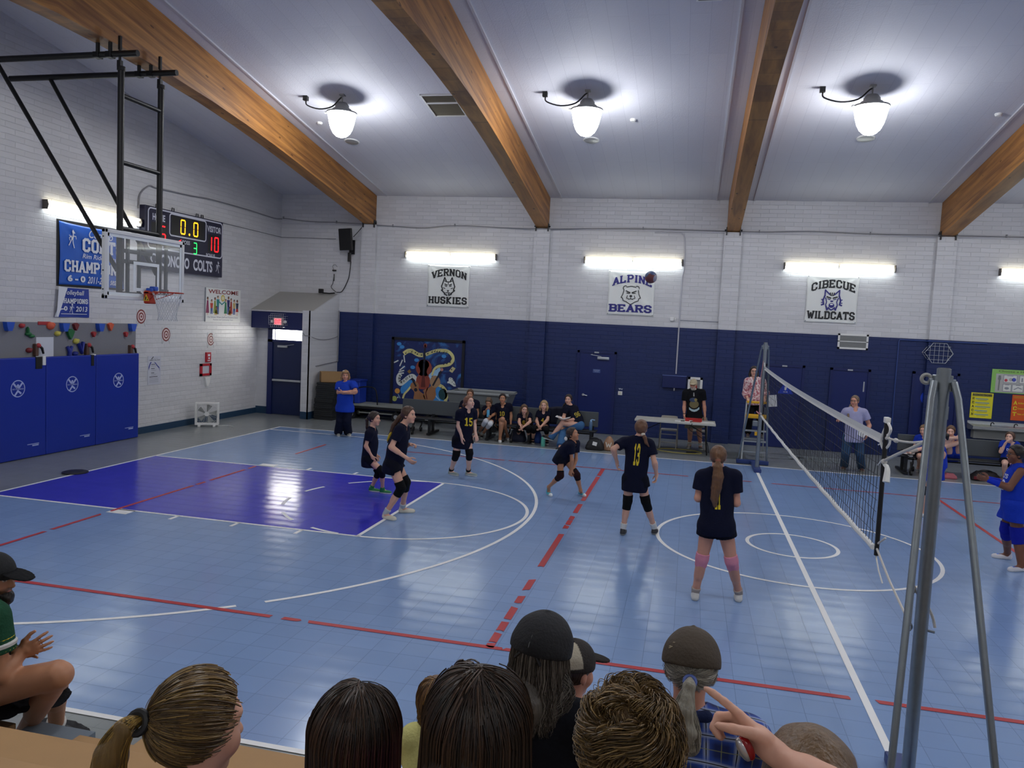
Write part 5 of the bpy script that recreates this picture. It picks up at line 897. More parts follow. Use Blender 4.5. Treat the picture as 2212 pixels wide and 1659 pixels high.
for (a, b_, c_, d_) in ((-hw_, l0, hw_, l0+.045), (-hw_, hh-.045, hw_, hh), (-hw_, l0, -hw_+.045, hh), (hw_-.045, l0, hw_, hh)): F_.rect(a, b_, c_, d_, M_line)
F_.build('painted_border', t)
RX, RZ, RR = BX+.15+.229, 3.05, .229; M_rim = mat('rim_orange', 'b5361c', .4)
r = MB(); r.tube([(RX+RR*math.cos(a), yc+RR*math.sin(a), RZ) for a in np.linspace(0, 2*PI, 37)[:-1]], .009, 8, closed=True)
for s in (-1, 1): r.tube([(BX+.1, yc+s*.07, RZ-.12), (RX-.05, yc+s*.2, RZ-.012)], .008, 6)
r.box((BX, yc-.09, RZ-.03), (BX+.17, yc+.09, RZ+.0), .004)
r.build('rim', M_rim, t, True); MB().box((BX+.0, yc-.09, RZ-.19), (BX+.11, yc+.09, RZ+.02), .02).build('rim_bracket', M_rim, t)
F_ = Flat((BX+.111, yc, RZ-.15), (0, 1, 0), (0, 0, 1), (1, 0, 0)); F_.build if False else None
F_ = Flat((BX+.06, yc-.091, RZ-.145), (1, 0, 0), (0, 0, 1), (0, -1, 0)); F_.pol([(-.06, 0), (.05, 0), (-.005, .11)], mat('warning_yellow', 'd9b62c', .5)); F_.lay = 2; F_.line([(-.02, .02), (-.01, .06)], .02, M_ink); F_.disc(.02, .02, .01, M_ink); F_.build('warning_sticker', t)
mb = MB().box((BX+.02, yc-.06, RZ+.0), (BX+.12, yc+.0, RZ+.06), .012).box((BX+.02, yc+.02, RZ+.02), (BX+.12, yc+.12, RZ+.09), .015); mb.build('blue_cloth_scrap', mat('blue_rag', '2450b4', .6), t)
nv = MB(); n = 12; rows = [(RR, 0), (.19, -.11), (.165, -.2), (.145, -.29), (.135, -.37), (.15, -.44)]; hnet = random.Random(5)
for k in range(n):
    for s in (-1, 1):
        pts = []
        for j, (rr, dz) in enumerate(rows): a = 2*PI*(k+s*.5*j)/n; pts.append((RX+rr*math.cos(a), yc+rr*math.sin(a), RZ+dz-.005+hnet.uniform(-.008, .008)))
        nv.tube(pts, .0042, 5)
nv.build('net', mat('net_cord_white', 'cdd0d2', .7), t)
mx, my = BX-.13, (-.50, .42)
def pipe(name, pts, r, m=M_frame, parent=t, seg=12): return MB().tube(pts, r, seg).build(name, m, parent, True)
for s, y in zip((0, 1), my):
    pipe('mast', [(mx, y, 6.38), (mx, y, 3.0)], .048); pipe('top_pipe', [(-13.1 if s else -12.6, y-.03, 6.57), (-9.88, y-.03, 6.60)], .048)
    c_ = MB(); c_.box((mx-.03, y-.06, 6.4), (mx+.03, y+.0, 6.50)).cyl((mx, y, 6.36), (mx, y, 6.42), .062, seg=12).cyl((mx, y-.03, 6.46), (mx, y-.03, 6.72), .02, seg=8).box((mx-.02, y-.05, 6.66), (mx+.02, y-.01, 6.86)); c_.build('hanger_clamp', M_frame, t)
    for xx_ in (-10.58, -10.36): MB().box((xx_-.05, y-.09, 6.54), (xx_+.05, y+.03, 6.63), .01).cyl((xx_, y-.03, 6.6), (xx_, y-.03, 6.80), .03, seg=8).build('beam_clamp', M_frame, t)
    pipe('diagonal_brace', [(-12.45 if not s else -12.3, y-.03, 6.56), (mx-.04, y, 3.35)], .034)
for z in (6.0, 5.0, 4.0): pipe('cross_tube', [(mx, my[0], z), (mx, my[1], z)], .036)
f = MB()
for y in (-.36, -.1, .56): f.box((BX-.12, y-.02, 2.95), (BX-.075, y+.02, 3.86))
for z in (3.0, 3.5, 3.66): f.box((BX-.12, -.5, z-.03), (BX-.08, .2 if z > 3.3 else -.05, z+.03))
f.box((BX-.12, .2, 3.0), (BX-.085, .62, 3.11)); f.build('goal_frame', mat('dark_grey_steel', '34373a', .45, metal=.3), t)
# ================================================================== net posts and volleyball net
M_postblue = mat('post_base_blue', '1f3570', .4)
def net_post(yp, yc_, label):
    s = 1 if yc_ > yp else -1
    t = thing('net_post', label, 'net post', (0, yp, 0), 'volleyball net posts')
    MB().cyl((0, yp, .03), (0, yp, 2.68), .040, seg=20).build('pole', M_steel, t, True); MB().cyl((0, yp, 2.68), (0, yp, 2.684), .034, seg=20).build('pole_top', mat('pole_inner', '6d7072', .5), t)
    for k in (-1, 1):
        MB().tube([(k*.055, yp+s*.02, 2.6), (k*.075, yp+s*.06, 2.5), (k*.30-.03, yc_, .1)], .021, 12).build('stay', M_steel, t, True)
        MB().box((k*.04-.012 if k > 0 else -.052, yp-.02, 2.54), (k*.04+.012 if k > 0 else -.028, yp+.05, 2.64), .006).cyl((k*.045, yp+.02, 2.6), (k*.075, yp+.02, 2.6), .018, seg=10).build('stay_bracket', M_steel, t)
    mb = MB(); mb.box((-.37, yc_-.06, 0.006), (.31, yc_+.06, .09), .01); mb.box((-.07, min(yp-s*.3, yc_), 0.006), (.07, max(yp-s*.3, yc_), .08), .01); mb.build('base', M_postblue, t)
    return t
near = net_post(-5.84, -6.66, 'galvanised net post with two stays near the bleachers'); far = net_post(5.93, 6.75, 'galvanised net post with two stays in front of the stepladder')
MB().tube([(-.085+.026*math.cos(a), -5.80, 2.61+.026*math.sin(a)) for a in np.linspace(0, 2*PI, 19)[:-1]], .012, 8, closed=True).build('pulley', mat('pulley_grey', '9b9c98', .5), near, True)
MB().tube([(-.04+.025*math.cos(a)-.02, -5.78, 1.03+.028*math.sin(a)) for a in np.linspace(0, 2*PI, 15)[:-1]], .006, 6, closed=True).tube([(.03, -5.84, 1.04), (.075, -5.86, 1.04)], .008, 6).build('ring_bolt', M_steel, near, True)
yT, yB = 5.75, -4.45; ztF, ztN, zbF, zbN = 2.20, 2.10, 1.17, 1.19
t = thing('volleyball_net', 'white taped volleyball net stretched between the two posts', 'net', (0, 0, 1.2))
def top(y): f_ = (y-yB)/(yT-yB); return ztN+(ztF-ztN)*f_-.05*4*f_*(1-f_)
def bot(y): f_ = (y-yB)/(yT-yB); return zbN+(zbF-zbN)*f_-.03*4*f_*(1-f_)
M_band = mat('net_tape_white', 'dcdcd8', .55, bump=.15, bscale=25); M_rope = mat('white_rope', 'd0cdc6', .7, bump=.5, bscale=180); M_netc = mat('black_net_cord', '121316', .7)
ys = np.linspace(yB, yT, 60)
mb = MB(); V = []
for y in ys: V += [(-.006, y, top(y)-.075), (.008, y, top(y)-.04), (-.003, y, top(y)+.0), (.006, y, top(y)-.075)]
mb.add(V, [(4*i+a, 4*i+b_, 4*i+4+b_, 4*i+4+a) for i in range(59) for a, b_ in ((0, 1), (1, 2), (2, 3), (3, 0))]); mb.build('top_band', M_band, t, True)
mb = MB().tube([(.004*math.sin(y*7), y, bot(y)) for y in ys], .022, 8); mb.build('bottom_band', M_band, t, True)
mb = MB(); rows = 9
for k in range(1, rows): mb.tube([(0, y, top(y)-.07+(bot(y)-top(y)+.09)*k/rows+.006*math.sin(y*3+k)) for y in np.linspace(yB, yT, 100)], .0024, 4)
ncol = 100; rn = random.Random(4)
for i in range(ncol):
    y = yB+.06+(yT-yB-.1)*i/(ncol-1); mb.tube([(rn.uniform(-.004, .004), y+.012*math.sin(j*2.1+i)+rn.uniform(-.006, .006), top(y)-.07+(bot(y)-top(y)+.09)*j/9) for j in range(10)], .0024, 4)
mb.build('mesh', M_netc, t)
MB().cyl((0, yB-.13, 1.16), (0, yB-.11, 2.235), .018, seg=10).build('side_rod', M_black, t, True)
mb = MB(); V = []
for k in range(13): z = 1.2+.95*k/12; V += [(-.004, yB-.10, z), (.01, yB-.05+.012*math.sin(k*2), z)]
mb.add(V, [(2*k, 2*k+1, 2*k+3, 2*k+2) for k in range(12)]); mb.build('side_band', M_band, t, True)
mb = MB().tube(spline([(0, yB-.1, 2.13), (.02, yB-.17, 2.06), (.0, yB-.09, 1.99), (-.02, yB-.06, 2.06), (0, yB-.12, 2.2)], 14), .01, 6).box((-.02, yB-.15, 2.2), (.02, yB-.08, 2.245), .006).tube(spline([(0, yB-.11, 2.22), (.01, yB-.2, 2.16), (0, yB-.14, 2.08)], 8), [.012]*9, 6).tube(spline([(0, yB-.12, 1.88), (.01, yB-.2, 1.86), (0, yB-.24, 1.76)], 8), [.012+.002*k for k in range(9)], 6).tube([(0, yB-.05, 1.9), (0, yB+.06, 1.84)], .006, 5).tube([(0, yB-.02, 2.03), (0, yB+.1, 2.0)], .006, 5); mb.build('knotted_strap', M_band, t, True)
MB().tube(spline([(0, yB-.10, 2.085), (0, -4.85, 2.105), (0, -5.3, 2.15), (-.02, -5.8, 2.23)], 10), .009, 6).ell((0, -4.87, 2.105), (.018, .04, .018), None, 8, 6).build('top_rope', M_rope, t, True)
MB().tube(spline([(0, yB-.12, 1.905), (0, -5.0, 2.03), (0, -5.4, 2.14), (-.03, -5.8, 2.245)], 10), .012, 8).ell((0, yB-.13, 1.90), (.024, .03, .024), None, 8, 6).build('second_rope', M_rope, t, True)
MB().tube([(0, yB-.11, 1.22), (-.02, -5.1, 1.12), (-.045, -5.78, 1.04)], .009, 6).tube(spline([(0, yB-.13, 1.25), (.02, yB-.2, 1.30), (.03, yB-.24, 1.33)], 5), .008, 6).ell((0, yB-.12, 1.24), (.022, .024, .018), None, 8, 6).build('bottom_rope', M_rope, t, True)
MB().tube([(0, yB-.12, 1.155), (.01, yB-.2, 1.06), (.03, yB-.26, .98)], .006, 5).build('loose_cord', M_band, t)
MB().tube([(-.05, -5.79, 1.04), (-.052, -5.80, 1.3), (-.05, -5.795, 1.7), (-.055, -5.8, 2.25)], .0075, 6).ell((-.055, -5.8, 1.28), (.022, .022, .03), None, 8, 6).tube(spline([(-.05, -5.8, 1.28), (.03, -5.76, 1.2), (.09, -5.74, 1.1), (.11, -5.74, 1.03)], 8), .009, 6).build('tie_rope', M_rope, t, True)
for z0_, z1_ in ((2.17, 2.26), (1.2, 1.22)): MB().tube([(0, yT, z0_), (0, 5.89, z1_)], .01, 6).build('far_rope', M_rope, t, True)
MB().tube([(-.03, 5.85, 1.22), (-.06, 5.88, 1.9), (-.02, 5.9, 2.3)], .006, 5).tube(spline([(-.09, 5.88, 1.25), (-.06, 5.86, 1.22), (-.02, 5.86, 1.2)], 4), .014, 5).build('far_tie', mat('pink_rope', 'c98a8e', .7), t)
# the ball in the air
bc = CAM+ray(1406, 599)*13.7
t = thing('volleyball', 'dark red and blue volleyball in mid air before the ALPINE BEARS banner', 'ball', bc)
MB().ell(bc, (.105,)*3, None, 28, 18).build('ball_skin', mat('ball_maroon', '6e3a3a', .5), t, True)
for k, (ax, c_) in enumerate((((.3, -.5, .8), '3a4e74'), ((-.7, -.4, .5), '3a4e74'), ((.8, -.4, -.2), '8c8ea0'))):
    a = Vector(ax).normalized(); q = Vector((0, 0, 1)).rotation_difference(a); mb = MB(); V = []
    for i in range(7):
        for j in range(20): th, ph = .62*i/6, 2*PI*j/20; V.append(tuple(Vector([float(x) for x in bc])+q @ (Vector((math.sin(th)*math.cos(ph), math.sin(th)*math.sin(ph), math.cos(th)))*.1062)))
    mb.add(V, [(i*20+j, i*20+(j+1) % 20, (i+1)*20+(j+1) % 20, (i+1)*20+j) for i in range(6) for j in range(20)]); mb.build('ball_panel', mat('ball_'+c_, c_, .5), t, True)
# ================================================================== scorer's table
M_ttop = mat('table_top_offwhite', 'b9b8b0', .5); M_chair = mat('chair_beige_metal', 'a8a49a', .4, metal=.2)
t = thing('folding_table', 'long off-white folding table in front of the scorer', 'table', (-1.75, 7.68, 0))
MB().box((-2.67, 7.32, .70), (-.83, 8.04, .745), .008).build('tabletop', M_ttop, t)
for x in (-2.45, -1.05):
    for y in (7.42, 7.94): MB().cyl((x, y, .70), (x+(.06 if x > -2 else -.06), y, .006), .016, seg=8).build('leg', M_frame, t, True)
    MB().cyl((x+(.03 if x > -2 else -.03), 7.42, .3), (x+(.03 if x > -2 else -.03), 7.94, .3), .012, seg=8).build('leg_brace', M_frame, t)
    MB().tube([(x+(.02 if x > -2 else -.02), 7.68, .45), (x-.45*(1 if x > -2 else -1), 7.68, .70)], .01, 6).build('folding_strut', M_frame, t)
t = thing('scoreboard_controller', 'red scoreboard control box on the folding table', 'controller', (-1.35, 7.65, .746)); MB().prism([(-.19, 0), (.19, 0), (.19, .07), (-.19, .07)], (-1.33, 7.56, .746), (1, 0, 0), (0, 0, 1), (0, .2, 0)).build('control_case', mat('controller_red', 'b01e1c', .4), t); MB().box((-1.43, 7.558, .755), (-1.35, 7.562, .775)).build('white_label', M_white, t); MB().tube(spline([(-1.35, 7.56, .76), (-1.4, 7.45, .755), (-1.36, 7.31, .72), (-1.42, 7.3, .6), (-1.2, 7.4, .45), (-1.0, 7.5, .3), (-.95, 7.55, .05)], 20), .008, 6).build('controller_cord', M_cord, t)
for i, (x, y, w_, h_, r_, l) in enumerate(((-1.58, 7.48, .34, .2, .0, 'white score sheet on the folding table by the control box'), (-1.02, 7.6, .3, .24, .1, 'white papers at the end of the folding table'))):
    solo(MB().box((x-w_/2, y-h_/2, .7462), (x+w_/2, y+h_/2, .752), 0, Matrix.Rotation(r_, 3, 'Z')), 'score_sheet', M_white, l, 'paper', (x, y, .746))
solo(MB().box((-1.62, 7.44, .7525), (-1.53, 7.48, .768), .004), 'phone', M_black, 'small black phone lying on the score sheet', 'phone', (-1.58, 7.46, .7525))
def folding_chair(x, y, label):
    t = thing('folding_chair', label, 'chair', (x, y, 0), 'folding chairs behind the scorer table')
    for s in (-1, 1):
        MB().tube([(x+s*.22, y+.14, .006), (x+s*.21, y-.06, .42), (x+s*.20, y-.1, .70), (x+s*.17, y-.11, .79)], .012, 8).build('back_upright', M_chair, t, True); MB().tube([(x+s*.19, y-.2, .006), (x+s*.19, y+.2, .43)], .012, 8).build('leg', M_chair, t, True)
    MB().box((x-.19, y-.03, .41), (x+.19, y+.34, .435), .01).build('seat', M_chair, t)
    MB().prism([(-.2, 0), (.2, 0), (.19, .1), (.15, .135), (-.15, .135), (-.19, .1)], (x, y-.12, .66), (1, 0, 0), (0, 0, 1), (0, .025, 0)).build('backrest', M_chair, t)
    for z, yy_ in ((.15, y-.12), (.33, y-.02)): MB().cyl((x-.21, yy_, z), (x+.21, yy_, z), .010, seg=8).build('cross_bar', M_chair, t)
folding_chair(-1.89, 8.2, 'beige folding chair tucked empty behind the middle of the scorer table'); folding_chair(-1.2, 8.45, 'beige folding chair behind the standing scorer')
cb = MB().tube(spline([(-2.15, 7.75, .014), (-1.95, 7.5, .014), (-1.5, 7.42, .014), (-1.1, 7.6, .014), (-1.3, 7.95, .014), (-1.8, 8.0, .014), (-2.1, 7.85, .014)], 40), .009, 5)
solo(cb, 'yellow_cable', mat('yellow_cable', 'a89a3c', .5), 'yellow cable looped on the floor under the scorer table', 'cable', (-1.6, 7.7, .01))
solo(MB().box((-1.45, 7.52, .006), (-1.22, 7.6, .05), .008), 'power_strip', M_black, 'black power strip on the floor under the scorer table', 'power strip', (-1.33, 7.56, .006))
solo(MB().box((-2.95, 7.25, .0005), (-.1, 8.3, .006)), 'floor_mat', mat('dark_grey_mat', '55595a', .7), 'dark grey floor mat under the scorer table', 'mat', (-1.5, 7.8, 0))
F_ = Flat((.0, 7.3, .002), (1, 0, 0), (0, 1, 0), (0, 0, 1)); F_.ring(.55, .95, .36, .42, mat('court_logo_grey', '6b7174', .5), q=1.6); F_.rect(.9, .6, 2.2, 1.3, mat('court_logo_pale', '7c8486', .5), 1); F_.text('COLTS', 1.0, 2.1, .75, 1.15, mat('court_logo_grey', '6b7174', .5), block=True, lift=2); o = F_.build('floor_emblem', fl)
# ================================================================== the referee's stepladder
M_lad = mat('ladder_aluminium', 'a9aeb0', .35, metal=.7); M_lyel = mat('ladder_yellow', 'd9a51c', .45)
t = thing('step_ladder', 'aluminium stepladder with yellow top bars behind the far net post', 'ladder', (0, 7.3, 0))
for s in (-1, 1):
    MB().tube([(s*.27+.02, 6.92, .006), (s*.22+.02, 7.22, 1.33)], .02, 8).build('front_rail', M_lad, t, True); MB().tube([(s*.25+.02, 7.75, .006), (s*.2+.02, 7.42, 1.2)], .016, 8).build('rear_rail', M_lad, t, True); MB().box((s*.27-.02, 6.88, .004), (s*.27+.06, 6.98, .06), .006).build('rubber_foot', M_black, t)
MB().box((-.2, 7.17, 1.30), (.24, 7.27, 1.35), .012).build('top_bar', M_lyel, t); MB().box((-.21, 7.08, .97), (.25, 7.24, 1.06), .02).build('tray_bar', M_lyel, t)
for z, y in ((.70, 7.08), (.47, 7.02), (.24, 6.97)): MB().box((-.23, y-.03, z-.02), (.26, y+.10, z+.012), .004).build('step', M_lad, t)
MB().box((.0, 7.02, .60), (.09, 7.06, .68), .008).build('hinge_latch', M_lyel, t); MB().box((-.22, 7.5, .44), (.26, 7.72, .465), .004).build('rear_step', M_lad, t); MB().box((-.06, 7.04, .80), (.06, 7.1, .93), .02).build('winch', M_steel, t)
t = thing('paper_sign', 'plain white sheet hung from the stepladder beside the referee', 'sign', (.45, 7.2, 1.1)); c = at_y(1668, 866, 7.15); MB().box((c[0]-.1, 7.15, c[2]-.13), (c[0]+.1, 7.155, c[2]+.13), 0, Matrix.Rotation(-.12, 3, 'Y')).build('sheet', M_white, t); MB().tube([(c[0]-.08, 7.16, c[2]+.1), (.23, 7.22, 1.33)], .004, 4).build('string', M_white, t)
# ================================================================== team benches (fold-up benches with grey backs)
M_bback = mat('bench_back_charcoal', '44494c', .5, bump=.06); M_bseat = mat('bench_seat_black', '1b1c1f', .45)
def bench(x0, x1, label, ys=7.0, wheels=True):
    t = thing('team_bench', label, 'bench', ((x0+x1)/2, ys+.2, 0), 'wheeled team benches along the far sideline')
    MB().box((x0, ys, .385), (x1, ys+.36, .42), .012).build('seat', M_bseat, t); MB().box((x0+.0, ys+.36, .47), (x1-.0, ys+.40, .83), .014, Matrix.Rotation(-.08, 3, 'X')).build('backrest', M_bback, t)
    L_ = x1-x0
    for x in (x0+.5*L_-.38, x0+.12, x1-.12):
        MB().box((x-.03, ys+.03, .07 if x != x0+.5*L_-.38 else .07), (x+.03, ys+.09, .39)).build('front_leg', M_frame, t); MB().box((x-.03, ys+.3, .07), (x+.03, ys+.36, .5)).build('rear_leg', M_frame, t); MB().box((x-.035, ys-.06, .02), (x+.035, ys+.75, .07), .006).build('floor_bar', M_frame, t)
    MB().tube([(x0+.15, ys+.38, .30), (x1-.15, ys+.38, .30)], .018, 8).build('frame_tube', M_frame, t)
    for x in (x0+.22, x0+.42):
        for y in (ys-.02, ys+.62): MB().cyl((x-.02, y, .056), (x+.02, y, .056), .055, seg=14).build('caster', M_black, t, True); MB().tube([(x-.04, y, .06), (x, y+.03, .17), (x, y+.06, .28)], .018, 6).build('caster_fork', M_frame, t, True)
    return t
bench(-8.42, -6.0, 'wheeled bench with charcoal back below the music mural'); bench(-5.93, -3.52, 'wheeled bench with charcoal back where the navy team sits'); bench(3.02, 5.42, 'wheeled bench with charcoal back behind the near net post'); bench(5.52, 7.9, 'wheeled bench with charcoal back below the drinking trough, cut by the picture edge')
# ================================================================== corner things
rk = random.Random(2); ML2 = []
for k in range(19):
    z = .003+k*.0525; dx, dy, r_ = rk.uniform(-.02, .02), rk.uniform(-.02, .02), rk.uniform(-.025, .025)
    lab = 'black foam floor mat in the tall corner stack, under the cardboard box'
    solo(MB().box((-11.26+dx+.003*k, 8.22+dy, z), (-10.72+dx*.6+.002*k, 9.32+dy, z+.05), .006, Matrix.Rotation(r_, 3, 'Z')), 'foam_mat', mat('black_foam_mat', '15171a' if k % 3 else '1d2023', .65), lab, 'mat', (-11, 8.77, z), 'black foam mats stacked in the corner')
t = thing('cardboard_box', 'open brown cardboard box on top of the stacked black mats', 'box', (-10.9, 8.5, 1.005)); M_card = mat('cardboard', '9c7a50', .7, noise=.08); R = Matrix.Rotation(.55, 3, 'Z'); cc = (-10.93, 8.62, 1.135)
for i, (a, b_) in enumerate((((-.32, -.22, 0), (.32, -.208, .27)), ((-.32, .208, 0), (.32, .22, .27)), ((-.32, -.22, 0), (-.308, .22, .27)), ((.308, -.22, 0), (.32, .22, .27)), ((-.32, -.22, 0), (.32, .22, .012)))):
    mb = MB().box(a, b_); mb.v = [tuple(R @ Vector(p)+Vector((cc[0], cc[1], 1.008))) for p in mb.v]; mb.build('box_bottom' if i == 4 else 'box_side', M_card, t)
mb = MB(); mb.tube([(.22, -.222, .07), (.2, -.222, .13), (.22, -.222, .2)], .012, 5); mb.v = [tuple(R @ Vector(p)+Vector((cc[0], cc[1], 1.008))) for p in mb.v]; mb.build('handle_slot', mat('cardboard_dark', '5e4528', .7), t)
t = thing('equipment_cart', 'long low wheeled cart with grey deck and curved handle by the mural', 'cart', (-9.8, 9.3, 0)); M_deck = mat('cart_deck_grey', '868a86', .6)
MB().box((-10.72, 8.95, .36), (-8.0, 9.6, .42), .01).build('deck', M_deck, t); MB().box((-10.72, 8.93, .30), (-8.0, 8.97, .365)).build('deck_edge', M_black, t); MB().box((-10.3, 9.0, .17), (-9.3, 9.5, .2)).build('lower_shelf', M_deck, t)
MB().tube(spline([(-9.75, 8.99, .36), (-9.78, 8.99, .7), (-9.86, 8.99, .87), (-10.1, 8.99, .9), (-10.36, 8.99, .84), (-10.46, 8.99, .68), (-10.44, 8.99, .36)], 30), .018, 8).build('curved_handle', M_frame, t, True)
for x in (-10.5, -9.2, -8.3):
    for y in (9.0, 9.5): MB().cyl((x, y-.04, .125), (x, y+.04, .125), .12, seg=20).build('wheel', M_black, t, True); MB().cyl((x, y-.045, .125), (x, y+.045, .125), .06, seg=14).build('wheel_hub', M_alu, t, True); MB().box((x-.03, y-.03, .2), (x+.03, y+.03, .32)).build('wheel_bracket', M_frame, t)
t = thing('plastic_bin', 'blue plastic bin half hidden behind the woman in the blue polo', 'bin', (-10.46, 9.0, .43)); MB().box((-10.62, 9.02, .422), (-10.30, 9.5, 1.05), .02).build('bin_body', mat('bin_blue', '1c3aa4', .4), t); MB().box((-10.64, 9.0, 1.02), (-10.28, 9.52, 1.07), .01).build('bin_rim', mat('bin_blue2', '16308c', .4), t)
t = thing('rolling_tub', 'large grey plastic tub standing behind the team bench', 'tub', (-6.7, 8.6, 0)); M_tub = mat('tub_grey', '6f7477', .5)
prof = [(-.72, .0, .2), (.68, .0, .2)]
mb = MB(); lo = [(-7.35, 8.3), (-6.15, 8.3), (-6.15, 8.95), (-7.35, 8.95)]; hi = [(-7.52, 8.15), (-5.9, 8.15), (-5.9, 9.1), (-7.52, 9.1)]; V = [(x, y, .2) for x, y in lo]+[(x, y, 1.0) for x, y in hi]+[(x*.96-6.7*.04, y*.96+8.62*.04, 1.0) for x, y in hi]+[(x, y, .24) for x, y in lo]
mb.add(V, [(3, 2, 1, 0)]+[(i, (i+1) % 4, 4+(i+1) % 4, 4+i) for i in range(4)]+[(4+i, 4+(i+1) % 4, 8+(i+1) % 4, 8+i) for i in range(4)]+[(8+i, 8+(i+1) % 4, 12+(i+1) % 4, 12+i) for i in range(4)]+[(12, 13, 14, 15)]); mb.build('tub_body', M_tub, t)
MB().tube([(x, y, 1.0) for x, y in hi], .035, 8, closed=True).build('tub_rim', mat('tub_rim_grey', '8f9496', .5), t, True)
for x, y in ((-7.2, 8.4), (-6.3, 8.4), (-7.2, 8.85), (-6.3, 8.85)): MB().cyl((x, y-.02, .08), (x, y+.02, .08), .078, seg=16).box((x-.02, y-.03, .1), (x+.02, y+.03, .22)).build('caster', M_black, t)
# ------------------------------------------------------------------ bottles and bags
def bottle(name, x, y, z, r, h, c, cap, label, straw=False, cat='bottle', taper=.6, group='bottles along the far benches'):
    t = thing(name, label, cat, (x, y, z), group); m_ = mat('bottle_'+c, c, .35); mc = mat('bottle_'+cap, cap, .4)
    MB().lathe([(r*.93, 0), (r, .008), (r, h*.78), (r*taper, h*.86)], (x, y, z), seg=18).build('bottle_body', m_, t, True); MB().lathe([(r*taper*1.05, h*.855), (r*taper*1.05, h*.95), (r*taper*.5, h)], (x, y, z), seg=14).build('cap', mc, t, True)
    if straw: MB().tube([(x-.01, y, z+h*.97), (x+.02, y, z+h*1.06), (x+.09, y, z+h*1.02)], .014, 6).build('straw_handle', mc, t, True)
    return t
SZ = .421
bottle('water_bottle', -6.93, 7.18, SZ, .036, .24, 'b23a48', 'd2505c', 'pink red sports bottle standing alone on the bench', group=None)
bottle('water_bottle', -5.98+.12, 7.2, SZ, .045, .2, 'a8c22e', '8a9a2c', 'lime yellow bottle on the bench beside the braided player'); bottle('water_bottle', -5.76, 7.22, SZ, .03, .2, '8a9496', '5c6466', 'slim clear bottle next to the lime yellow bottle')
bottle('water_bottle', -5.17, 7.12, SZ, .04, .2, '2a2c30', '9a6a66', 'black bottle with pink cap between two seated players'); bottle('water_bottle', -4.27, 7.05, SZ, .055, .19, '6f9cc4', '3d6c9c', 'blue patterned wide bottle beside the seated player number four'); bottle('water_bottle', -4.1, 7.2, SZ, .04, .2, '9fb8cc', '7e98ae', 'pale blue bottle beside the woman with the clipboard')
bottle('water_bottle', -3.66, 7.12, SZ, .038, .24, '4a6a8c', '86a8c8', 'blue tumbler with spout on the end of the navy team bench', True); bottle('water_bottle', -4.72, 6.84, .002, .05, .26, '5fb5a4', '20242a', 'mint green bottle standing on the floor in front of the bench')
bottle('water_bottle', -8.1, 9.1, .421, .045, .22, 'cfd6de', 'dfe4ea', 'white bottle standing at the end of the cart deck'); bottle('drink_cup', 3.42, 7.16, SZ, .052, .2, 'c8c4cc', 'd6cf5a', 'tall pale cup with yellow lid on the bench behind the net', taper=.95)
t = thing('snack_packet', 'crumpled white and red snack packet on the bench end', 'packet', (3.2, 7.1, SZ)); MB().ell((3.2, 7.12, SZ+.03), (.17, .1, .03), None, 14, 8).build('packet', mat('packet_white', 'd6c8c0', .5, noise=.25, nscale=16), t, True); MB().ell((3.18, 7.1, SZ+.055), (.08, .05, .012), None, 10, 6).build('red_patch', mat('packet_red', 'b85a4e', .5), t, True)
def bag(name, c, x, y, z, sx, sy, sz, col, label, strap=True, seed=1):
    t = thing(name, label, 'bag', (x, y, z)); rg = random.Random(seed); mb = MB(); V = []; n, k_ = 20, 9
    for i in range(k_+1):
        th = i/k_; zz = sz*th; w = (1-.45*th**2.2)*(1 if i else .9)
        for j in range(n): a = 2*PI*j/n; e = .5; ca, sa = math.cos(a), math.sin(a); V.append((x+sx*w*math.copysign(abs(ca)**e, ca)*(1+rg.uniform(-.04, .04)), y+sy*w*math.copysign(abs(sa)**e, sa)*(1+rg.uniform(-.04, .04)), z+zz+rg.uniform(-.008, .008)*(i > 0)))
    mb.add(V, [(i*n+j, i*n+(j+1) % n, (i+1)*n+(j+1) % n, (i+1)*n+j) for i in range(k_) for j in range(n)]+[tuple(range(n-1, -1, -1)), tuple(k_*n+j for j in range(n))]); mb.build('bag_body', mat('bag_'+col, col, .7, bump=.2, bscale=30), t, True)
    if strap: MB().tube(spline([(x-sx*.6, y-.02, z+sz*.9), (x-sx*.3, y-.04, z+sz*1.15), (x+sx*.2, y-.02, z+sz*1.12), (x+sx*.6, y, z+sz*.85)], 12), .014, 6).build('strap', M_black, t, True)
    return t
tb = bag('sports_bag', 0, -3.52, 6.98, .002, .22, .16, .24, '15161a', 'black sports bag with a white tag on the floor at the bench end'); MB().box((-3.56, 6.80, .12), (-3.46, 6.825, .2), 0, Matrix.Rotation(.2, 3, 'Y')).build('white_tag', M_white, tb)
mh = mat('hide_print', 'a07a5e', .7, noise=.6, nscale=9); tb = thing('tote_bag', 'brown and white patterned tote slumped beside the black sports bag', 'bag', (-3.22, 7.05, .002)); mb = MB().lathe([(.10, 0), (.13, .03), (.125, .16), (.09, .25), (.05, .31), (.02, .33)], (-3.2, 7.02, .002), seg=16); mb.build('bag_body', mh, tb, True)
F_ = Flat((-3.2, 6.885, .1), (1, 0, 0), (0, 0, 1), (0, -1, 0)); [F_.line([(a, b_), (c_, d_)], .022, mat('hide_white', 'd8cfc2', .7)) for a, b_, c_, d_ in ((-.06, .1, -.03, 0), (-.03, 0, 0, .07), (0, .07, .03, 0), (.03, 0, .06, .1))]; F_.build('white_pattern', tb)
bag('navy_bag', 0, -5.42, 7.3, .002, .2, .14, .3, '141a34', 'navy rucksack tucked under the bench beside number ten', False, 3); bag('royal_bag', 0, -4.98, 7.34, .002, .13, .12, .28, '17408c', 'blue bag tucked under the bench behind a player', False, 4)
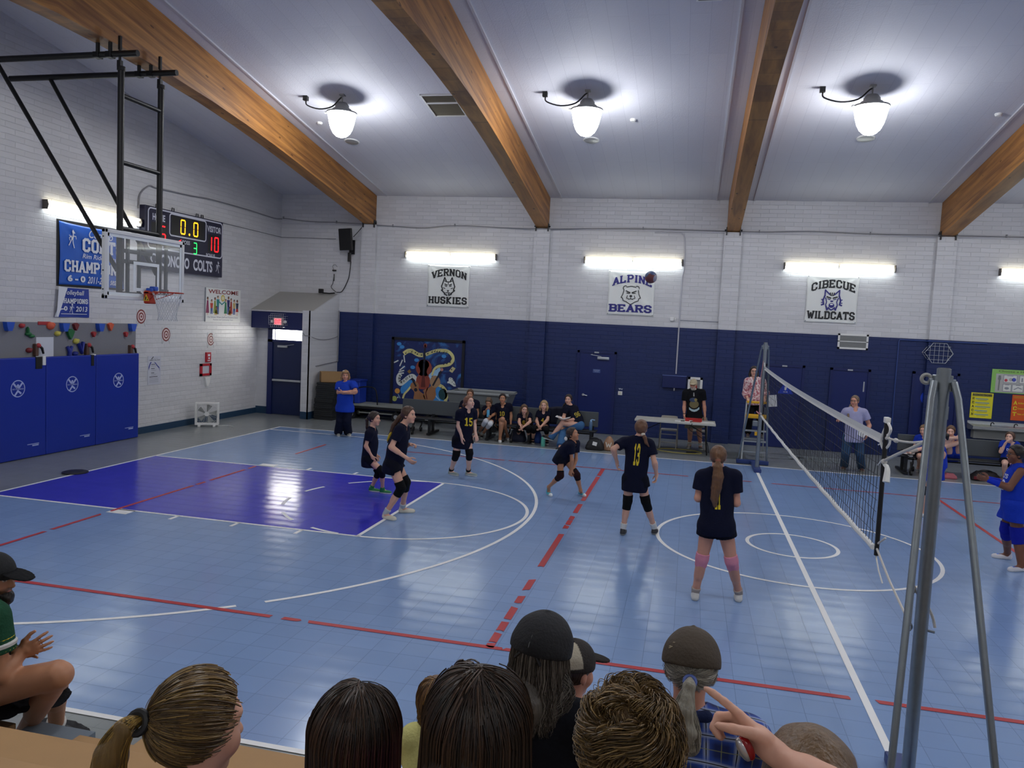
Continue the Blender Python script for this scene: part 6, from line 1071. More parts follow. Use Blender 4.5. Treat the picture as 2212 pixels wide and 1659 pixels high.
tb = bag('duffel_bag', 0, 4.72, 7.12, .002, .30, .16, .19, '1c1517', 'black and red duffel bag on the floor under the bench', True, 5); MB().box((4.45, 6.945, .03), (4.98, 6.97, .1), .01).build('red_panel', mat('bag_red', '6a1820', .7), tb)
bag('pink_bag', 0, 4.0, 7.0, .002, .14, .1, .11, 'a85a64', 'small pink bag on the floor under the bench by the net post', False, 6)
t = thing('jacket', 'dark navy jacket draped over the bench back behind number four', 'jacket', (-4.45, 7.4, .45)); mb = MB(); V = []
for j in range(9):
    for i in range(13): a, b_ = i/12, j/8; V.append((-4.75+.65*a*(1-.1*b_), 7.34-.05*math.sin(a*9)-.05*b_, .48+.42*b_-.05*(a-.5)**2*b_*4))
mb.add(V, [(j*13+i, j*13+i+1, (j+1)*13+i+1, (j+1)*13+i) for j in range(8) for i in range(12)]); o = mb.build('jacket_cloth', mat('jacket_navy', '12142a', .7), t, True); s_ = o.modifiers.new('thick', 'SOLIDIFY'); s_.thickness = .04
solo(MB().tube([(4.86, 7.75, .004), (5.2, 7.35, .004)], .012, 4), 'tape_stripe', mat('lime_tape', 'b4c46a', .5), 'pale lime tape stripe on the grey floor under the bench', 'tape', (5, 7.5, 0))
# ================================================================== bleachers in front of the camera
M_tan = mat('bleacher_tan_board', 'b08a5c', .6, noise=.08, nscale=5); M_foot = mat('bleacher_grey_step', '75808a', .5)
ROW = [(-7.36, .45), (-8.10, .80), (-8.75, 1.12), (-9.40, 1.42), (-10.05, 1.72), (-10.70, 2.02)]
def bleacher(x0, x1, label, notch=False):
    t = thing('bleacher', label, 'bleachers', ((x0+x1)/2, -7.6, 0), 'timber bleacher sections')
    for k, (y, z) in enumerate(ROW):
        d_ = .6 if k == 0 else .34
        if k == 0 and notch: mb = MB().prism([(x0, -7.53), (x0+.34, -7.53), (x0+.34, -7.36), (x1, -7.36), (x1, -7.96), (x0, -7.96)], (0, 0, z-.045), (1, 0, 0), (0, 1, 0), (0, 0, .045))
        elif k == 0: mb = MB().box((x0, -7.86, z-.09), (x1, -7.53, z), .004)
        else: mb = MB().box((x0, y-d_, z-.045), (x1, y, z), .004)
        mb.build('seat_board', M_tan, t)
        if k: MB().box((x0, y-.02+.34, z-.36), (x1, y, z-.40), 0).build('foot_board', M_foot, t); MB().box((x0+.05, y-.30, .006), (x0+.12, y-.1, z-.05)).build('support', M_frame, t); MB().box((x1-.12, y-.30, .006), (x1-.05, y-.1, z-.05)).build('support', M_frame, t)
        else: MB().box((x0+.05, -7.8, .006), (x0+.15, -7.7, z-.05)).build('support', M_frame, t); MB().box((x1-.15, -7.8, .006), (x1-.05, -7.7, z-.05)).build('support', M_frame, t)
    return t
bleacher(-4.67, 6.0, 'timber bleacher section the crowd in front is sitting on', True); bleacher(-9.5, -5.09, 'timber bleacher section the man in the black cap sits on')
t = thing('aisle_step', 'grey step board in the gap between the bleacher sections', 'step', (-5.0, -7.6, 0)); MB().box((-5.08, -7.75, .36), (-4.68, -7.40, .40)).build('step_board', M_foot, t); MB().box((-5.06, -7.7, .006), (-4.98, -7.5, .36)).build('step_leg', M_frame, t); MB().box((-4.78, -7.7, .006), (-4.7, -7.5, .36)).build('step_leg', M_frame, t); MB().box((-5.08, -7.78, .33), (-4.68, -7.75, .40)).build('brown_edge', mat('step_brown', '6e4a30', .6), t)
p = at_z(257, 1644, .45); mb = MB(); rg = random.Random(8)
for k in range(7): mb.ell((p[0]+rg.uniform(-.012, .012), p[1]+rg.uniform(-.01, .01), .459+rg.uniform(0, .008)), (.009,)*3, None, 8, 6)
solo(mb, 'popcorn', mat('popcorn_cream', 'e6dcb0', .6), 'single piece of popcorn on the tan bleacher board', 'popcorn', (p[0], p[1], .45), smooth=True)
p = at_z(108, 1585, .0); t = thing('soda_bottle', 'green plastic soda bottle on the floor beside the sitting man', 'bottle', (p[0], p[1], 0)); mg = mat('green_plastic', '3fae5a', .12, trans=.6); px, py = -5.2, -7.22
MB().lathe([(.03, .002), (.034, .01), (.034, .16), (.03, .19), (.018, .215), (.012, .235)], (px, py, 0), seg=18).build('bottle_body', mg, t, True); MB().lathe([(.015, .234), (.015, .256), (.012, .258)], (px, py, 0), seg=12).build('cap', mat('green_cap', '1f8a40', .4), t, True)
bag('drawstring_bag', 0, -5.36, -6.95, .004, .22, .12, .1, '101014', 'black drawstring bag on the floor behind the sitting man leg', True, 9)
# ================================================================== people: one smooth surface per body, grown from rounded bones
def nv(v): v = np.asarray(v, float); return v/(np.linalg.norm(v)+1e-12)
class Blob:
    """a signed-distance body: rounded cones, ellipsoids and boxes melted together, then skinned as one surface"""
    def __init__(s, k=0.02): s.p = []; s.k = k; s.sub = []
    def rc(s, a, b, ra, rb, k=None, cut=None): s.p.append(('c', np.asarray(a, float), np.asarray(b, float), ra, rb, s.k if k is None else k, cut)); return s
    def el(s, c, r, R=None, k=None, cut=None): s.p.append(('e', np.asarray(c, float), np.asarray(r, float), np.eye(3) if R is None else np.asarray(R, float), 0, s.k if k is None else k, cut)); return s
    def chain(s, pts, rs, k=None):
        for i in range(len(pts)-1): s.rc(pts[i], pts[i+1], rs[i], rs[i+1], k)
        return s
    def minus(s, c, r): s.sub.append((np.asarray(c, float), r)); return s
    def mesh(s, h, planes=(), noise=0.0, nsc=9.0):
        lo, hi = np.full(3, 1e9), np.full(3, -1e9); B = []
        for q in s.p:
            if q[0] == 'c': r = max(q[3], q[4]); a = np.minimum(q[1], q[2])-r; b = np.maximum(q[1], q[2])+r
            else: e = np.sqrt(((q[3]*q[2][None, :])**2).sum(1)); a = q[1]-e; b = q[1]+e
            B.append((a, b)); lo = np.minimum(lo, a); hi = np.maximum(hi, b)
        lo -= 3*h; hi += 3*h; n = np.ceil((hi-lo)/h).astype(int)+1; F = np.full(n, 0.25, np.float32)
        ax = [lo[i]+h*np.arange(n[i]) for i in range(3)]
        for q, (a, b) in zip(s.p, B):
            m = q[5]+3*h; i0 = np.maximum(((a-m-lo)/h).astype(int), 0); i1 = np.minimum(((b+m-lo)/h).astype(int)+2, n); sl = tuple(slice(i0[i], i1[i]) for i in range(3))
            X, Y, Z = np.meshgrid(*(ax[i][sl[i]] for i in range(3)), indexing='ij', copy=False)
            if q[0] == 'c':
                ba = q[2]-q[1]; L = ba@ba+1e-12; px, py, pz = X-q[1][0], Y-q[1][1], Z-q[1][2]; t = np.clip((px*ba[0]+py*ba[1]+pz*ba[2])/L, 0, 1)
                d = np.sqrt((px-t*ba[0])**2+(py-t*ba[1])**2+(pz-t*ba[2])**2)-(q[3]+(q[4]-q[3])*t)
            else:
                R = q[3]; px, py, pz = X-q[1][0], Y-q[1][1], Z-q[1][2]; u = [px*R[0, i]+py*R[1, i]+pz*R[2, i] for i in range(3)]
                k0 = np.sqrt(sum((u[i]/q[2][i])**2 for i in range(3))); k1 = np.sqrt(sum((u[i]/q[2][i]**2)**2 for i in range(3)))+1e-9; d = k0*(k0-1)/k1
            if q[6]:
                for (c, nn) in q[6]: d = np.maximum(d, (X-c[0])*nn[0]+(Y-c[1])*nn[1]+(Z-c[2])*nn[2])
            A = F[sl]; k = max(q[5], 1e-4); hh = np.maximum(k-np.abs(A-d), 0)/k; F[sl] = np.minimum(A, d)-hh*hh*k*0.25
        if planes or s.sub or noise:
            X, Y, Z = np.meshgrid(*ax, indexing='ij', copy=False)
            if noise: F = F+noise*(np.sin(X*nsc+2.1*np.sin(Z*nsc*.7))*np.sin(Z*nsc*1.3+1.7*np.sin(Y*nsc*.8))+.6*np.sin(Y*nsc*1.1+Z*nsc*1.9+X*nsc*.6)).astype(np.float32)
            for (c, nn) in planes: F = np.maximum(F, (X-c[0])*nn[0]+(Y-c[1])*nn[1]+(Z-c[2])*nn[2])
            for (c, r) in s.sub: F = np.maximum(F, r-np.sqrt((X-c[0])**2+(Y-c[1])**2+(Z-c[2])**2))
        return surface_net(F, lo, h)
def surface_net(F, lo, h):
    S = F < 0; n = np.array(F.shape); C = [(i, j, k) for i in (0, 1) for j in (0, 1) for k in (0, 1)]
    cnt = sum(S[i:n[0]-1+i, j:n[1]-1+j, k:n[2]-1+k].astype(np.int8) for i, j, k in C); I = np.argwhere((cnt > 0) & (cnt < 8))
    idx = -np.ones(n-1, np.int64); idx[I[:, 0], I[:, 1], I[:, 2]] = np.arange(len(I)); P = np.zeros((len(I), 3)); W = np.zeros(len(I))
    V = {c: F[I[:, 0]+c[0], I[:, 1]+c[1], I[:, 2]+c[2]].astype(float) for c in C}
    for c in C:
        for a in range(3):
            if c[a]: continue
            d = list(c); d[a] = 1; d = tuple(d); x, y = V[c], V[d]; m = (x < 0) != (y < 0); t = np.where(m, x/np.where(m, x-y, 1), 0)
            q = np.array(c, float)[None, :]+np.zeros((len(I), 3)); q[:, a] += t; P += q*m[:, None]; W += m
    P = lo+h*(I+P/W[:, None]); Q = []
    for a in range(3):
        b, c = (a+1) % 3, (a+2) % 3; sl0 = [slice(1, -1)]*3; sl1 = [slice(1, -1)]*3; sl0[a] = slice(0, -1); sl1[a] = slice(1, None)
        s0, s1 = S[tuple(sl0)], S[tuple(sl1)]; E = np.argwhere(s0 != s1); o = np.array([1, 1, 1]); o[a] = 0; E = E+o; fl_ = S[E[:, 0], E[:, 1], E[:, 2]]
        eb = np.zeros(3, int); eb[b] = 1; ec = np.zeros(3, int); ec[c] = 1
        g = lambda e: idx[e[:, 0], e[:, 1], e[:, 2]]
        q = np.stack([g(E), g(E-eb), g(E-eb-ec), g(E-ec)], 1); q[fl_] = q[fl_][:, ::-1]; Q.append(q[:, ::-1])
    return P, np.concatenate(Q)
def put(name, VF, m, parent, col=None, label=None, smooth=1):
    V, F = VF
    for _ in range(smooth):   # one relaxing pass
        A = np.zeros_like(V); w = np.zeros(len(V))
        for i in range(4):
            for j in (1, 3): np.add.at(A, F[:, i], V[F[:, (i+j) % 4]]); np.add.at(w, F[:, i], 1)
        V = V*.5+.5*A/np.maximum(w, 1)[:, None]
    o = link_mesh(name, V, F, m, parent, True, label)
    if col is not None:
        c = col(V) if callable(col) else np.tile(np.array(col, float)[None, :3], (len(V), 1)); a = o.data.color_attributes.new('tint', 'FLOAT_COLOR', 'POINT'); a.data.foreach_set('color', np.hstack([c, np.ones((len(c), 1))]).astype(np.float32).ravel())
    return o
M_skin = mat('skin', 'd8a58a', .5, attr='tint', noise=.06, nscale=30); M_shoe = mat('shoe', '888888', .5, attr='tint'); M_hairm = None
def L3(h): return np.array(lin(h)[:3])
def cloth_mat(c, rough=.85): return mat('cloth_'+c, c, rough, spec=.2, noise=.10, nscale=14, bump=.25, bscale=55)
def hair_mat(c):
    n = 'hair_'+c
    if n in _MC: return _MC[n]
    m, nt, b, L = nodes(n, .42); tc = N(nt, 'ShaderNodeTexCoord'); mp = N(nt, 'ShaderNodeMapping'); mp.inputs['Scale'].default_value = (90, 90, 7); L(tc.outputs['Object'], mp.inputs['Vector'])
    nz = N(nt, 'ShaderNodeTexNoise'); nz.inputs['Scale'].default_value = 1; nz.inputs['Detail'].default_value = 3; L(mp.outputs['Vector'], nz.inputs['Vector'])
    r = N(nt, 'ShaderNodeMapRange'); r.inputs['To Min'].default_value = .5; r.inputs['To Max'].default_value = 1.5; L(nz.outputs['Fac'], r.inputs['Value'])
    h = N(nt, 'ShaderNodeMix', data_type='RGBA', blend_type='MULTIPLY'); h.inputs[0].default_value = 1; h.inputs[6].default_value = lin(c); L(r.outputs['Result'], h.inputs[7]); L(h.outputs[2], b.inputs['Base Color'])
    bp = N(nt, 'ShaderNodeBump'); bp.inputs['Strength'].default_value = .6; bp.inputs['Distance'].default_value = .01; L(nz.outputs['Fac'], bp.inputs['Height']); L(bp.outputs['Normal'], b.inputs['Normal']); _MC[n] = m; return m
class Person:
    """joints J in world metres; s = body scale (1 = 1.70 m adult), g = girth; f = where the face looks"""
    def __init__(P, label, J, f, s=1.0, g=1.0, skin='d9a78c', hs=None, h=.0075, chest=None, tilt=0.0, group=None, up=None):
        P.J = {k: np.asarray(v, float) for k, v in J.items()}; J = P.J; P.s = s; P.g = g; P.skin = L3(skin); P.h = h; P.hs = (hs or (s*.35+.65))*.97
        P.up = nv(J['neck']-(J['hipL']+J['hipR'])/2); P.pel = (J['hipL']+J['hipR'])/2
        r = nv(J['shR']-J['shL']); rh = nv(J['hipR']-J['hipL']); P.r = nv(r-P.up*(r@P.up)); P.rh = nv(rh-P.up*(rh@P.up)); P.f = np.cross(P.up, P.r); P.fh = np.cross(P.up, P.rh)
        P.hf = nv(f); hr = np.cross(P.hf, np.array([0, 0, 1.0])); P.hr = nv(hr); P.hu = np.cross(P.hr, P.hf)
        if tilt: c, q = math.cos(tilt), math.sin(tilt); P.hr, P.hu = c*P.hr+q*P.hu, c*P.hu-q*P.hr
        z0 = min(v[2] for v in P.J.values()); P.t = thing('person', label, 'person', (P.pel[0], P.pel[1], max(0, z0-.03)), group)
        P.feet = {}; P.hands = {}
    def H(P, r, f, u): return P.J['head']+(P.hr*r+P.hf*f+P.hu*u)*P.hs
    def HR(P): return np.stack([P.hr, P.hf, P.hu], 1)
    def T(P, r, f, u): L = np.linalg.norm(P.J['neck']-P.pel); return P.pel+P.up*L*u+P.r*r+P.f*f
    def foot(P, side, heel, toe): P.feet[side] = (np.asarray(heel, float), np.asarray(toe, float))
    def torso(P, B, o=0.0, k=.05, cut=None):
        J, s, g = P.J, P.s, P.g; R = np.stack([P.r, P.f, P.up], 1); Rh = np.stack([P.rh, P.fh, P.up], 1); L = np.linalg.norm(J['neck']-P.pel); q = L/.52
        sw = np.linalg.norm(J['shR']-J['shL'])/2; a = max(min(sw*.92, .17*s*g), .10)
        B.el(P.pel+P.up*.02*q-P.fh*.01, (np.array([.158, .112, .12])*s*np.array([g, g, 1]))+o, Rh, k, cut); B.el(P.pel+P.up*L*.36, (np.array([.128*s*g, .094*s*g, .15*q]))+o, R, k, cut); B.el(P.pel+P.up*L*.68, (np.array([a, .105*s*g, .16*q]))+o, R, k, cut)
        B.rc(J['shL']*.9+J['shR']*.1, J['shR']*.9+J['shL']*.1, .05*s+o, .05*s+o, k, cut)
        nb = J['neck']+P.up*.01
        for sd in ('shL', 'shR'): B.rc(nb-P.up*.015, J[sd]*.85+nb*.15, .042*s+o, .048*s+o, k, cut)
    def limb(P, B, a, b, ra, rb, o=0.0, k=.02, t0=0.0, t1=1.0, cutend=False):
        A, Z = P.J[a], P.J[b]; p, q = A+(Z-A)*t0, A+(Z-A)*t1; c = None
        if cutend: d = nv(q-p); e = q+d*.0; c = [(e, d)]; q = q+d*.03
        r = lambda t: ra+(rb-ra)*t
        B.rc(p, q, r(t0)*P.s*P.g+o, r(t1)*P.s*P.g+o, k, c); return P
    def arm(P, B, sd): 
        P.limb(B, 'sh'+sd, 'el'+sd, .047, .037); P.limb(B, 'el'+sd, 'wr'+sd, .038, .025); A, Z = P.J['el'+sd], P.J['wr'+sd]; B.rc(A+(Z-A)*.12, A+(Z-A)*.4, .040*P.s*P.g, .036*P.s*P.g, .02)
    def leg(P, B, sd):
        P.limb(B, 'hip'+sd, 'kn'+sd, .088, .056, k=.03); P.limb(B, 'kn'+sd, 'an'+sd, .053, .036); K, A = P.J['kn'+sd], P.J['an'+sd]; d = nv(A-K); bk = -P.fh-d*((-P.fh)@d); T = nv(P.J['hip'+sd]-K); 
        b2 = T-d*(T@d); bk = nv(-b2) if np.linalg.norm(b2) > .35 else nv(bk); bk = bk if (bk@P.fh) < .5 else -bk; B.rc(K+(A-K)*.18+bk*.012*P.s, K+(A-K)*.5+bk*.010*P.s, .048*P.s*P.g, .042*P.s*P.g, .03)
    def head(P, B, beard=False):
        hs = P.hs; R = P.HR(); E = lambda c, r, k=.02: B.el(P.H(*c), np.array(r)*hs, R, k*hs)
        E((0, -.008, .03), (.074, .094, .09)); E((0, .02, -.045), (.056, .066, .074), .03); E((0, .066, -.102), (.02, .018, .018), .03); E((-.038, .052, -.032), (.028, .028, .03), .03); E((.038, .052, -.032), (.028, .028, .03), .03); E((0, .07, .032), (.05, .022, .016), .02)
        B.rc(P.H(0, .086, .008), P.H(0, .106, -.03), .008*hs, .0135*hs, .012*hs); E((.011, .094, -.034), (.009, .01, .008), .008); E((-.011, .094, -.034), (.009, .01, .008), .008); E((0, .083, -.062), (.024, .012, .007), .008); E((0, .081, -.074), (.02, .011, .007), .008)
        for q in (-1, 1): E((q*.03, .072, .006), (.014, .013, .010), .006); E((q*.076, -.006, -.008), (.010, .020, .032), .006)
        B.rc(P.J['neck']-P.up*.03, P.H(0, -.02, -.06), .052*P.s*(.5+.5*P.g), .050*hs, .03)
    def hand(P, sd, d, n, curl=.5, spread=.12, thumb=.6, fingers=None, sc=1.0): P.hands[sd] = (nv(d), nv(n), curl, spread, thumb, fingers, sc)
    def do_hand(P, B, sd):
        w = P.J['wr'+sd]; e = P.J['el'+sd]
        d, n, curl, spread, thumb, fing, sc = P.hands.get(sd, (nv(w-e+np.array([0, 0, -.05])), nv((P.r if sd == 'L' else -P.r)*1.0+P.f*.2), .55, .10, .5, None, 1.0)); n = nv(n-d*(n@d)); t = np.cross(d, n) if sd == 'R' else np.cross(n, d); s = P.s*.98*sc*(1.06 if P.s < .9 else 1)
        M = np.stack([d, t, n], 1); B.el(w+d*.046*s, np.array([.052, .039, .0165])*s, M, .012); B.rc(w-d*.01, w+d*.03*s, .024*P.s*P.g, .024*s, .015); ang = lambda a: nv(d*math.cos(a)+n*math.sin(a))
        for i, (o, L, r) in enumerate(((.030, .072, .0086), (.010, .080, .009), (-.010, .074, .0085), (-.029, .058, .0076))):
            c = curl if fing is None else fing[i]; b = w+(d*.083+t*o*1.02)*s-n*.002; sp = t*spread*(o/.03); f1 = nv(ang(c*.55)+sp*.6); f2 = nv(ang(c*1.35)+sp*.4); f3 = nv(ang(c*2.1)+sp*.2); L *= s; p1 = b+f1*L*.45; p2 = p1+f2*L*.32; p3 = p2+f3*L*.24
            B.rc(w+(d*.05+t*o*.75)*s, b, r*1.25*s, r*1.1*s, .008); B.rc(b, p1, r*1.08*s, r*s, .003); B.rc(p1, p2, r*s, r*.93*s, .003); B.rc(p2, p3, r*.93*s, r*.8*s, .003)
        b = w+(d*.022+t*.026)*s; p1 = b+nv(d*.6+t*.75+n*thumb*.5)*.040*s; p2 = p1+nv(d*.9+t*(.45-.3*thumb)+n*thumb*.7)*.034*s; p3 = p2+nv(d+t*(.15-.4*thumb)+n*thumb*.6)*.026*s; B.rc(w+d*.03*s, b, .02*s, .015*s, .01); B.rc(b, p1, .0145*s, .0115*s, .005); B.rc(p1, p2, .0112*s, .0100*s, .003); B.rc(p2, p3, .010*s, .008*s, .003)
    def facecol(P, lips='b5655c', brow='5a4030', eye='3a2a20', mouth=0.0, stubble=None):
        def f(V):
            C = np.tile(P.skin[None, :], (len(V), 1)); D = (V-P.J['head'])/P.hs; r, fw, u = D@P.hr, D@P.hf, D@P.hu; near = (np.abs(r) < .1) & (np.abs(fw) < .15) & (np.abs(u) < .15); ar = np.abs(r)
            def m(w, c): C[:] = C*(1-w[:, None])+np.asarray(c)[None, :]*w[:, None]
            sm = lambda d, e: np.clip(.5-d/e, 0, 1)*near
            m(.35*sm(np.sqrt(((ar-.042)/.022)**2+((u+.035)/.022)**2)-1, .8)*(fw > .03), P.skin*np.array([1.0, .72, .68]))
            m(sm(np.sqrt((r/.022)**2+((u+.067)/.0105)**2)-1, .35)*(fw > .06), L3(lips))
            if mouth: m(sm(np.sqrt((r/.014)**2+((u+.068)/(.008*mouth))**2)-1, .3)*(fw > .06), L3('3a1512'))
            m(sm(np.sqrt(((ar-.03)/.0135)**2+((u-.006)/.0072)**2)-1, .35)*(fw > .045), L3('d9d4cc')); m(sm(np.sqrt(((ar-.03)/.0065)**2+((u-.006)/.0072)**2)-1, .35)*(fw > .045), L3(eye)); m(.8*sm(np.sqrt(((ar-.03)/.0155)**2+((u-.0125)/.003)**2)-1, .5)*(fw > .045), L3('2a1d18'))
            m(.85*sm(np.sqrt(((ar-.031)/.019)**2+((u-.027-.12*(ar-.02))/.0042)**2)-1, .5)*(fw > .045), L3(brow)); m(.7*sm(np.sqrt(((ar-.009)/.004)**2+((u+.043)/.003)**2)-1, .6)*(fw > .08), P.skin*.35)
            if stubble: m(.8*np.clip((-.035-u)/.02, 0, 1)*np.clip((fw+.02)/.03, 0, 1)*near*(np.sqrt((r/.02)**2+((u+.067)/.009)**2) > 1), L3(stubble))
            return C
        return f
    def body(P, parts='LR', face=None, h=None, legs='LR', hands='LR', head=True, extra=None):
        B = Blob(.02); P.torso(B, -.004)
        for sd in parts: P.arm(B, sd)
        for sd in legs:
            P.leg(B, sd)
            if sd in P.feet: he, to = P.feet[sd]; d = nv(to-he); B.rc(P.J['an'+sd], he+d*.06*P.s+np.array([0, 0, .045]), .036*P.s, .034*P.s); B.rc(he+d*.05*P.s+np.array([0, 0, .05]), he+d*.16*P.s+np.array([0, 0, .04]), .034*P.s, .026*P.s)
        for sd in hands: P.do_hand(B, sd)
        if head: P.head(B)
        if extra: extra(B)
        P.b = put('body', B.mesh(h or P.h), M_skin, P.t, face or P.facecol()); return P
    def shirt(P, c, sleeve=.55, hem=-.06, o=.014, name='shirt', loose=.0, neckr=.072, vneck=.03, h=None, m=None, so=.012, noise=.003, hemgirth=0.014, long=False, waist=.016):
        B = Blob(.03); hp = P.pel+P.up*hem; P.torso(B, o, .05)
        if hemgirth: B.el(P.pel+P.up*(hem+.05), (np.array([.165*P.g, .12*P.g, .16])*P.s)+o+hemgirth, np.stack([P.rh, P.fh, P.up], 1), .06)
        Lt = np.linalg.norm(P.J['neck']-P.pel); B.rc(P.pel+P.up*Lt*.2, P.pel+P.up*Lt*.55, (.105*P.g*P.s)+o+waist*.3, .105*P.g*P.s+o+waist*.3, .06); B.el(P.pel+P.up*Lt*.33, np.array([.132*P.s*P.g+waist, .098*P.s*P.g+waist, .2])+o, np.stack([P.r, P.f, P.up], 1), .06)
        for sd in 'LR':
            if sleeve: P.limb(B, 'sh'+sd, 'el'+sd, .05, .046, o+so, .03, 0, min(sleeve, 1), sleeve < 1)
            if long: P.limb(B, 'el'+sd, 'wr'+sd, .044, .034, o+so, .02, 0, long, True)
        if not sleeve:
            for sd in 'LR': B.minus(P.J['sh'+sd]+(P.r if sd == 'R' else -P.r)*.05*P.s, .062*P.s)
        B.minus(P.J['neck']+P.up*.035*P.s+P.f*.012, neckr*P.s)
        if vneck: B.minus(P.J['neck']+P.f*(.085*P.s)-P.up*vneck*P.s, .045*P.s)
        P.sh = put(name, B.mesh(h or P.h, [(hp, -P.up)], noise), m or cloth_mat(c), P.t); return P
    def shorts(P, c, t=.45, o=.014, name='shorts', flare=.01, noise=.002, top=.10, knee_o=None):
        B = Blob(.03); Rh = np.stack([P.rh, P.fh, P.up], 1); B.el(P.pel+P.up*.02-P.fh*.01, (np.array([.158*P.g, .112*P.g, .12])*P.s)+o, Rh)
        for sd in 'LR': P.limb(B, 'hip'+sd, 'kn'+sd, .09, .062+flare*2, o+flare*.5, .03, 0, t, True)
        P.so = put(name, B.mesh(P.h, [(P.pel+P.up*top, P.up)], noise), cloth_mat(c), P.t); return P
    def skirt(P, c, t=.5, flare=.05):
        B = Blob(.05); Rh = np.stack([P.rh, P.fh, P.up], 1); B.el(P.pel+P.up*.02, (np.array([.165*P.g, .125*P.g, .13])*P.s)+.012, Rh); d = nv((P.J['knL']+P.J['knR'])/2-P.pel); e = P.pel+d*np.linalg.norm((P.J['knL']+P.J['knR'])/2-P.pel)*t
        for sd in 'LR': P.limb(B, 'hip'+sd, 'kn'+sd, .10, .10+flare, .012, .06, 0, min(t+.1, 1), False)
        put('skirt', B.mesh(P.h, [(P.pel+P.up*.1, P.up), (e, d)], .004, 16), cloth_mat(c), P.t); return P
    def trousers(P, c, flare=.0, o=.012, noise=.003, name='trousers', m=None):
        B = Blob(.03); Rh = np.stack([P.rh, P.fh, P.up], 1); B.el(P.pel+P.up*.02-P.fh*.01, (np.array([.158*P.g, .114*P.g, .12])*P.s)+o, Rh)
        for sd in 'LR': P.limb(B, 'hip'+sd, 'kn'+sd, .092, .064, o+.004, .03); P.limb(B, 'kn'+sd, 'an'+sd, .062, .05+flare, o+.006, .03, 0, 1.02, True)
        put(name, B.mesh(P.h, [(P.pel+P.up*.1, P.up)], noise, 14), m or cloth_mat(c), P.t); return P
    def kneepads(P, c, a=.28, b=.3, o=.011, m=None):
        for sd in 'LR':
            B = Blob(.02); K, Hp, A = P.J['kn'+sd], P.J['hip'+sd], P.J['an'+sd]; p = K+(Hp-K)*a; q = K+(A-K)*b; B.rc(p, K, (.056+.032*a)*P.s*P.g+o, .056*P.s*P.g+o, .02, [(p, nv(p-K))]); B.rc(K, q, .056*P.s*P.g+o, .051*P.s*P.g+o, .02, [(q, nv(q-K))]); put('knee_pad', B.mesh(P.h*.9), m or cloth_mat(c), P.t)
        return P
    def socks(P, c, t=.35):
        for sd in 'LR':
            K, A = P.J['kn'+sd], P.J['an'+sd]; q = A+(K-A)*t; B = Blob(.01); B.rc(q, A, .046*P.s*P.g+.004, .037*P.s*P.g+.006, .01, [(q, nv(q-A))]); put('sock', B.mesh(P.h*.9), cloth_mat(c), P.t)
        return P
    def shoes(P, c, sole='e8e8e4', lace=None, high=False, up=np.array([0, 0, 1.0]), toe=None):
        for sd in P.feet:
            he, to = P.feet[sd]; d = nv(to-he); L = np.linalg.norm(to-he); s = P.s; z = nv(up-d*(up@d)); lat = np.cross(d, z); B = Blob(.02); a = he+d*.035*s; b = to-d*.035*s
            B.rc(a+z*.030, b+z*.022, .034*s, .036*s, .02); B.el((a+b)/2+z*.028+d*.01, np.array([L*.48, .044*s, .034]), np.stack([d, lat, z], 1), .02); B.rc(a+z*.04, P.J['an'+sd]*.6+(a+z*.07)*.4, .038*s, .041*s, .02)
            if high: B.rc(P.J['an'+sd]-z*.02, P.J['an'+sd]+nv(P.J['kn'+sd]-P.J['an'+sd])*.03, .043*s, .046*s, .02)
            cc, cs = L3(c), L3(sole); cl = L3(lace) if lace else cc; ct = L3(toe) if toe else cc; j = P.J['an'+sd]
            def col(V, he=he, d=d, z=z, L=L, lat=lat):
                u = (V-he)@z; x = (V-he)@d/L; y = np.abs((V-he)@lat); C = np.tile(cc[None, :], (len(V), 1)); C[x > .80] = ct; C[(x > .4) & (x < .78) & (u > .05) & (y < .02)] = cl; C[u < .024] = cs; return C
            cut = [] if high else [(P.J['an'+sd]+z*.018, z)]
            put('shoe', B.mesh(P.h*.85, [(he+z*.001, -z)]+cut), M_shoe, P.t, col)
        return P
    def hair(P, c, tail=None, rs=None, vol=.018, line=(.055, .052), extra=None, name='hair', tie=None, nape=-.085, m=None):
        B = Blob(.015); hs = P.hs; p0 = P.H(0, line[0], line[1]); n = nv(P.hf*.86-P.hu*.5); v = np.array([.074, .094, .09])+vol; B.el(P.H(0, -.010, .03), v*hs, P.HR(), .01, [(p0, n), (P.H(0, 0, nape), -P.hu)])
        if tail is not None: B.chain(tail, rs or [.03]*len(tail), .012)
        if extra: extra(B)
        P.hair_o = put(name, B.mesh(min(P.h, .007), (), .0014, 60), m or hair_mat(c), P.t)
        if tie is not None: B = Blob(.01); B.el(tail[0], np.array([.03, .03, .022])*1.0, None); put('hair_tie', B.mesh(.006), cloth_mat(tie), P.t)
        return P
    def decal(P, target, c, V, F, centre, right, up, size, d=.35, name='number', lift=.003):
        """lettering laid on the cloth: thrown along the surface's own direction and set just above it"""
        n = nv(np.cross(nv(right), nv(up))); bm = bmesh.new(); vs = [bm.verts.new((float(p[0]), float(p[1]), 0)) for p in V]
        for f in F:
            try: bm.faces.new([vs[i] for i in f])
            except ValueError: pass
        bmesh.ops.triangulate(bm, faces=bm.faces[:])
        for _ in range(5):
            E = [e for e in bm.edges if e.calc_length()*size > .022]
            if not E: break
            bmesh.ops.subdivide_edges(bm, edges=E, cuts=1); bmesh.ops.triangulate(bm, faces=[f for f in bm.faces if len(f.verts) > 3])
        bm.verts.index_update(); Q = np.array([v.co[:] for v in bm.verts]); Fq = [[v.index for v in f.verts] for f in bm.faces]; bm.free()
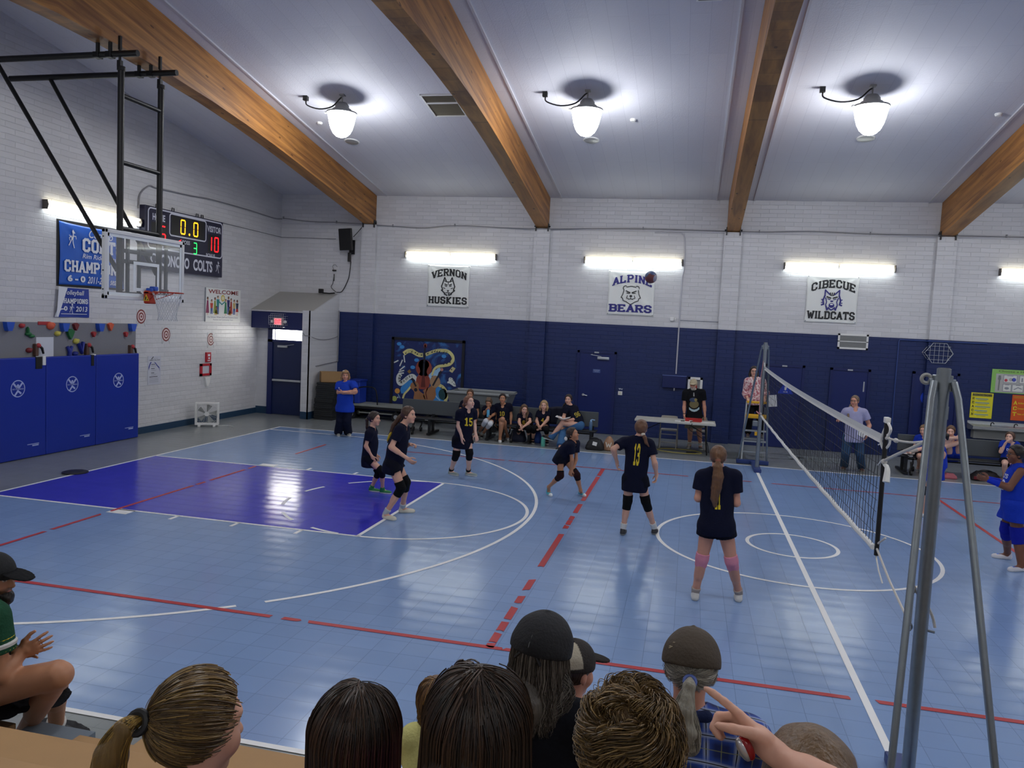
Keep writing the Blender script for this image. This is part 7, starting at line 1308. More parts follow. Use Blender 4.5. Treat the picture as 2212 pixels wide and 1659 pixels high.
        me = target.data; off = np.array(MW[target.name].translation); tv = np.array([v.co[:] for v in me.vertices])+off; bv = BVHTree.FromPolygons([tuple(x) for x in tv], [tuple(p.vertices) for p in me.polygons])
        right, up = nv(right), nv(up); out = []; zl = np.zeros(len(Q)) 
        for i, p in enumerate(Q):
            o = centre+right*p[0]*size+up*p[1]*size+n*d; loc, no, _, _ = bv.ray_cast(Vector([float(x) for x in o]), Vector([float(x) for x in -n]), 2*d)
            out.append((np.array(loc)+n*lift) if loc is not None else o-n*d)
        return link_mesh(name, out, Fq, mat('print_'+c, c, .6), P.t)
    def text(P, target, t, c, centre, right, up, size, block=True, name='number', w=1.25, arch=0, wide=None, slab=False):
        V, F = block2d(t, w, slab) if block else text2d(t, .02)
        V = np.array(V)[:, :2]; lo, hi = V.min(0), V.max(0); V = (V-(lo+hi)/2)/(hi[1]-lo[1])
        if wide: V[:, 0] *= wide/((hi[0]-lo[0])/(hi[1]-lo[1]))
        if arch: V[:, 1] -= arch*(V[:, 0]/abs(V[:, 0]).max())**2
        return P.decal(target, c, V, F, centre, right, up, size, name=name)
    def glasses(P, c='22201e'):
        mb = MB()
        for q in (-1, 1):
            mb.tube([P.H(q*.031+.021*math.cos(a), .099, .004+.015*math.sin(a)) for a in np.linspace(0, 2*PI, 15)[:-1]], .0022, 5, closed=True); mb.tube([P.H(q*.052, .098, .008), P.H(q*.08, .06, .01), P.H(q*.08, -.01, .005)], .002, 4)
        mb.tube([P.H(-.01, .1, .006), P.H(.01, .1, .006)], .002, 4); mb.build('glasses', mat('glasses_'+c, c, .3), P.t); return P
    def cap(P, c, brim=None, back=False, o=.020, hgt=.03, name='cap', panel=None, bd=.085, m=None):
        hs = P.hs; B = Blob(.01); v = np.array([.074, .094, .09])+o; B.el(P.H(0, -.008, .035), v*hs, P.HR(), .01, [(P.H(0, 0, hgt-.012), nv(-P.hu-P.hf*.12))]); B.el(P.H(0, -.008, .035+v[2]), np.array([.010, .010, .006])*hs, P.HR(), .004)
        cc = L3(c); pc = L3(panel) if panel else cc
        def col(V): D = (V-P.J['head'])/P.hs; f = D@P.hf; u = D@P.hu; C = np.tile(cc[None, :], (len(V), 1)); C[(f < -.03) & (u > .045)] = pc; return C
        k = put(name, B.mesh(min(P.h, .006), (), .0008, 40), mat('cap_cloth', '888888', .8, attr='tint', bump=.2, bscale=90), P.t, col)
        B = Blob(.01); B.el(P.H(0, .085+bd*.5, .038), np.array([.072, bd, .010])*hs, np.stack([P.hr, nv(P.hf-P.hu*.22), nv(P.hu+P.hf*.22)], 1), .01, [(P.H(0, .06, 0), -P.hf)]); put('cap_brim', B.mesh(min(P.h, .006)), cloth_mat(brim or c), k); P.cap_o = k; return P
def pose(z, Y, J, ft, ftz=0.0):
    """joints read off the photograph: zoom window (x0, y0, factor) and the depth plane Y with each joint's own offset from it"""
    x0, y0, k = z; px = lambda a, b: (x0+a/k, y0+b/k); out = {n: at_y(*px(v[0], v[1]), Y+(v[2] if len(v) > 2 else 0)) for n, v in J.items()}; feet = {}
    for sd, (he, to) in ft.items():
        a = at_z(*px(*he), ftz); b = at_z(*px(*to), ftz); feet[sd] = (a, b)
    return out, feet
def person(label, z, Y, J, ft, f, ftz=0.0, footlen=.24, **kw):
    j, feet = pose(z, Y, J, ft, ftz); s = kw.get('s', 1.0)
    for sd, (a, b) in feet.items():
        d = nv((b-a)*(1, 1, 0)); b = a+d*footlen*s; feet[sd] = (a, b)
        if 'an'+sd not in j: j['an'+sd] = a+d*.055*s+np.array([0, 0, .088*s])
    P = Person(label, j, f, **kw)
    for sd, (a, b) in feet.items(): P.foot(sd, a, b)
    return P
# ================================================================== the players on court
NAVY, YEL = '0c1028', 'd8bd1e'
def uniform(P, num=None, back=True, size=.23, pads='0b0c10', c=NAVY, wide=None, hem=-.13):
    P.body(); P.shirt(c, .58, hem); P.shorts('090c1c', .34); P.kneepads(pads)
    if num:
        n = -P.f if back else P.f; r = P.r if back else -P.r; P.text(P.sh, num, YEL, P.T(0, 0, .62)+(-P.f if back else P.f)*.0, r, P.up, size, wide=wide)
    return P
SK = dict(fair='d9a68e', tan='b98362', brown='7c4e38', pale='e0b39e', ruddy='cf957c')
Z1 = (770, 870, 3.525)
P = person('girl in navy uniform and green high-top shoes, crouching behind a taller team mate', Z1, .5, dict(head=(138, 122), neck=(120, 190), shR=(97, 236, -.13), shL=(132, 224, .13), elR=(72, 330, -.17), wrR=(118, 408, -.13), elL=(126, 318, .17), wrL=(150, 395, .15), hipR=(88, 425, -.075), hipL=(104, 425, .075), knR=(196, 520, -.07), knL=(168, 530, .07)), dict(R=((178, 690), (258, 697)), L=((95, 675), (160, 682))), (1, -.12, .02), s=.80, g=.92, skin=SK['fair'])
uniform(P); P.shoes('1f7a3e', 'e4e4de', high=True); P.hair('2e2019', [P.H(0, -.11, .04), P.H(0, -.15, -.03), P.H(0, -.15, -.16), P.H(0, -.14, -.28)], [.022, .026, .022, .008], tie='15151a'); MB().lathe([(.02, 0), (.02, .003)], P.J['anL']+np.array([0, -.035, .015]), (0, -1, 0), 16).build('shoe_badge', M_white, P.t)
P = person('girl in navy uniform with long brown ponytail and cream trainers, leaning forward', Z1, -.78, dict(head=(398, 93), neck=(352, 172), shR=(325, 212, -.15), shL=(368, 200, .16), elR=(264, 338, -.22), wrR=(388, 425, -.20), elL=(368, 330, .22), wrL=(402, 318, .20), hipR=(272, 465, -.085), hipL=(296, 462, .085), knR=(342, 650, -.06), knL=(378, 605, .09)), dict(R=((200, 880), (312, 903)), L=((322, 838), (445, 838))), (1, -.16, .06), s=.96, skin=SK['fair'])
P.hand('R', P.J['wrR']-P.J['elR']+np.array([0, 0, -.02]), (.1, .9, .4), .7); P.hand('L', (.9, -.1, .1), (.1, -.2, -1), 1.1); uniform(P); P.socks('b8c2c8', .16); P.shoes('d8d2be', 'e6e2d2')
P.hair('4f3524', [P.H(0, -.10, .01), P.H(0, -.16, -.05), P.H(.0, -.25, -.16), P.H(0, -.31, -.30), P.H(0, -.36, -.42)], [.026, .034, .036, .028, .008]); MB().tube(spline([P.T(-.03, -.14, .75), P.T(-.03, -.16, .62), P.T(-.02, -.17, .5)], 6), [.01, .018, .02, .02, .016, .012, .008], 6).build('yellow_ribbon', mat('ribbon_yellow', 'c9a92c', .6), P.t)
Z3 = (950, 840, 4.76)
P = person('red haired girl in navy number 15 jersey looking up, grey trainers', Z3, 2.42, dict(head=(303, 140), neck=(285, 203), shR=(203, 252, -.10), shL=(345, 243, .10), elR=(192, 380, -.12), wrR=(225, 490, -.16), elL=(352, 365, .12), wrL=(368, 465, .05), hipR=(185, 525, -.05), hipL=(285, 520, .06), knR=(170, 672, -.06), knL=(306, 662, .0)), dict(R=((92, 880), (180, 898)), L=((265, 890), (365, 903))), (.80, -.50, .28), s=.96, g=1.02, skin=SK['pale'])
P.hand('R', (.15, -.15, -1), (.75, .6, .1), .4); P.hand('L', (.4, -.2, -1), (-.6, .6, 0), .5); uniform(P, '15', False, .15, hem=-.15); P.socks('1a1a1e', .12); P.shoes('8a9690', 'e2e2dc'); P.hair('7d5138', [P.H(0, -.09, .04), P.H(0, -.14, -.02), P.H(0, -.15, -.10)], [.03, .04, .02], tie='111114'); P.text(P.sh, 'I', 'd6d8dc', P.T(.07, 0, .82), -P.r, P.up, .035, wide=.02)
Z4 = (1160, 910, 5.287)
P = person('small girl in navy uniform bent forward with clasped hands and white hair bow', Z4, 1.52, dict(head=(408, 150), neck=(405, 238), shR=(378, 285, -.13), shL=(448, 255, .13), elR=(400, 440, -.13), wrR=(392, 555, -.05), elL=(445, 430, .08), wrL=(412, 552, -.01), hipR=(265, 412, -.075), hipL=(312, 408, .075), knR=(268, 622, -.12), knL=(455, 612, .0)), dict(R=((120, 835), (172, 872)), L=((480, 840), (590, 885))), (.92, -.25, .30), s=.82, g=.90, skin=SK['tan'])
P.J['anR'] = at_y(1160+135/5.287, 910+748/5.287, 1.60); P.J['anL'] = at_y(1160+498/5.287, 910+790/5.287, 1.62)
P.hand('R', (-.2, .0, -1), (.2, 1, 0), .9); P.hand('L', (-.25, -.1, -1), (0, -1, 0), .8); uniform(P); P.kneepads('2a1418', .2, .22, .014); P.shoes('3fb4c4', 'e6ecec', toe='e6ecec', lace='1f8fa8'); P.hair('33221a', [P.H(0, -.09, .0), P.H(0, -.13, -.06), P.H(0, -.12, -.14)], [.03, .032, .012])
mb = MB()
for q in (-1, 1): mb.ell(P.H(q*.03, -.135, -.05), (.03, .02, .035), None, 10, 8)
mb.build('hair_bow', mat('bow_white', 'e6e6e4', .6), P.t, True)
Z5 = (1300, 890, 3.4)
P = person('girl seen from behind in navy jersey number 13, arms held away', Z5, -.42, dict(head=(289, 122), neck=(272, 185), shL=(160, 222, 0), shR=(352, 238, 0), elL=(84, 272, -.13), wrL=(112, 370, .02), elR=(388, 372, -.05), wrR=(402, 460, .05), hipL=(200, 492, 0), hipR=(290, 497, 0), knL=(190, 652, .02), knR=(322, 655, .02)), dict(L=((150, 910), (166, 880)), R=((380, 905), (400, 873))), (.12, 1, .08), s=.94, g=.98, skin=SK['fair'])
P.hand('L', (.05, .3, -1), (.9, .2, 0), .8); P.hand('R', (-.05, .2, -1), (-.9, -.2, 0), .7); uniform(P, '13', True, .30, hem=-.16, wide=.27); P.socks('d6d6d4', .22); P.shoes('2a2a2e', '8b8a84'); P.hair('6d4a34', [P.H(.05, -.10, -.06), P.H(.08, -.125, -.10), P.H(.10, -.12, -.17), P.H(.14, -.10, -.23)], [.02, .026, .022, .008], tie='d8cfc0')
Z6 = (1470, 950, 2.575)
P = person('girl seen from behind in navy jersey number 11 with pink knee pads', Z6, -2.82, dict(head=(209, 98), neck=(208, 162), shL=(118, 205, 0), shR=(302, 208, 0), elL=(98, 325, .0), wrL=(150, 320, .24), elR=(312, 352, .0), wrR=(262, 338, .24), hipL=(158, 468, 0), hipR=(244, 474, 0), knL=(120, 660, .03), knR=(284, 675, .03)), dict(L=((80, 900), (80, 865)), R=((322, 908), (318, 872))), (.02, 1, -.02), s=.98, g=1.03, skin=SK['ruddy'])
P.hand('L', (.6, .7, .3), (0, 0, -1), .5); P.hand('R', (-.6, .7, .2), (0, 0, -1), .5); P.body(); P.shirt(NAVY, .58, -.10); P.shorts('090c1c', .33); P.kneepads('d48a9e', .16, .22, .010); P.socks('a89c94', .14); P.shoes('d9d5cc', 'dedad0'); P.text(P.sh, '11', YEL, P.T(0, 0, .56), P.r, P.up, .27, wide=.21)
P.hair('6b4a30', [P.H(0, -.115, -.02), P.H(0, -.145, -.08), P.H(.01, -.15, -.18), P.H(0, -.145, -.30), P.H(-.01, -.14, -.42), P.H(0, -.13, -.5)], [.022, .045, .055, .052, .04, .02], vol=.016, tie='8a5a4a')
BLU = '1738b4'
Z7 = (2090, 940, 3.074)
P = person('girl with glasses in bright blue uniform and arm sleeves, at the picture edge', Z7, .05, dict(head=(320, 128), neck=(335, 198), shL=(352, 240, -.16), shR=(322, 222, .16), elL=(278, 350, -.18), wrL=(140, 298, -.12), elR=(262, 322, .16), wrR=(150, 292, .06), hipL=(322, 470, -.09), hipR=(300, 468, .09), knL=(330, 665, -.1), knR=(258, 628, .1)), dict(L=((375, 903), (278, 905)), R=((292, 828), (160, 812))), (-1, -.10, .0), s=.98, g=1.15, skin=SK['brown'])
P.hand('L', (-1, 0, .15), (.2, .8, .4), .6); P.hand('R', (-1, 0, .1), (.2, -.8, .5), .6); P.body(); P.shirt(BLU, 0, -.02, loose=.01, so=.0, hemgirth=.0); P.skirt(BLU, .52, .03); P.kneepads('14209a', .30, .30, .014); P.shoes('dcdade', 'e6e6e6', lace='3a6ad0'); P.glasses()
for sd in 'LR':
    B = Blob(.01); E, Wr = P.J['el'+sd], P.J['wr'+sd]; a = E+(Wr-E)*.18; B.rc(a, Wr+(Wr-E)*.02, .046*P.s, .034*P.s, .01, [(a, nv(a-Wr))]); put('arm_sleeve', B.mesh(.007), cloth_mat('1a35c0'), P.t)
P.hair('1b1512', [P.H(0, -.10, .02), P.H(0, -.15, -.02), P.H(0, -.16, -.10)], [.04, .05, .03], tie='2a2a2e'); MB().tube([P.H(-.06, .02, .085), P.H(-.075, -.01, .06)], .006, 6).tube([P.H(-.05, -.03, .095), P.H(-.07, -.06, .07)], .006, 6).build('hair_clip', M_white, P.t)
P.text(P.sh, 'COLTS', 'd8dce6', P.T(0, 0, .72), -P.r, P.up, .06, slab=True); P.text(P.sh, '12', 'd8dce6', P.T(0, 0, .5), -P.r, P.up, .14)
Z8 = (1960, 900, 4.14)
P = person('player in blue uniform almost hidden behind the near net post', Z8, 2.75, dict(head=(268, 170), neck=(268, 225), shL=(278, 268, -.13), shR=(256, 258, .13), elL=(322, 335, -.13), wrL=(296, 425, -.10), elR=(238, 340, .13), wrR=(210, 420, .08), hipL=(270, 445, -.08), hipR=(255, 440, .08), knL=(180, 660, -.05), knR=(250, 640, .06)), dict(L=((165, 892), (122, 896)), R=((282, 795), (240, 800))), (-1, .1, .05), s=.95, skin=SK['fair'])
P.body(); P.shirt(BLU, 0, -.02); P.shorts(BLU, .62, .018, flare=.03); P.kneepads('0b0c10', .14, .2); P.shoes('c8ccc8', 'e0e0dc'); P.hair('241a15', [P.H(0, -.09, .05), P.H(0, -.14, .02), P.H(0, -.16, -.04)], [.03, .04, .02], tie='0c0c0e')
# ================================================================== the grown-ups across the court
P = person('woman in royal blue polo and navy trousers standing with crossed arms', (710, 790, 5.95), 5.69, dict(head=(215, 128), neck=(218, 205), shR=(138, 248, .02), shL=(315, 242, .0), elR=(126, 345, -.06), wrR=(285, 352, -.24), elL=(348, 335, -.06), wrL=(180, 340, -.27), hipR=(160, 535), hipL=(255, 535), knR=(150, 700, -.02), knL=(236, 700, -.02)), dict(R=((122, 893), (128, 918)), L=((238, 888), (285, 912))), (.38, -.92, -.02), s=.97, g=1.22, skin=SK['ruddy'])
P.hand('R', (1, -.1, .1), (0, 1, .2), .4); P.hand('L', (-1, -.05, -.1), (0, 1, .2), .4); P.body(); P.shirt('1c3fb0', .62, -.10, so=.02, vneck=.0, hemgirth=.02); P.trousers('14172c', .022); P.shoes('a9a69c', 'dedcd4')
B = Blob(.01); B.rc(P.H(-.05, .03, -.115), P.H(.05, .03, -.115), .02, .02); put('collar', B.mesh(.007), cloth_mat('1a3aa2'), P.t); F2 = lambda: None
P.text(P.sh, 'Y', 'dfe3ea', P.T(.10, 0, .74), -P.r, P.up, .05, slab=True); P.hair('9b7650', vol=.022, line=(.06, .05), nape=-.12, extra=lambda B: [B.chain([P.H(q*.075, -.02, .03), P.H(q*.088, -.01, -.05), P.H(q*.075, -.0, -.11)], [.03, .03, .018]) for q in (-1, 1)]+[B.rc(P.H(-.05, .075, .085), P.H(.05, .075, .085), .024, .024)]); MB().tube([P.H(.02, .05, .125), P.H(.06, .03, .118)], .008, 6).build('sunglasses', M_white, P.t)
P = person('bearded man in tan cap and black ARIZONA shirt standing behind the scorer table', (1450, 810, 5.6), 8.2, dict(head=(268, 118), neck=(272, 182), shR=(172, 215), shL=(378, 212), elR=(158, 385, .0), wrR=(158, 480, -.06), elL=(400, 385, .0), wrL=(407, 490, -.03), hipR=(235, 515), hipL=(325, 515), knR=(228, 690), knL=(338, 690)), dict(R=((225, 878), (195, 893)), L=((345, 890), (370, 908))), (-.15, -1, -.05), s=1.04, g=1.05, skin=SK['ruddy'])
P.hand('R', (0, -.2, -1), (1, 0, 0), 1.3); P.body(face=P.facecol(stubble='b8b2a8')); P.shirt('0d0e14', .55, -.06, vneck=0); P.shorts('8b8474', .72, .018, flare=.02); P.socks('dcdcd8', .25); P.shoes('6d6c66', 'cfcfc8'); P.cap('b5a88c'); P.glasses()
B = Blob(.012); B.el(P.H(0, .06, -.1), (.045, .035, .04)); put('beard', B.mesh(.006, (), .0015, 80), hair_mat('a39c92'), P.t); P.hair('8b8378', vol=.012, line=(.01, .03))
P.text(P.sh, 'ARIZONA', 'd8dad8', P.T(0, 0, .86), -P.r, P.up, .085, wide=.30, arch=.3, w=1.0); cir = lambda r, q, n=20: ([(r*math.cos(2*PI*k/n), q*math.sin(2*PI*k/n)) for k in range(n)], [tuple(range(n))]); P.decal(P.sh, '6d6340', *cir(.5, .42), P.T(.0, 0, .50), -P.r, P.up, .22, name='shirt_print'); P.decal(P.sh, '2a3a5c', *cir(.5, .3), P.T(.02, 0, .66), -P.r, P.up, .17, name='shirt_print', lift=.005); P.decal(P.sh, '8a7c44', *cir(.5, .5), P.T(-.04, 0, .66), -P.r, P.up, .07, name='shirt_print', lift=.007); P.text(P.sh, 'TOMBSTONE', '9fc0d0', P.T(0, 0, .36), -P.r, P.up, .045, wide=.24, arch=-.8, w=1.0) if False else P.decal(P.sh, 'a9c4cc', [(-.5, .1), (-.25, -.08), (0, -.14), (.25, -.08), (.5, .1), (.5, -.12), (.25, -.3), (0, -.36), (-.25, -.3), (-.5, -.12)], [(0, 1, 8, 9), (1, 2, 7, 8), (2, 3, 6, 7), (3, 4, 5, 6)], P.T(0, 0, .36), -P.r, P.up, .24, name='shirt_print'); MB().tube([P.J['wrR']+np.array([.03*math.cos(a), .03*math.sin(a), .03]) for a in np.linspace(0, 2*PI, 13)[:-1]], .008, 6, closed=True).build('wristwatch', M_black, P.t)
P = person('dark haired woman in pink floral blouse standing on the stepladder', (1590, 730, 5.355), 7.62, dict(head=(208, 388), neck=(214, 462), shR=(135, 500, .02), shL=(305, 500, .02), elR=(112, 640, .06), wrR=(138, 712, -.25), elL=(345, 640, .06), wrL=(330, 715, -.25), hipR=(178, 760, .02), hipL=(268, 760, .02), knR=(155, 930, .0), knL=(275, 930, .0)), dict(R=((132, 1135), (138, 1160)), L=((288, 1140), (290, 1165))), (-.05, -1, .02), ftz=.467, s=.97, g=1.02, skin=SK['fair'])
P.J['anR'] = P.feet['R'][0]+np.array([0, -.05, .085]); P.J['anL'] = P.feet['L'][0]+np.array([0, -.05, .085]); P.hand('R', (.1, -1, -.1), (0, -.2, -1), .7); P.hand('L', (-.1, -1, -.1), (0, -.2, -1), .7); P.body()
m, nt, b, L = nodes('floral_blouse_cloth', .8); tc = N(nt, 'ShaderNodeTexCoord'); n1 = N(nt, 'ShaderNodeTexNoise'); n1.inputs['Scale'].default_value = 26; n1.inputs['Detail'].default_value = 3; L(tc.outputs['Object'], n1.inputs['Vector']); cr = N(nt, 'ShaderNodeValToRGB'); cr.color_ramp.elements[0].position = .42; cr.color_ramp.elements[0].color = lin('a85a66'); cr.color_ramp.elements[1].position = .6; cr.color_ramp.elements[1].color = lin('e3cfcc'); L(n1.outputs['Fac'], cr.inputs['Fac']); L(cr.outputs['Color'], b.inputs['Base Color'])
P.shirt('e0c0c0', 1.0, -.02, so=.02, m=m, vneck=.03, hemgirth=.03, long=.55); P.trousers('0c0d12'); P.shoes('4a3a36', '8b8680'); P.glasses(); P.hair('2c201b', nape=-.13, extra=lambda B: [B.chain([P.H(q*.07, -.03, .04), P.H(q*.085, -.03, -.07), P.H(q*.085, .0, -.2)], [.03, .032, .022]) for q in (-1, 1)]); MB().tube(spline([P.H(-.04, .05, -.14), P.T(-.05, .13, .8), P.T(0, .14, .6), P.T(.05, .13, .8), P.H(.04, .05, -.14)], 16), .004, 5).build('whistle_cord', M_white, P.t)
Z = (1790, 840, 5.009); P = person('person with long ponytail and glasses in lavender polo and jeans, behind the net', Z, 6.62, dict(head=(283, 133), neck=(285, 205), shR=(190, 248), shL=(382, 255), elR=(140, 330, .06), wrR=(128, 330, -.20), elL=(440, 395, .03), wrL=(412, 490, -.12), hipR=(215, 520), hipL=(318, 522), knR=(185, 690, -.02), knL=(338, 695)), dict(R=((172, 862), (140, 880)), L=((345, 878), (375, 905))), (-.55, -.83, .0), s=1.02, g=1.08, skin=SK['ruddy'])
P.hand('R', (-.5, -.6, .0), (.2, -.3, -1), .9); P.hand('L', (-.1, -.2, -1), (-1, 0, 0), .8); P.body(); P.shirt('a3a2c2', .55, -.10, so=.016, hemgirth=.016); P.trousers('35506e', .012); P.shoes('6a4a42', 'a99c90'); P.glasses()
P.hair('7a6450', vol=.012, extra=lambda B: B.chain([P.H(.03, -.10, .0), P.H(.10, -.08, -.1), P.T(.14, .02, .9), P.T(.14, .10, .72), P.T(.13, .12, .5)], [.03, .03, .026, .02, .008])); c = P.J['wrL']; solo(MB().box((c[0]-.17, c[1]-.02, c[2]-.06), (c[0]+.0, c[1]-.014, c[2]+.15), 0, Matrix.Rotation(.5, 3, 'Y')), 'paper_sheet', M_white, 'white papers held by the person in the lavender polo', 'paper', c)
# ------------------------------------------------------------------ players sitting on the bench
BK = 'navy players on the bench'
def sit(label, z, Y, J, ft, f, num=None, pads='0b0c10', hair='5a4030', shoe='d8d8d6', sock='c8c8c6', c='0a0d22', top=None, **kw):
    P = person(label, z, Y, J, ft, f, **kw); P.body(face=P.facecol(mouth=kw.pop('mouth', 0) if 'mouth' in kw else 0)); P.shirt(c, .55, -.03, hemgirth=.0, waist=.004); P.shorts('090c1c', .5)
    if pads: P.kneepads(pads)
    if sock: P.socks(sock, .2)
    P.shoes(shoe)
    if num: P.text(P.sh, num, 'c9b030', P.T(0, 0, .52), -P.r, P.up, .11)
    return P
Z = (1020, 840, 7.32)
P = sit('player on the bench half hidden behind the standing number 15', (950, 840, 4.76), 7.2, dict(head=(312, 55, -.02), neck=(318, 112), shR=(238, 150), shL=(382, 148), elR=(205, 235, -.1), wrR=(200, 310, -.25), elL=(388, 250, -.05), wrL=(372, 330, -.2), hipR=(285, 330), hipL=(345, 330), knR=(262, 345, -.42), knL=(335, 350, -.42)), dict(R=((262, 500), (262, 515)), L=((330, 505), (332, 520))), (.15, -1, -.05), s=.98, skin=SK['tan']); P.hair('5a3f2c', [P.H(0, -.1, .04), P.H(.0, -.14, -.02), P.H(0, -.13, -.1)], [.025, .03, .01])
P = sit('braided girl on the bench with white knee pads holding a bottle', Z, 7.2, dict(head=(265, 222, -.10), neck=(275, 292, -.03), shR=(200, 308, -.02), shL=(345, 300, -.02), elR=(192, 395, -.15), wrR=(228, 325, -.28), elL=(345, 400, -.05), wrL=(292, 440, -.28), hipR=(255, 495), hipL=(322, 495), knR=(215, 510, -.40), knL=(285, 555, -.42)), dict(R=((92, 745), (100, 790)), L=((155, 765), (150, 800))), (-.05, -1, -.38), pads='cfd0d2', shoe='141418', s=.86, skin=SK['tan']); P.hair('5e4a38', extra=lambda B: [B.chain([P.H(x, .06-.03*k, .10+.012*k) for k in range(4)], [.014]*4) for x in (-.045, -.02, .01, .04)]); P.hand('R', (0, .1, 1), (1, -.2, 0), 1.1)
bc = P.J['wrR']+np.array([.055, -.05, -.04]); bottle('held_bottle', bc[0], bc[1], bc[2]-.13, .034, .20, '58a8cc', '6a4ab0', 'blue and purple bottle held by the braided girl', group=None)
P = sit('girl in navy number 10 jersey on the bench with crossed legs', Z, 7.2, dict(head=(480, 155, -.08), neck=(492, 245, -.03), shR=(392, 280), shL=(592, 275), elR=(368, 430, .02), wrR=(372, 528, -.06), elL=(612, 420, .02), wrL=(608, 555, -.06), hipR=(445, 520), hipL=(540, 520), knR=(480, 478, -.42), knL=(462, 545, -.38)), dict(R=((552, 800), (588, 838)), L=((438, 835), (440, 868))), (.22, -.98, .06), '10', None, sock=None, s=.99, skin=SK['tan']); P.hair('2b1d17', [P.H(0, -.10, .0), P.H(.02, -.13, -.08)], [.03, .02]); P.text(P.sh, 'I', 'd6d8dc', P.T(-.07, 0, .80), -P.r, P.up, .03, wide=.02)
P = sit('girl with long wavy hair leaning forward on the bench, hands joined', Z, 7.2, dict(head=(822, 325, -.22), neck=(830, 398, -.14), shR=(755, 428, -.12), shL=(905, 420, -.12), elR=(742, 520, -.28), wrR=(768, 600, -.42), elL=(915, 520, -.28), wrL=(805, 605, -.44), hipR=(790, 585), hipL=(868, 585), knR=(735, 620, -.42), knL=(888, 620, -.42)), dict(R=((735, 805), (695, 850)), L=((890, 835), (885, 880))), (.40, -.90, -.12), '6', s=.88, skin=SK['fair']); P.hair('5f4630', extra=lambda B: [B.chain([P.H(-.06, -.03, .02), P.H(-.09, .0, -.1), P.H(-.085, .04, -.24), P.H(-.07, .06, -.36)], [.035, .04, .036, .012]), B.chain([P.H(.07, -.04, .02), P.H(.10, -.03, -.1)], [.03, .015])])
P = sit('blonde girl in navy number 4 jersey sitting beside the draped jacket', (1140, 840, 6.8), 7.2, dict(head=(238, 245, -.14), neck=(240, 318, -.08), shR=(168, 350, -.06), shL=(308, 348, -.06), elR=(132, 475, -.12), wrR=(165, 550, -.34), elL=(290, 455, -.16), wrL=(190, 560, -.40), hipR=(175, 560), hipL=(262, 560), knR=(88, 580, -.40), knL=(272, 590, -.42)), dict(R=((70, 790), (85, 815)), L=((282, 800), (288, 830))), (.05, -1, -.04), '4', shoe='16161a', sock='3a3a3e', s=.92, skin=SK['fair']); P.hair('ab8a5e', vol=.02, nape=-.12, extra=lambda B: [B.chain([P.H(q*.06, -.03, .05), P.H(q*.09, -.0, -.05), P.H(q*.085, .02, -.12)], [.035, .03, .016]) for q in (-1, 1)])
P = person('woman in navy shirt and jeans on the bench holding an open notebook', (1140, 840, 6.8), 7.15, dict(head=(598, 158, -.02), neck=(622, 245), shR=(560, 290, -.10), shL=(698, 292, .06), elR=(530, 410, -.14), wrR=(520, 450, -.32), elL=(722, 440, -.02), wrL=(590, 458, -.30), hipL=(765, 545, -.08), hipR=(748, 548, .10), knL=(508, 500, -.30), knR=(520, 585, -.12)), dict(R=((492, 885), (415, 905)), L=((310, 718), (232, 700))), (-.12, -.98, .02), s=1.0, skin=SK['fair'], footlen=.25)
a = P.J['knL']; e = at_y(1140+335/6.8, 840+715/6.8, 6.82); P.J['anL'] = e; d = nv(np.array([-1, -.1, .12])); P.foot('L', e-d*.07-np.array([0, 0, .07]), e+d*.17-np.array([0, 0, .05])); P.hand('R', (-.6, -.4, .1), (.2, -.2, 1), .6); P.hand('L', (-1, -.2, .1), (.1, -.2, 1), .5); P.body(); P.shirt('0c0f22', .6, -.03, hemgirth=.0, vneck=0); P.trousers('3f6690', .02); P.shoes('15161a', 'dcdcd8'); P.hair('33241b', [P.H(0, -.10, .0), P.H(.06, -.13, -.06), P.H(.13, -.11, -.14), P.H(.17, -.09, -.20)], [.026, .028, .022, .008]); P.text(P.sh, '96', 'a8942c', P.T(-.0, 0, .52), -P.r, P.up, .12)
c = P.J['wrL']+np.array([-.11, -.02, .05]); t = thing('notebook', 'open white notebook on the knee of the seated woman in jeans', 'notebook', c); MB().box((c[0]-.17, c[1]-.12, c[2]), (c[0], c[1]+.12, c[2]+.008), 0, Matrix.Rotation(.25, 3, 'Y')).box((c[0], c[1]-.12, c[2]-.01), (c[0]+.16, c[1]+.12, c[2]-.002), 0, Matrix.Rotation(-.28, 3, 'Y')).build('pages', M_white, t)
BK = '1636a8'
Z = (1960, 900, 4.14)
P = sit('child in blue and white COLTS jersey sitting on the bench beyond the net end', Z, 7.2, dict(head=(148, 122, -.08), neck=(140, 172), shR=(92, 192), shL=(180, 190), elR=(66, 265, .02), wrR=(60, 330, .0), elL=(185, 265, -.05), wrL=(165, 325, -.2), hipR=(100, 345), hipL=(142, 345), knR=(112, 350, -.40), knL=(152, 365, -.40)), dict(R=((98, 470), (88, 482)), L=((140, 480), (135, 492))), (-.55, -.8, -.15), None, None, c=BK, sock=None, shoe='b09088', s=.82, skin=SK['fair']); P.hair('7d6244', vol=.02, nape=-.06); P.text(P.sh, 'COLTS', 'dfe3ec', P.T(0, 0, .62), -P.r, P.up, .06, w=1.4)
P = person('boy in blue jersey hunched on the bench with arms folded over raised knees', Z, 7.22, dict(head=(388, 132, -.12), neck=(400, 185, -.02), shR=(352, 202, .0), shL=(452, 200, .0), elR=(330, 205, -.28), wrR=(430, 190, -.38), elL=(468, 190, -.28), wrL=(368, 192, -.40), hipR=(375, 355, .06), hipL=(440, 355, .06), knR=(366, 218, -.26), knL=(482, 222, -.26)), dict(), (-.3, -.93, -.15), s=.96, skin=SK['pale'])
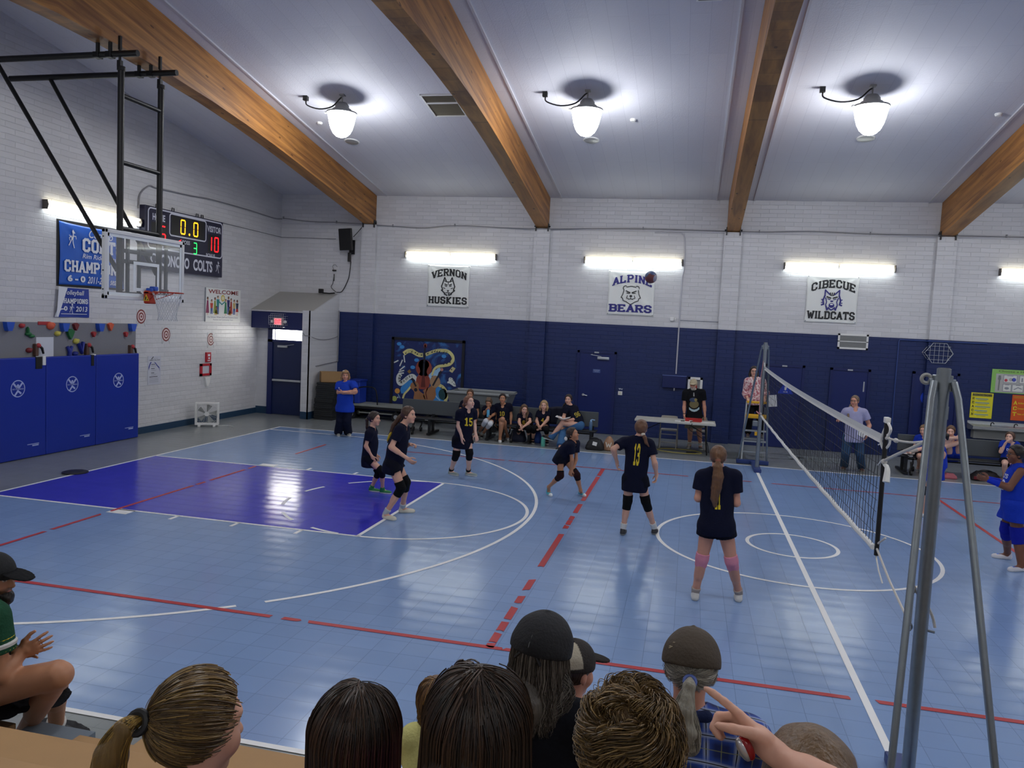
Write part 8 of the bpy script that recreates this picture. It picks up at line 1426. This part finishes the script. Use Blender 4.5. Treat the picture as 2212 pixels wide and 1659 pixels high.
for sd, (x, dx) in dict(R=(372, -.02), L=(495, .14)).items(): a = at_y(1960+x/4.14, 0, 7.0); a[2] = .424; P.foot(sd, a, a+nv(np.array([dx*3, -1, 0]))*.24); P.J['an'+sd] = a+np.array([dx*.2, -.06, .085])
P.body(); P.shirt(BK, 0, -.02, hemgirth=0, waist=.0); P.shorts(BK, .55, .018, flare=.02); P.socks('b9aea6', .2); P.shoes('4a4644', 'c8c6c0'); P.hair('6a4e38', vol=.02)
P = sit('child in blue jersey number 12 thinking with a hand on the chin', (2060, 780, 5.53), 7.2, dict(head=(672, 915, -.06), neck=(690, 985), shR=(590, 985), shL=(750, 1000), elR=(562, 1085, -.10), wrR=(618, 985, -.17), elL=(760, 1110, .0), wrL=(730, 1185, -.25), hipR=(610, 1195), hipL=(690, 1205), knR=(612, 1225, -.40), knL=(715, 1235, -.38)), dict(R=((600, 1440), (592, 1470)), L=((700, 1450), (705, 1480))), (-.60, -.75, .18), None, None, c=BK, sock=None, s=.88, skin=SK['pale']); P.hair('5f4434', vol=.024, nape=-.06); P.text(P.sh, '12', 'dfe3ec', P.T(0, 0, .38), -P.r, P.up, .14); P.text(P.sh, 'CONCHO', 'dfe3ec', P.T(0, 0, .66), -P.r, P.up, .055, w=1.4)
# ================================================================== the crowd in front
M_hs = {}
def strand_mat(): return mat('hair_strands', '888888', .36, attr='tint', spec=.55)
def strands(P, paths, rad, cols, name='hair_strands'):
    """paths: (n, m, 3) strand centre lines, skinned as thin three-sided locks"""
    n, m, _ = paths.shape; T = np.gradient(paths, axis=1); T /= np.linalg.norm(T, axis=2, keepdims=True)+1e-9; ref = np.array([.31, .74, .6]); A = np.cross(T, ref); A /= np.linalg.norm(A, axis=2, keepdims=True)+1e-9; Bv = np.cross(T, A)
    tap = (np.sin(np.linspace(.35, 1, m)**.6*PI*.97)*.7+.3)[None, :, None]*np.asarray(rad).reshape(-1, 1, 1); V = np.stack([paths+tap*(math.cos(2*PI*k/3)*A+math.sin(2*PI*k/3)*Bv) for k in range(3)], 2).reshape(-1, 3)
    i = np.arange(n)[:, None, None]*m*3; j = np.arange(m-1)[None, :, None]*3; k = np.arange(3)[None, None, :]; k2 = (k+1) % 3; F = np.stack([i+j+k, i+j+k2, i+j+3+k2, i+j+3+k], -1).reshape(-1, 4)
    o = link_mesh(name, V, F, strand_mat(), P.t, True); C = np.array([L3(c) for c in cols]); w = RNG.random((n, 1)); pick = C[RNG.integers(0, len(C), n)]*(.75+.5*w); c = np.repeat(pick, m*3, 0); a = o.data.color_attributes.new('tint', 'FLOAT_COLOR', 'POINT'); a.data.foreach_set('color', np.hstack([c, np.ones((len(c), 1))]).astype(np.float32).ravel()); return o
def skull(P, D, out=.02):
    """point on the scalp in head directions D (right, front, up)"""
    D = D/np.linalg.norm(D, axis=-1, keepdims=True); r = 1/np.sqrt((D[..., 0]/(.074+out))**2+(D[..., 1]/(.094+out))**2+(D[..., 2]/(.09+out))**2); Q = D*r[..., None]; return P.J['head']+P.hs*(Q[..., :1]*P.hr+(Q[..., 1:2]-.01)*P.hf+(Q[..., 2:]+.03)*P.hu)
def slerp(A, B, t):
    A = A/np.linalg.norm(A, axis=-1, keepdims=True); B = B/np.linalg.norm(B, axis=-1, keepdims=True); w = np.arccos(np.clip((A*B).sum(-1, keepdims=True), -1, 1))+1e-6; return (np.sin((1-t)*w)*A+np.sin(t*w)*B)/np.sin(w)
def pulled(P, tie, n, cols, rad=.0016, out=.021, line=None):
    a = RNG.uniform(0, 2*PI, n); R0 = np.stack([np.sin(a)*1.0, .55+.0*a, np.cos(a)*.95], 1); low = R0[:, 2] < 0; R0[low, 1] -= .9*(-R0[low, 2])/.95; R0[:, 2] -= .05; R0 += RNG.normal(0, .12, R0.shape); st = RNG.uniform(0, .75, n)[:, None]
    T = np.tile(np.array(tie)[None, :], (n, 1))+RNG.normal(0, .06, (n, 3)); t = np.linspace(0, 1, 14)[None, :, None]; t = st[:, None]+(1-st[:, None])*t; D = slerp(R0[:, None, :], T[:, None, :], t); o = out+RNG.normal(0, .0022, n)[:, None]+.003*np.sin(t[..., 0]*PI); return strands(P, skull(P, D, o), rad*RNG.uniform(.6, 1.3, n), cols)
def tail(P, pts, spread, n, cols, rad=.0016, m=18, wave=.0, name='tail_strands'):
    C = np.array(spline(pts, m-1)); s = np.interp(np.linspace(0, 1, m), np.linspace(0, 1, len(spread)), spread); off = RNG.normal(0, 1, (n, 1, 3)); off /= np.maximum(np.linalg.norm(off, axis=2, keepdims=True), .6); off[..., 1] *= .7; ph = RNG.uniform(0, 6.3, (n, 1, 1)); w = wave*np.sin(np.linspace(0, 9, m)[None, :, None]+ph)*np.array([1, .4, .2]); L = RNG.uniform(.82, 1.0, (n, 1)); idx = np.linspace(0, 1, m)[None, :]*L*(m-1); i0 = np.clip(idx.astype(int), 0, m-2); f = (idx-i0)[..., None]; Q = C[i0]*(1-f)+C[i0+1]*f; sp = (s[i0]*(1-f[..., 0])+s[i0+1]*f[..., 0])[..., None]; return strands(P, Q+off*sp+w*sp/.03, rad*RNG.uniform(.6, 1.3, n), cols, name)
def loose(P, n, cols, length=.30, rad=.0018, crown=(0, -.25, 1), half=2.2, out=.024, flare=.0, wave=.0, over=1.75, m=20):
    az = RNG.uniform(-half, half, n)+PI; c = nv(crown); e = np.stack([np.sin(az), np.cos(az), -.12*np.ones(n)], 1); e = e/np.linalg.norm(e, axis=1, keepdims=True); t = np.linspace(0, 1, m)[None, :]; st = RNG.uniform(0, .5, n)[:, None]; k = np.clip((st+(1-st)*t)/.62, 0, 1)[..., None]; D = slerp(np.tile(c, (n, m, 1))+RNG.normal(0, .05, (n, 1, 3)), np.tile(e[:, None, :], (1, m, 1)), k); o = out+RNG.normal(0, .0028, n)[:, None]+0*t; Q = skull(P, D, o); h = np.clip(((st+(1-st)*t)-.62)/.38, 0, 1); L = length*RNG.uniform(.8, 1.05, n)[:, None]; Q = Q+np.array([0, 0, -1.0])*(h*L)[..., None]; outw = (e[:, :1]*P.hr+e[:, 1:2]*P.hf); Q += outw[:, None, :]*(flare*h-.05*h*(1-flare*8)*np.abs(e[:, 1:2]))[..., None]*.6
    if wave: ph = RNG.uniform(0, 6.3, (n, 1)); Q += (wave*np.sin(h*14+ph)*h)[..., None]*np.array([1, .3, .3])
    return strands(P, Q, rad*RNG.uniform(.6, 1.3, n), cols)
def seated(label, u, v, d, f, seat, s=1.0, skin='fair', bf=(0, 1, 0), lean=.0, sho=.17, h=.0075, g=1.0, legs='LR', J=None, hs=None, **kw):
    hd = at_d(u, v, d); bf = nv(bf); r = np.array([bf[1], -bf[0], 0]); z = np.array([0, 0, 1.0]); H = (hs or (s*.35+.65))*.97; neck = hd-z*.155*H-bf*.02; pel = np.array([hd[0], hd[1], 0])-bf*(.04+lean)+z*(seat+.10*s); Q = dict(head=hd, neck=neck)
    for sd, q in (('L', -1), ('R', 1)):
        sh = neck+r*q*sho*s-z*.055*s-bf*.01; Q['sh'+sd] = sh; Q['el'+sd] = sh+r*q*.05-z*.27*s+bf*.07; Q['wr'+sd] = sh+r*q*(-.03)-z*.36*s+bf*.30*s; Q['hip'+sd] = pel+r*q*.085*s; Q['kn'+sd] = pel+r*q*.10*s+bf*.43*s+z*.03; Q['an'+sd] = pel+r*q*.10*s+bf*.40*s-z*.36*s
    if J: Q.update({k: np.asarray(x, float) for k, x in J.items()})
    return Person(label, Q, f, s=s, g=g, skin=SK[skin], h=h, hs=hs, **kw)
# blonde girl with a ponytail
P = seated('girl with blonde ponytail and bare ear, front row of the crowd', 432, 1572, 1.60, (.42, .90, -.12), 1.425, .76, 'fair', g=.95, h=.006, hs=.90); P.body(); P.shirt('8a94a8', .5, -.02, vneck=0); P.trousers('2a3550'); tie = nv((-.28, -.92, .10)); P.hair('5a4426', vol=.016, nape=-.06, line=(.03, .05)); BL = ('7a5f34', '6a5230', '57432a', '8c7140', '4a3822'); pulled(P, tie, 2600, BL, .0014, .019); tp = skull(P, np.array([tie]), .03)[0]
pts = [tp, tp+np.array([-.02, -.025, -.015]), tp+np.array([-.045, -.03, -.07]), tp+np.array([-.055, -.025, -.15]), tp+np.array([-.06, -.015, -.25]), tp+np.array([-.06, 0, -.33])]; B = Blob(.01); B.chain(pts[1:], [.02, .03, .034, .032, .015]); put('ponytail', B.mesh(.005, (), .001, 60), hair_mat('6e5528'), P.t); tail(P, pts, [.008, .02, .033, .04, .042, .038], 1300, ('a8863c', '8c6c30', '6d5426', 'c2a050', '50401f'), .0013); MB().tube([tp+np.array([.0, -.012, -.004])+.019*(math.cos(a)*np.array([1, 0, 0])+math.sin(a)*np.array([0, .45, .9])) for a in np.linspace(0, 2*PI, 17)[:-1]], .008, 8, closed=True).build('hair_tie', M_black, P.t, True)
# two long dark heads of hair
P = seated('child with long straight dark brown hair, second from the blonde ponytail', 768, 1606, 1.66, (.0, 1, -.12), 1.425, .76, 'tan', h=.006, hs=.92); P.body(); P.shirt('20222a', .5, -.02, vneck=0); P.trousers('22262e'); P.hair('2c1f16', vol=.02, nape=-.12, extra=lambda B: B.chain([P.H(0, -.05, -.05), P.H(0, -.075, -.15), P.H(0, -.08, -.26)], [.075, .07, .05], .03)); loose(P, 3200, ('2a1d15', '3a281b', '1e1510', '4a3424', '332318'), .26, .0017, (.05, -.1, 1), 2.35, .026, .02)
P = seated('child with long dark hair and a pink top strap, centre of the front row', 1032, 1590, 1.45, (.06, 1, -.14), 1.425, .78, 'brown', h=.006, hs=.95); P.body(); P.shirt('d878a4', .35, -.02, so=.008, vneck=0, neckr=.085); P.trousers('2a2a34'); P.hair('261a12', vol=.022, nape=-.12, extra=lambda B: B.chain([P.H(0, -.05, -.05), P.H(0, -.08, -.15), P.H(0, -.085, -.26)], [.08, .078, .055], .03)); loose(P, 3600, ('241910', '35251a', '1a120d', '443021', '2e2016'), .26, .0018, (.02, -.35, 1), 2.4, .028, .03)
# toddler
P = seated('toddler with wispy light brown hair in a pale yellow shirt', 944, 1516, 3.22, (.1, 1, .0), .805, .52, 'fair', h=.006, hs=.80, sho=.17); P.body(); P.shirt('d8d48a', .7, -.04, vneck=0); P.trousers('5a6a8a'); P.hair('6a4c30', vol=.02, nape=-.08); loose(P, 1300, ('6a4a2e', '84603a', '4a3220', '9a7440'), .10, .0018, (0, -.3, 1), 2.3, .024, .0, .004)
# man in a two-tone cap beyond the long grey hair
P = seated('man in tan and dark cap looking across, beyond the long grey haired person', 1238, 1448, 3.45, (.62, .78, -.05), .455, 1.02, 'ruddy', bf=(.3, 1, 0), h=.007); P.body(); P.shirt('14161e', .55, -.03); P.trousers('2a2c34'); P.hair('2a1d16', vol=.010, line=(.02, .0)); P.cap('26211e', panel='b5ad98', brim='26211e')
# long grey hair under a black cap
P = seated('person with long wavy grey hair under a black cap and black shirt', 1168, 1415, 2.72, (.22, .96, -.10), .805, 1.0, 'fair', h=.0065, g=1.05, sho=.20, tilt=-.10); P.body(); mS = cloth_mat('0d0f18'); P.shirt('0d0f18', .6, -.03, vneck=0, h=.007); P.trousers('23262e'); P.hair('4a443c', vol=.012, nape=-.11, extra=lambda B: B.chain([P.H(0, -.05, -.06), P.H(-.01, -.09, -.16), P.H(-.01, -.11, -.27)], [.07, .085, .05], .03)); P.cap('101116', brim='0d0e12', o=.036); GR = ('57504a', '6c655c', '3e3832', '7d766c', '2e2924'); loose(P, 2300, GR, .24, .0017, (0, -.2, 1), 2.0, .020, .06, .010); tail(P, [P.H(.075, -.02, -.03), P.H(.11, -.03, -.09), P.H(.10, -.05, -.15), P.H(.06, -.10, -.20)], [.02, .035, .035, .02], 300, GR, .0016, wave=.014)
for q in range(5): c = P.H(-.125+.01*q, -.05, -.125-.012*q); MB().tube([c+.022*np.array([math.cos(a), .3*math.sin(a), math.sin(a)])*(1-.09*k)+np.array([-.003*k, 0, -.002*k]) for k, a in enumerate(np.linspace(0, 7, 12))], .0028, 5).build('curl', hair_mat('6c655c'), P.t, True)
k = P.cap_o; cf = lambda r, u: P.H(r, -.02, u); P.text(k, 'CHEROKEE NATION', 'd8dad8', cf(0, .075), P.hr, P.hu, .017, name='cap_text', w=1.2, wide=.085, arch=.35, slab=False, block=False); P.text(k, 'GWY DBP', 'd8dad8', cf(0, .098), P.hr, P.hu, .011, name='cap_text', wide=.036, block=False)
MB().tube(spline([P.H(x, -.105-.018*math.cos(x*14), .005+.045*math.cos(x/.045*1.4)) for x in np.linspace(-.048, .048, 9)], 16), .006, 6).build('cap_opening', M_black, k, True)
r_, u_ = nv(np.array([1, .1, -.13])), nv(np.array([.13, 0, 1])); ce = at_d(1178, 1618, 2.9)+np.array([0, .0, 0]); P.text(P.sh, 'ne under 8000 feet"', 'dadcda', ce, r_, u_, .036, False, 'shirt_text', wide=.185, arch=0)
cg = at_d(1137, 1590, 2.9); P.decal(P.sh, '1f6a38', [(-.5, -.3), (.5, -.3), (.5, .1), (.35, .45), (.2, .15), (.05, .5), (-.15, .1), (-.3, .45), (-.5, .1)], [tuple(range(9))], cg, r_, u_, .05, name='tree_print')
for x in (-.3, .05, .35): P.decal(P.sh, 'd0d8d0', [(x-.1, .2), (x+.1, .2), (x, .52)], [(0, 1, 2)], cg, r_, u_, .055, name='peak_print', lift=.005)
# tousled boy
P = seated('boy with short tousled sandy hair in the front row', 1358, 1622, 1.50, (-.15, 1, -.1), 1.425, .76, 'fair', h=.006, hs=.92); P.body(); P.shirt('4a5a48', .5, -.02, vneck=0); P.trousers('2a2f3a'); P.hair('6a5130', vol=.02, nape=-.07)
n = 2600; D = RNG.normal(0, 1, (n, 3)); D[:, 1] -= .35; D[:, 2] += .45; D /= np.linalg.norm(D, axis=1, keepdims=True); sw = np.cross(D, np.array([.2, -.3, 1.0]))*.8+np.stack([np.sin(D[:, 2]*7+D[:, 1]*5), np.cos(D[:, 0]*8)*.6, np.sin(D[:, 0]*6)*.5], 1)*.55+np.array([0, -.2, -.35]); t = np.linspace(0, 1, 10)[None, :, None]; Dp = D[:, None, :]+sw[:, None, :]*t*.62; o = .016+.030*np.sin(t[..., 0]*2.2)*RNG.uniform(.4, 1.1, n)[:, None]; strands(P, skull(P, Dp, o), .0016*RNG.uniform(.6, 1.3, n), ('6b5230', '836840', '54401f', '95794a', '46351c'))
# old man in brown cap and plaid
m, nt, b, L = nodes('plaid_flannel', .85); tc = N(nt, 'ShaderNodeTexCoord'); sp = N(nt, 'ShaderNodeSeparateXYZ'); L(tc.outputs['Object'], sp.inputs[0]); col = lin('15265e')
def band(ax, per, c, w, ph=0.0):
    f_ = mth(nt, 'FRACT', mth(nt, 'ADD', mth(nt, 'DIVIDE', ax, per), ph)); return mth(nt, 'SMOOTH_MIN', 1.0, mth(nt, 'MAXIMUM', 0.0, mth(nt, 'MULTIPLY_ADD', mth(nt, 'ABSOLUTE', mth(nt, 'SUBTRACT', f_, .5)), -1.0/w, 1.0)), .01)
xa, za = mth(nt, 'ADD', sp.outputs[0], mth(nt, 'MULTIPLY', sp.outputs[1], .15)), mth(nt, 'ADD', sp.outputs[2], mth(nt, 'MULTIPLY', sp.outputs[1], .8))
for ax in (xa, za):
    col = mixc(nt, mth(nt, 'MULTIPLY', band(ax, .105, None, .30), .75), col, lin('2b57c0')); col = mixc(nt, mth(nt, 'MULTIPLY', band(ax, .105, None, .13), .8), col, lin('b9c2c8')); col = mixc(nt, mth(nt, 'GREATER_THAN', band(ax, .105, None, .022), 0.1), col, lin('0c1020')); col = mixc(nt, mth(nt, 'MULTIPLY', mth(nt, 'GREATER_THAN', band(ax, .105, None, .02, .5), .1), .6), col, lin('8a8f5a'))
L(col, b.inputs['Base Color']); mPl = m
P = seated('old man with grey ponytail through a worn brown cap and blue plaid shirt', 1492, 1448, 2.80, (.03, .97, -.22), .805, 1.02, 'ruddy', h=.0065, g=1.12, sho=.205); P.body(); P.shirt('1b2a5c', 1.0, -.03, vneck=0, m=mPl, long=.9, h=.007, neckr=.06); P.trousers('2c3446')
B = Blob(.015); B.chain([P.J['neck']+P.r*x+P.f*y+P.up*z for x, y, z in ((-.085, .03, .0), (-.06, -.05, .02), (0, -.075, .025), (.06, -.05, .02), (.085, .03, .0))], [.02]*5); put('collar', B.mesh(.006), cloth_mat('1a2448'), P.t); P.hair('7f7a72', vol=.010, nape=-.09, line=(.02, .0)); WH = ('a8a498', '8f8b80', 'c2beb0', '77736a'); P.cap('463c30', brim='3c342a', o=.032)
n = 900; az = RNG.uniform(.9, 2.5, n)*np.sign(RNG.normal(0, 1, n)); R0 = np.stack([np.sin(az), -np.cos(az)*.3+.1, -.35+RNG.normal(0, .2, n)], 1); t = np.linspace(0, 1, 9)[None, :, None]; Q = skull(P, R0[:, None, :]+t*np.array([0, 0, -.55])+t*R0[:, None, :]*.0, .010)+(R0[:, :1]*P.hr)[:, None, :]*t*.022*RNG.uniform(0, 1, (n, 1, 1))+.005*np.sin(t*9+RNG.uniform(0, 6, (n, 1, 1)))*P.hr; strands(P, Q, .0011*RNG.uniform(.6, 1.2, n), ('9a958a', 'b5b0a6', '7d786e'), 'beard_strands')
pulled(P, (.0, -.93, -.22), 700, WH, .0013, .014); tp = skull(P, np.array([[.0, -.95, -.28]]), .022)[0]; pts = [tp, tp+np.array([0, -.02, -.02]), tp+np.array([-.015, -.045, -.09]), tp+np.array([.0, -.05, -.16]), tp+np.array([.015, -.04, -.22]), tp+np.array([.02, -.03, -.25])]; B = Blob(.01); B.chain(pts, [.014, .02, .032, .036, .022, .008]); put('ponytail', B.mesh(.005, (), .0012, 60), hair_mat('8f8b7e'), P.t); tail(P, pts, [.006, .014, .034, .042, .03, .012], 1000, WH, .0013, wave=.004); MB().tube([tp+np.array([0, -.012, -.008])+.017*(math.cos(a)*np.array([1, 0, 0])+math.sin(a)*np.array([0, .5, .85])) for a in np.linspace(0, 2*PI, 15)[:-1]], .008, 8, closed=True).build('hair_tie', mat('tie_blue', '5a6fb4', .6), P.t, True)
k = P.cap_o; rg = random.Random(4); mb = MB()
for (r, u, n_) in ((-.075, .09, 5), (-.06, .02, 6), (.06, .02, 6)):
    for i in range(n_): a = P.H(r+rg.uniform(-.012, .012), -.085, u+rg.uniform(-.01, .02)); loc = BVHTree.FromPolygons([tuple(np.array(v.co)+np.array(MW[k.name].translation)) for v in k.data.vertices], [tuple(p.vertices) for p in k.data.polygons]).find_nearest(Vector([float(x) for x in a]))[0]; mb.ell(np.array(loc), (.006, .003, .002), None, 6, 4)
mb.build('frayed_patch', mat('frayed_threads', '9a8f78', .9), k)
# the pointing arm at the corner
hd = at_d(1745, 1712, 1.42); el, wr = at_d(1800, 1712, 1.30), at_d(1668, 1622, 1.40)
P = seated('person pointing over the crowd with a red object in the hand', 1745, 1712, 1.42, (-.1, 1, .0), 1.425, .80, 'fair', h=.005, hs=.92, J=dict(elR=el, wrR=wr, shR=hd+np.array([.14, .0, -.22]))); d = nv(at_d(1590, 1552, 1.44)-wr); nrm = nv(-CR*.8-CF*.25+CU*-.5); P.hand('R', d, nrm, 1.2, .1, .9, (.08, 1.35, 1.4, 1.4), 1.12); P.body(); P.shirt('3a4a6a', .5, -.02, vneck=0); P.trousers('2a2f3a'); P.hair('6a5238', vol=.02); c = at_d(1613, 1616, 1.385); R = np.stack([nv(CR*.45-CU*.9), nv(CR*.9+CU*.45), -CF], 1); t = thing('red_gadget', 'shiny red pocket gadget held in the pointing hand', 'gadget', c); MB().ell(c, (.024, .0115, .0115), R, 18, 12).build('red_shell', mat('glossy_red', '8e1216', .12), t, True); MB().ell(c-CR*.006-CU*.002, (.023, .010, .0118), R, 18, 12).build('silver_edge', mat('silver_shell', 'c8c4c4', .2, metal=.6), t, True)
# man in the black cap at the picture edge
zz, YY = (0, 1190, 4.04), -7.62
J, _ = pose(zz, YY, dict(head=(-42, 235), neck=(-95, 420, .02), shR=(-75, 590, -.17), shL=(-110, 560, .17), elR=(15, 1085, -.16), wrR=(205, 880, -.06), elL=(10, 1000, .20), wrL=(170, 880, .08), hipR=(-300, 1270, -.09), hipL=(-300, 1260, .09), knR=(520, 1080, -.10), knL=(500, 1060, .16)), {})
P = Person('bearded man in black cap and green jersey sitting and clapping at the picture edge', J, (1, .12, -.05), s=1.06, g=1.12, skin=SK['tan'], h=.006)
for sd, (x, y) in dict(R=(-5.42, -7.20), L=(-5.36, -6.95)).items(): P.foot(sd, (x-.06, y, .006), (x+.2, y+.02, .006)); P.J['an'+sd] = np.array([x, y, .09])
P.hand('R', at_y(98, 1388, -7.66)-P.J['wrR'], (0, 1, .15), .35, .35, .1); P.hand('L', at_y(100, 1402, -7.56)-P.J['wrL'], (0, -1, 0), .25, .3, .1); P.body(face=P.facecol(stubble='2a1c14')); P.shirt('1f4a34', .6, -.05, so=.02); P.shorts('0c0d12', .96, .026, flare=.03); P.socks('cfcfca', .1); P.shoes('3a3c40', 'c8c8c4'); P.hair('1e1612', vol=.010, line=(.0, .0)); P.cap('141619', brim='121316', bd=.095)
B = Blob(.012); B.el(P.H(0, .06, -.1), (.05, .045, .05)); put('beard', B.mesh(.006, (), .0015, 80), hair_mat('1e1612'), P.t)
for sd in 'R': A_, E_ = P.J['sh'+sd], P.J['el'+sd]; d_ = nv(E_-A_); c0 = A_+(E_-A_)*.56; [MB().tube([c0-d_*o+(.083)*(math.cos(a)*nv(np.cross(d_, P.r))+math.sin(a)*nv(np.cross(d_, np.cross(d_, P.r)))) for a in np.linspace(0, 2*PI, 25)[:-1]], r, 6, closed=True).build('sleeve_trim', mat('trim_'+c_, c_, .7), P.t, True) for o, r, c_ in ((.0, .007, 'd8c22c'), (.03, .016, 'c8c8c4'), (.06, .008, 'd8c22c'))]
A_, E_ = P.J['wrL'], P.J['elL']; d_ = nv(E_-A_); c0 = A_+d_*.05; MB().tube([c0+.038*(math.cos(a)*nv(np.cross(d_, P.up))+math.sin(a)*nv(np.cross(d_, np.cross(d_, P.up)))) for a in np.linspace(0, 2*PI, 17)[:-1]], .014, 6, closed=True).build('wristwatch', M_black, P.t, True)
P.decal(P.so, '2a5a9c', [(-.5, -.06), (.5, .05), (.5, .12), (-.5, -.0)], [(0, 1, 2, 3)], (P.J['hipR']*.35+P.J['knR']*.65)-np.array([0, .0, .06]), np.array([1, 0, .12]), np.array([0, 0, 1.0]), .2, name='shorts_stripe')
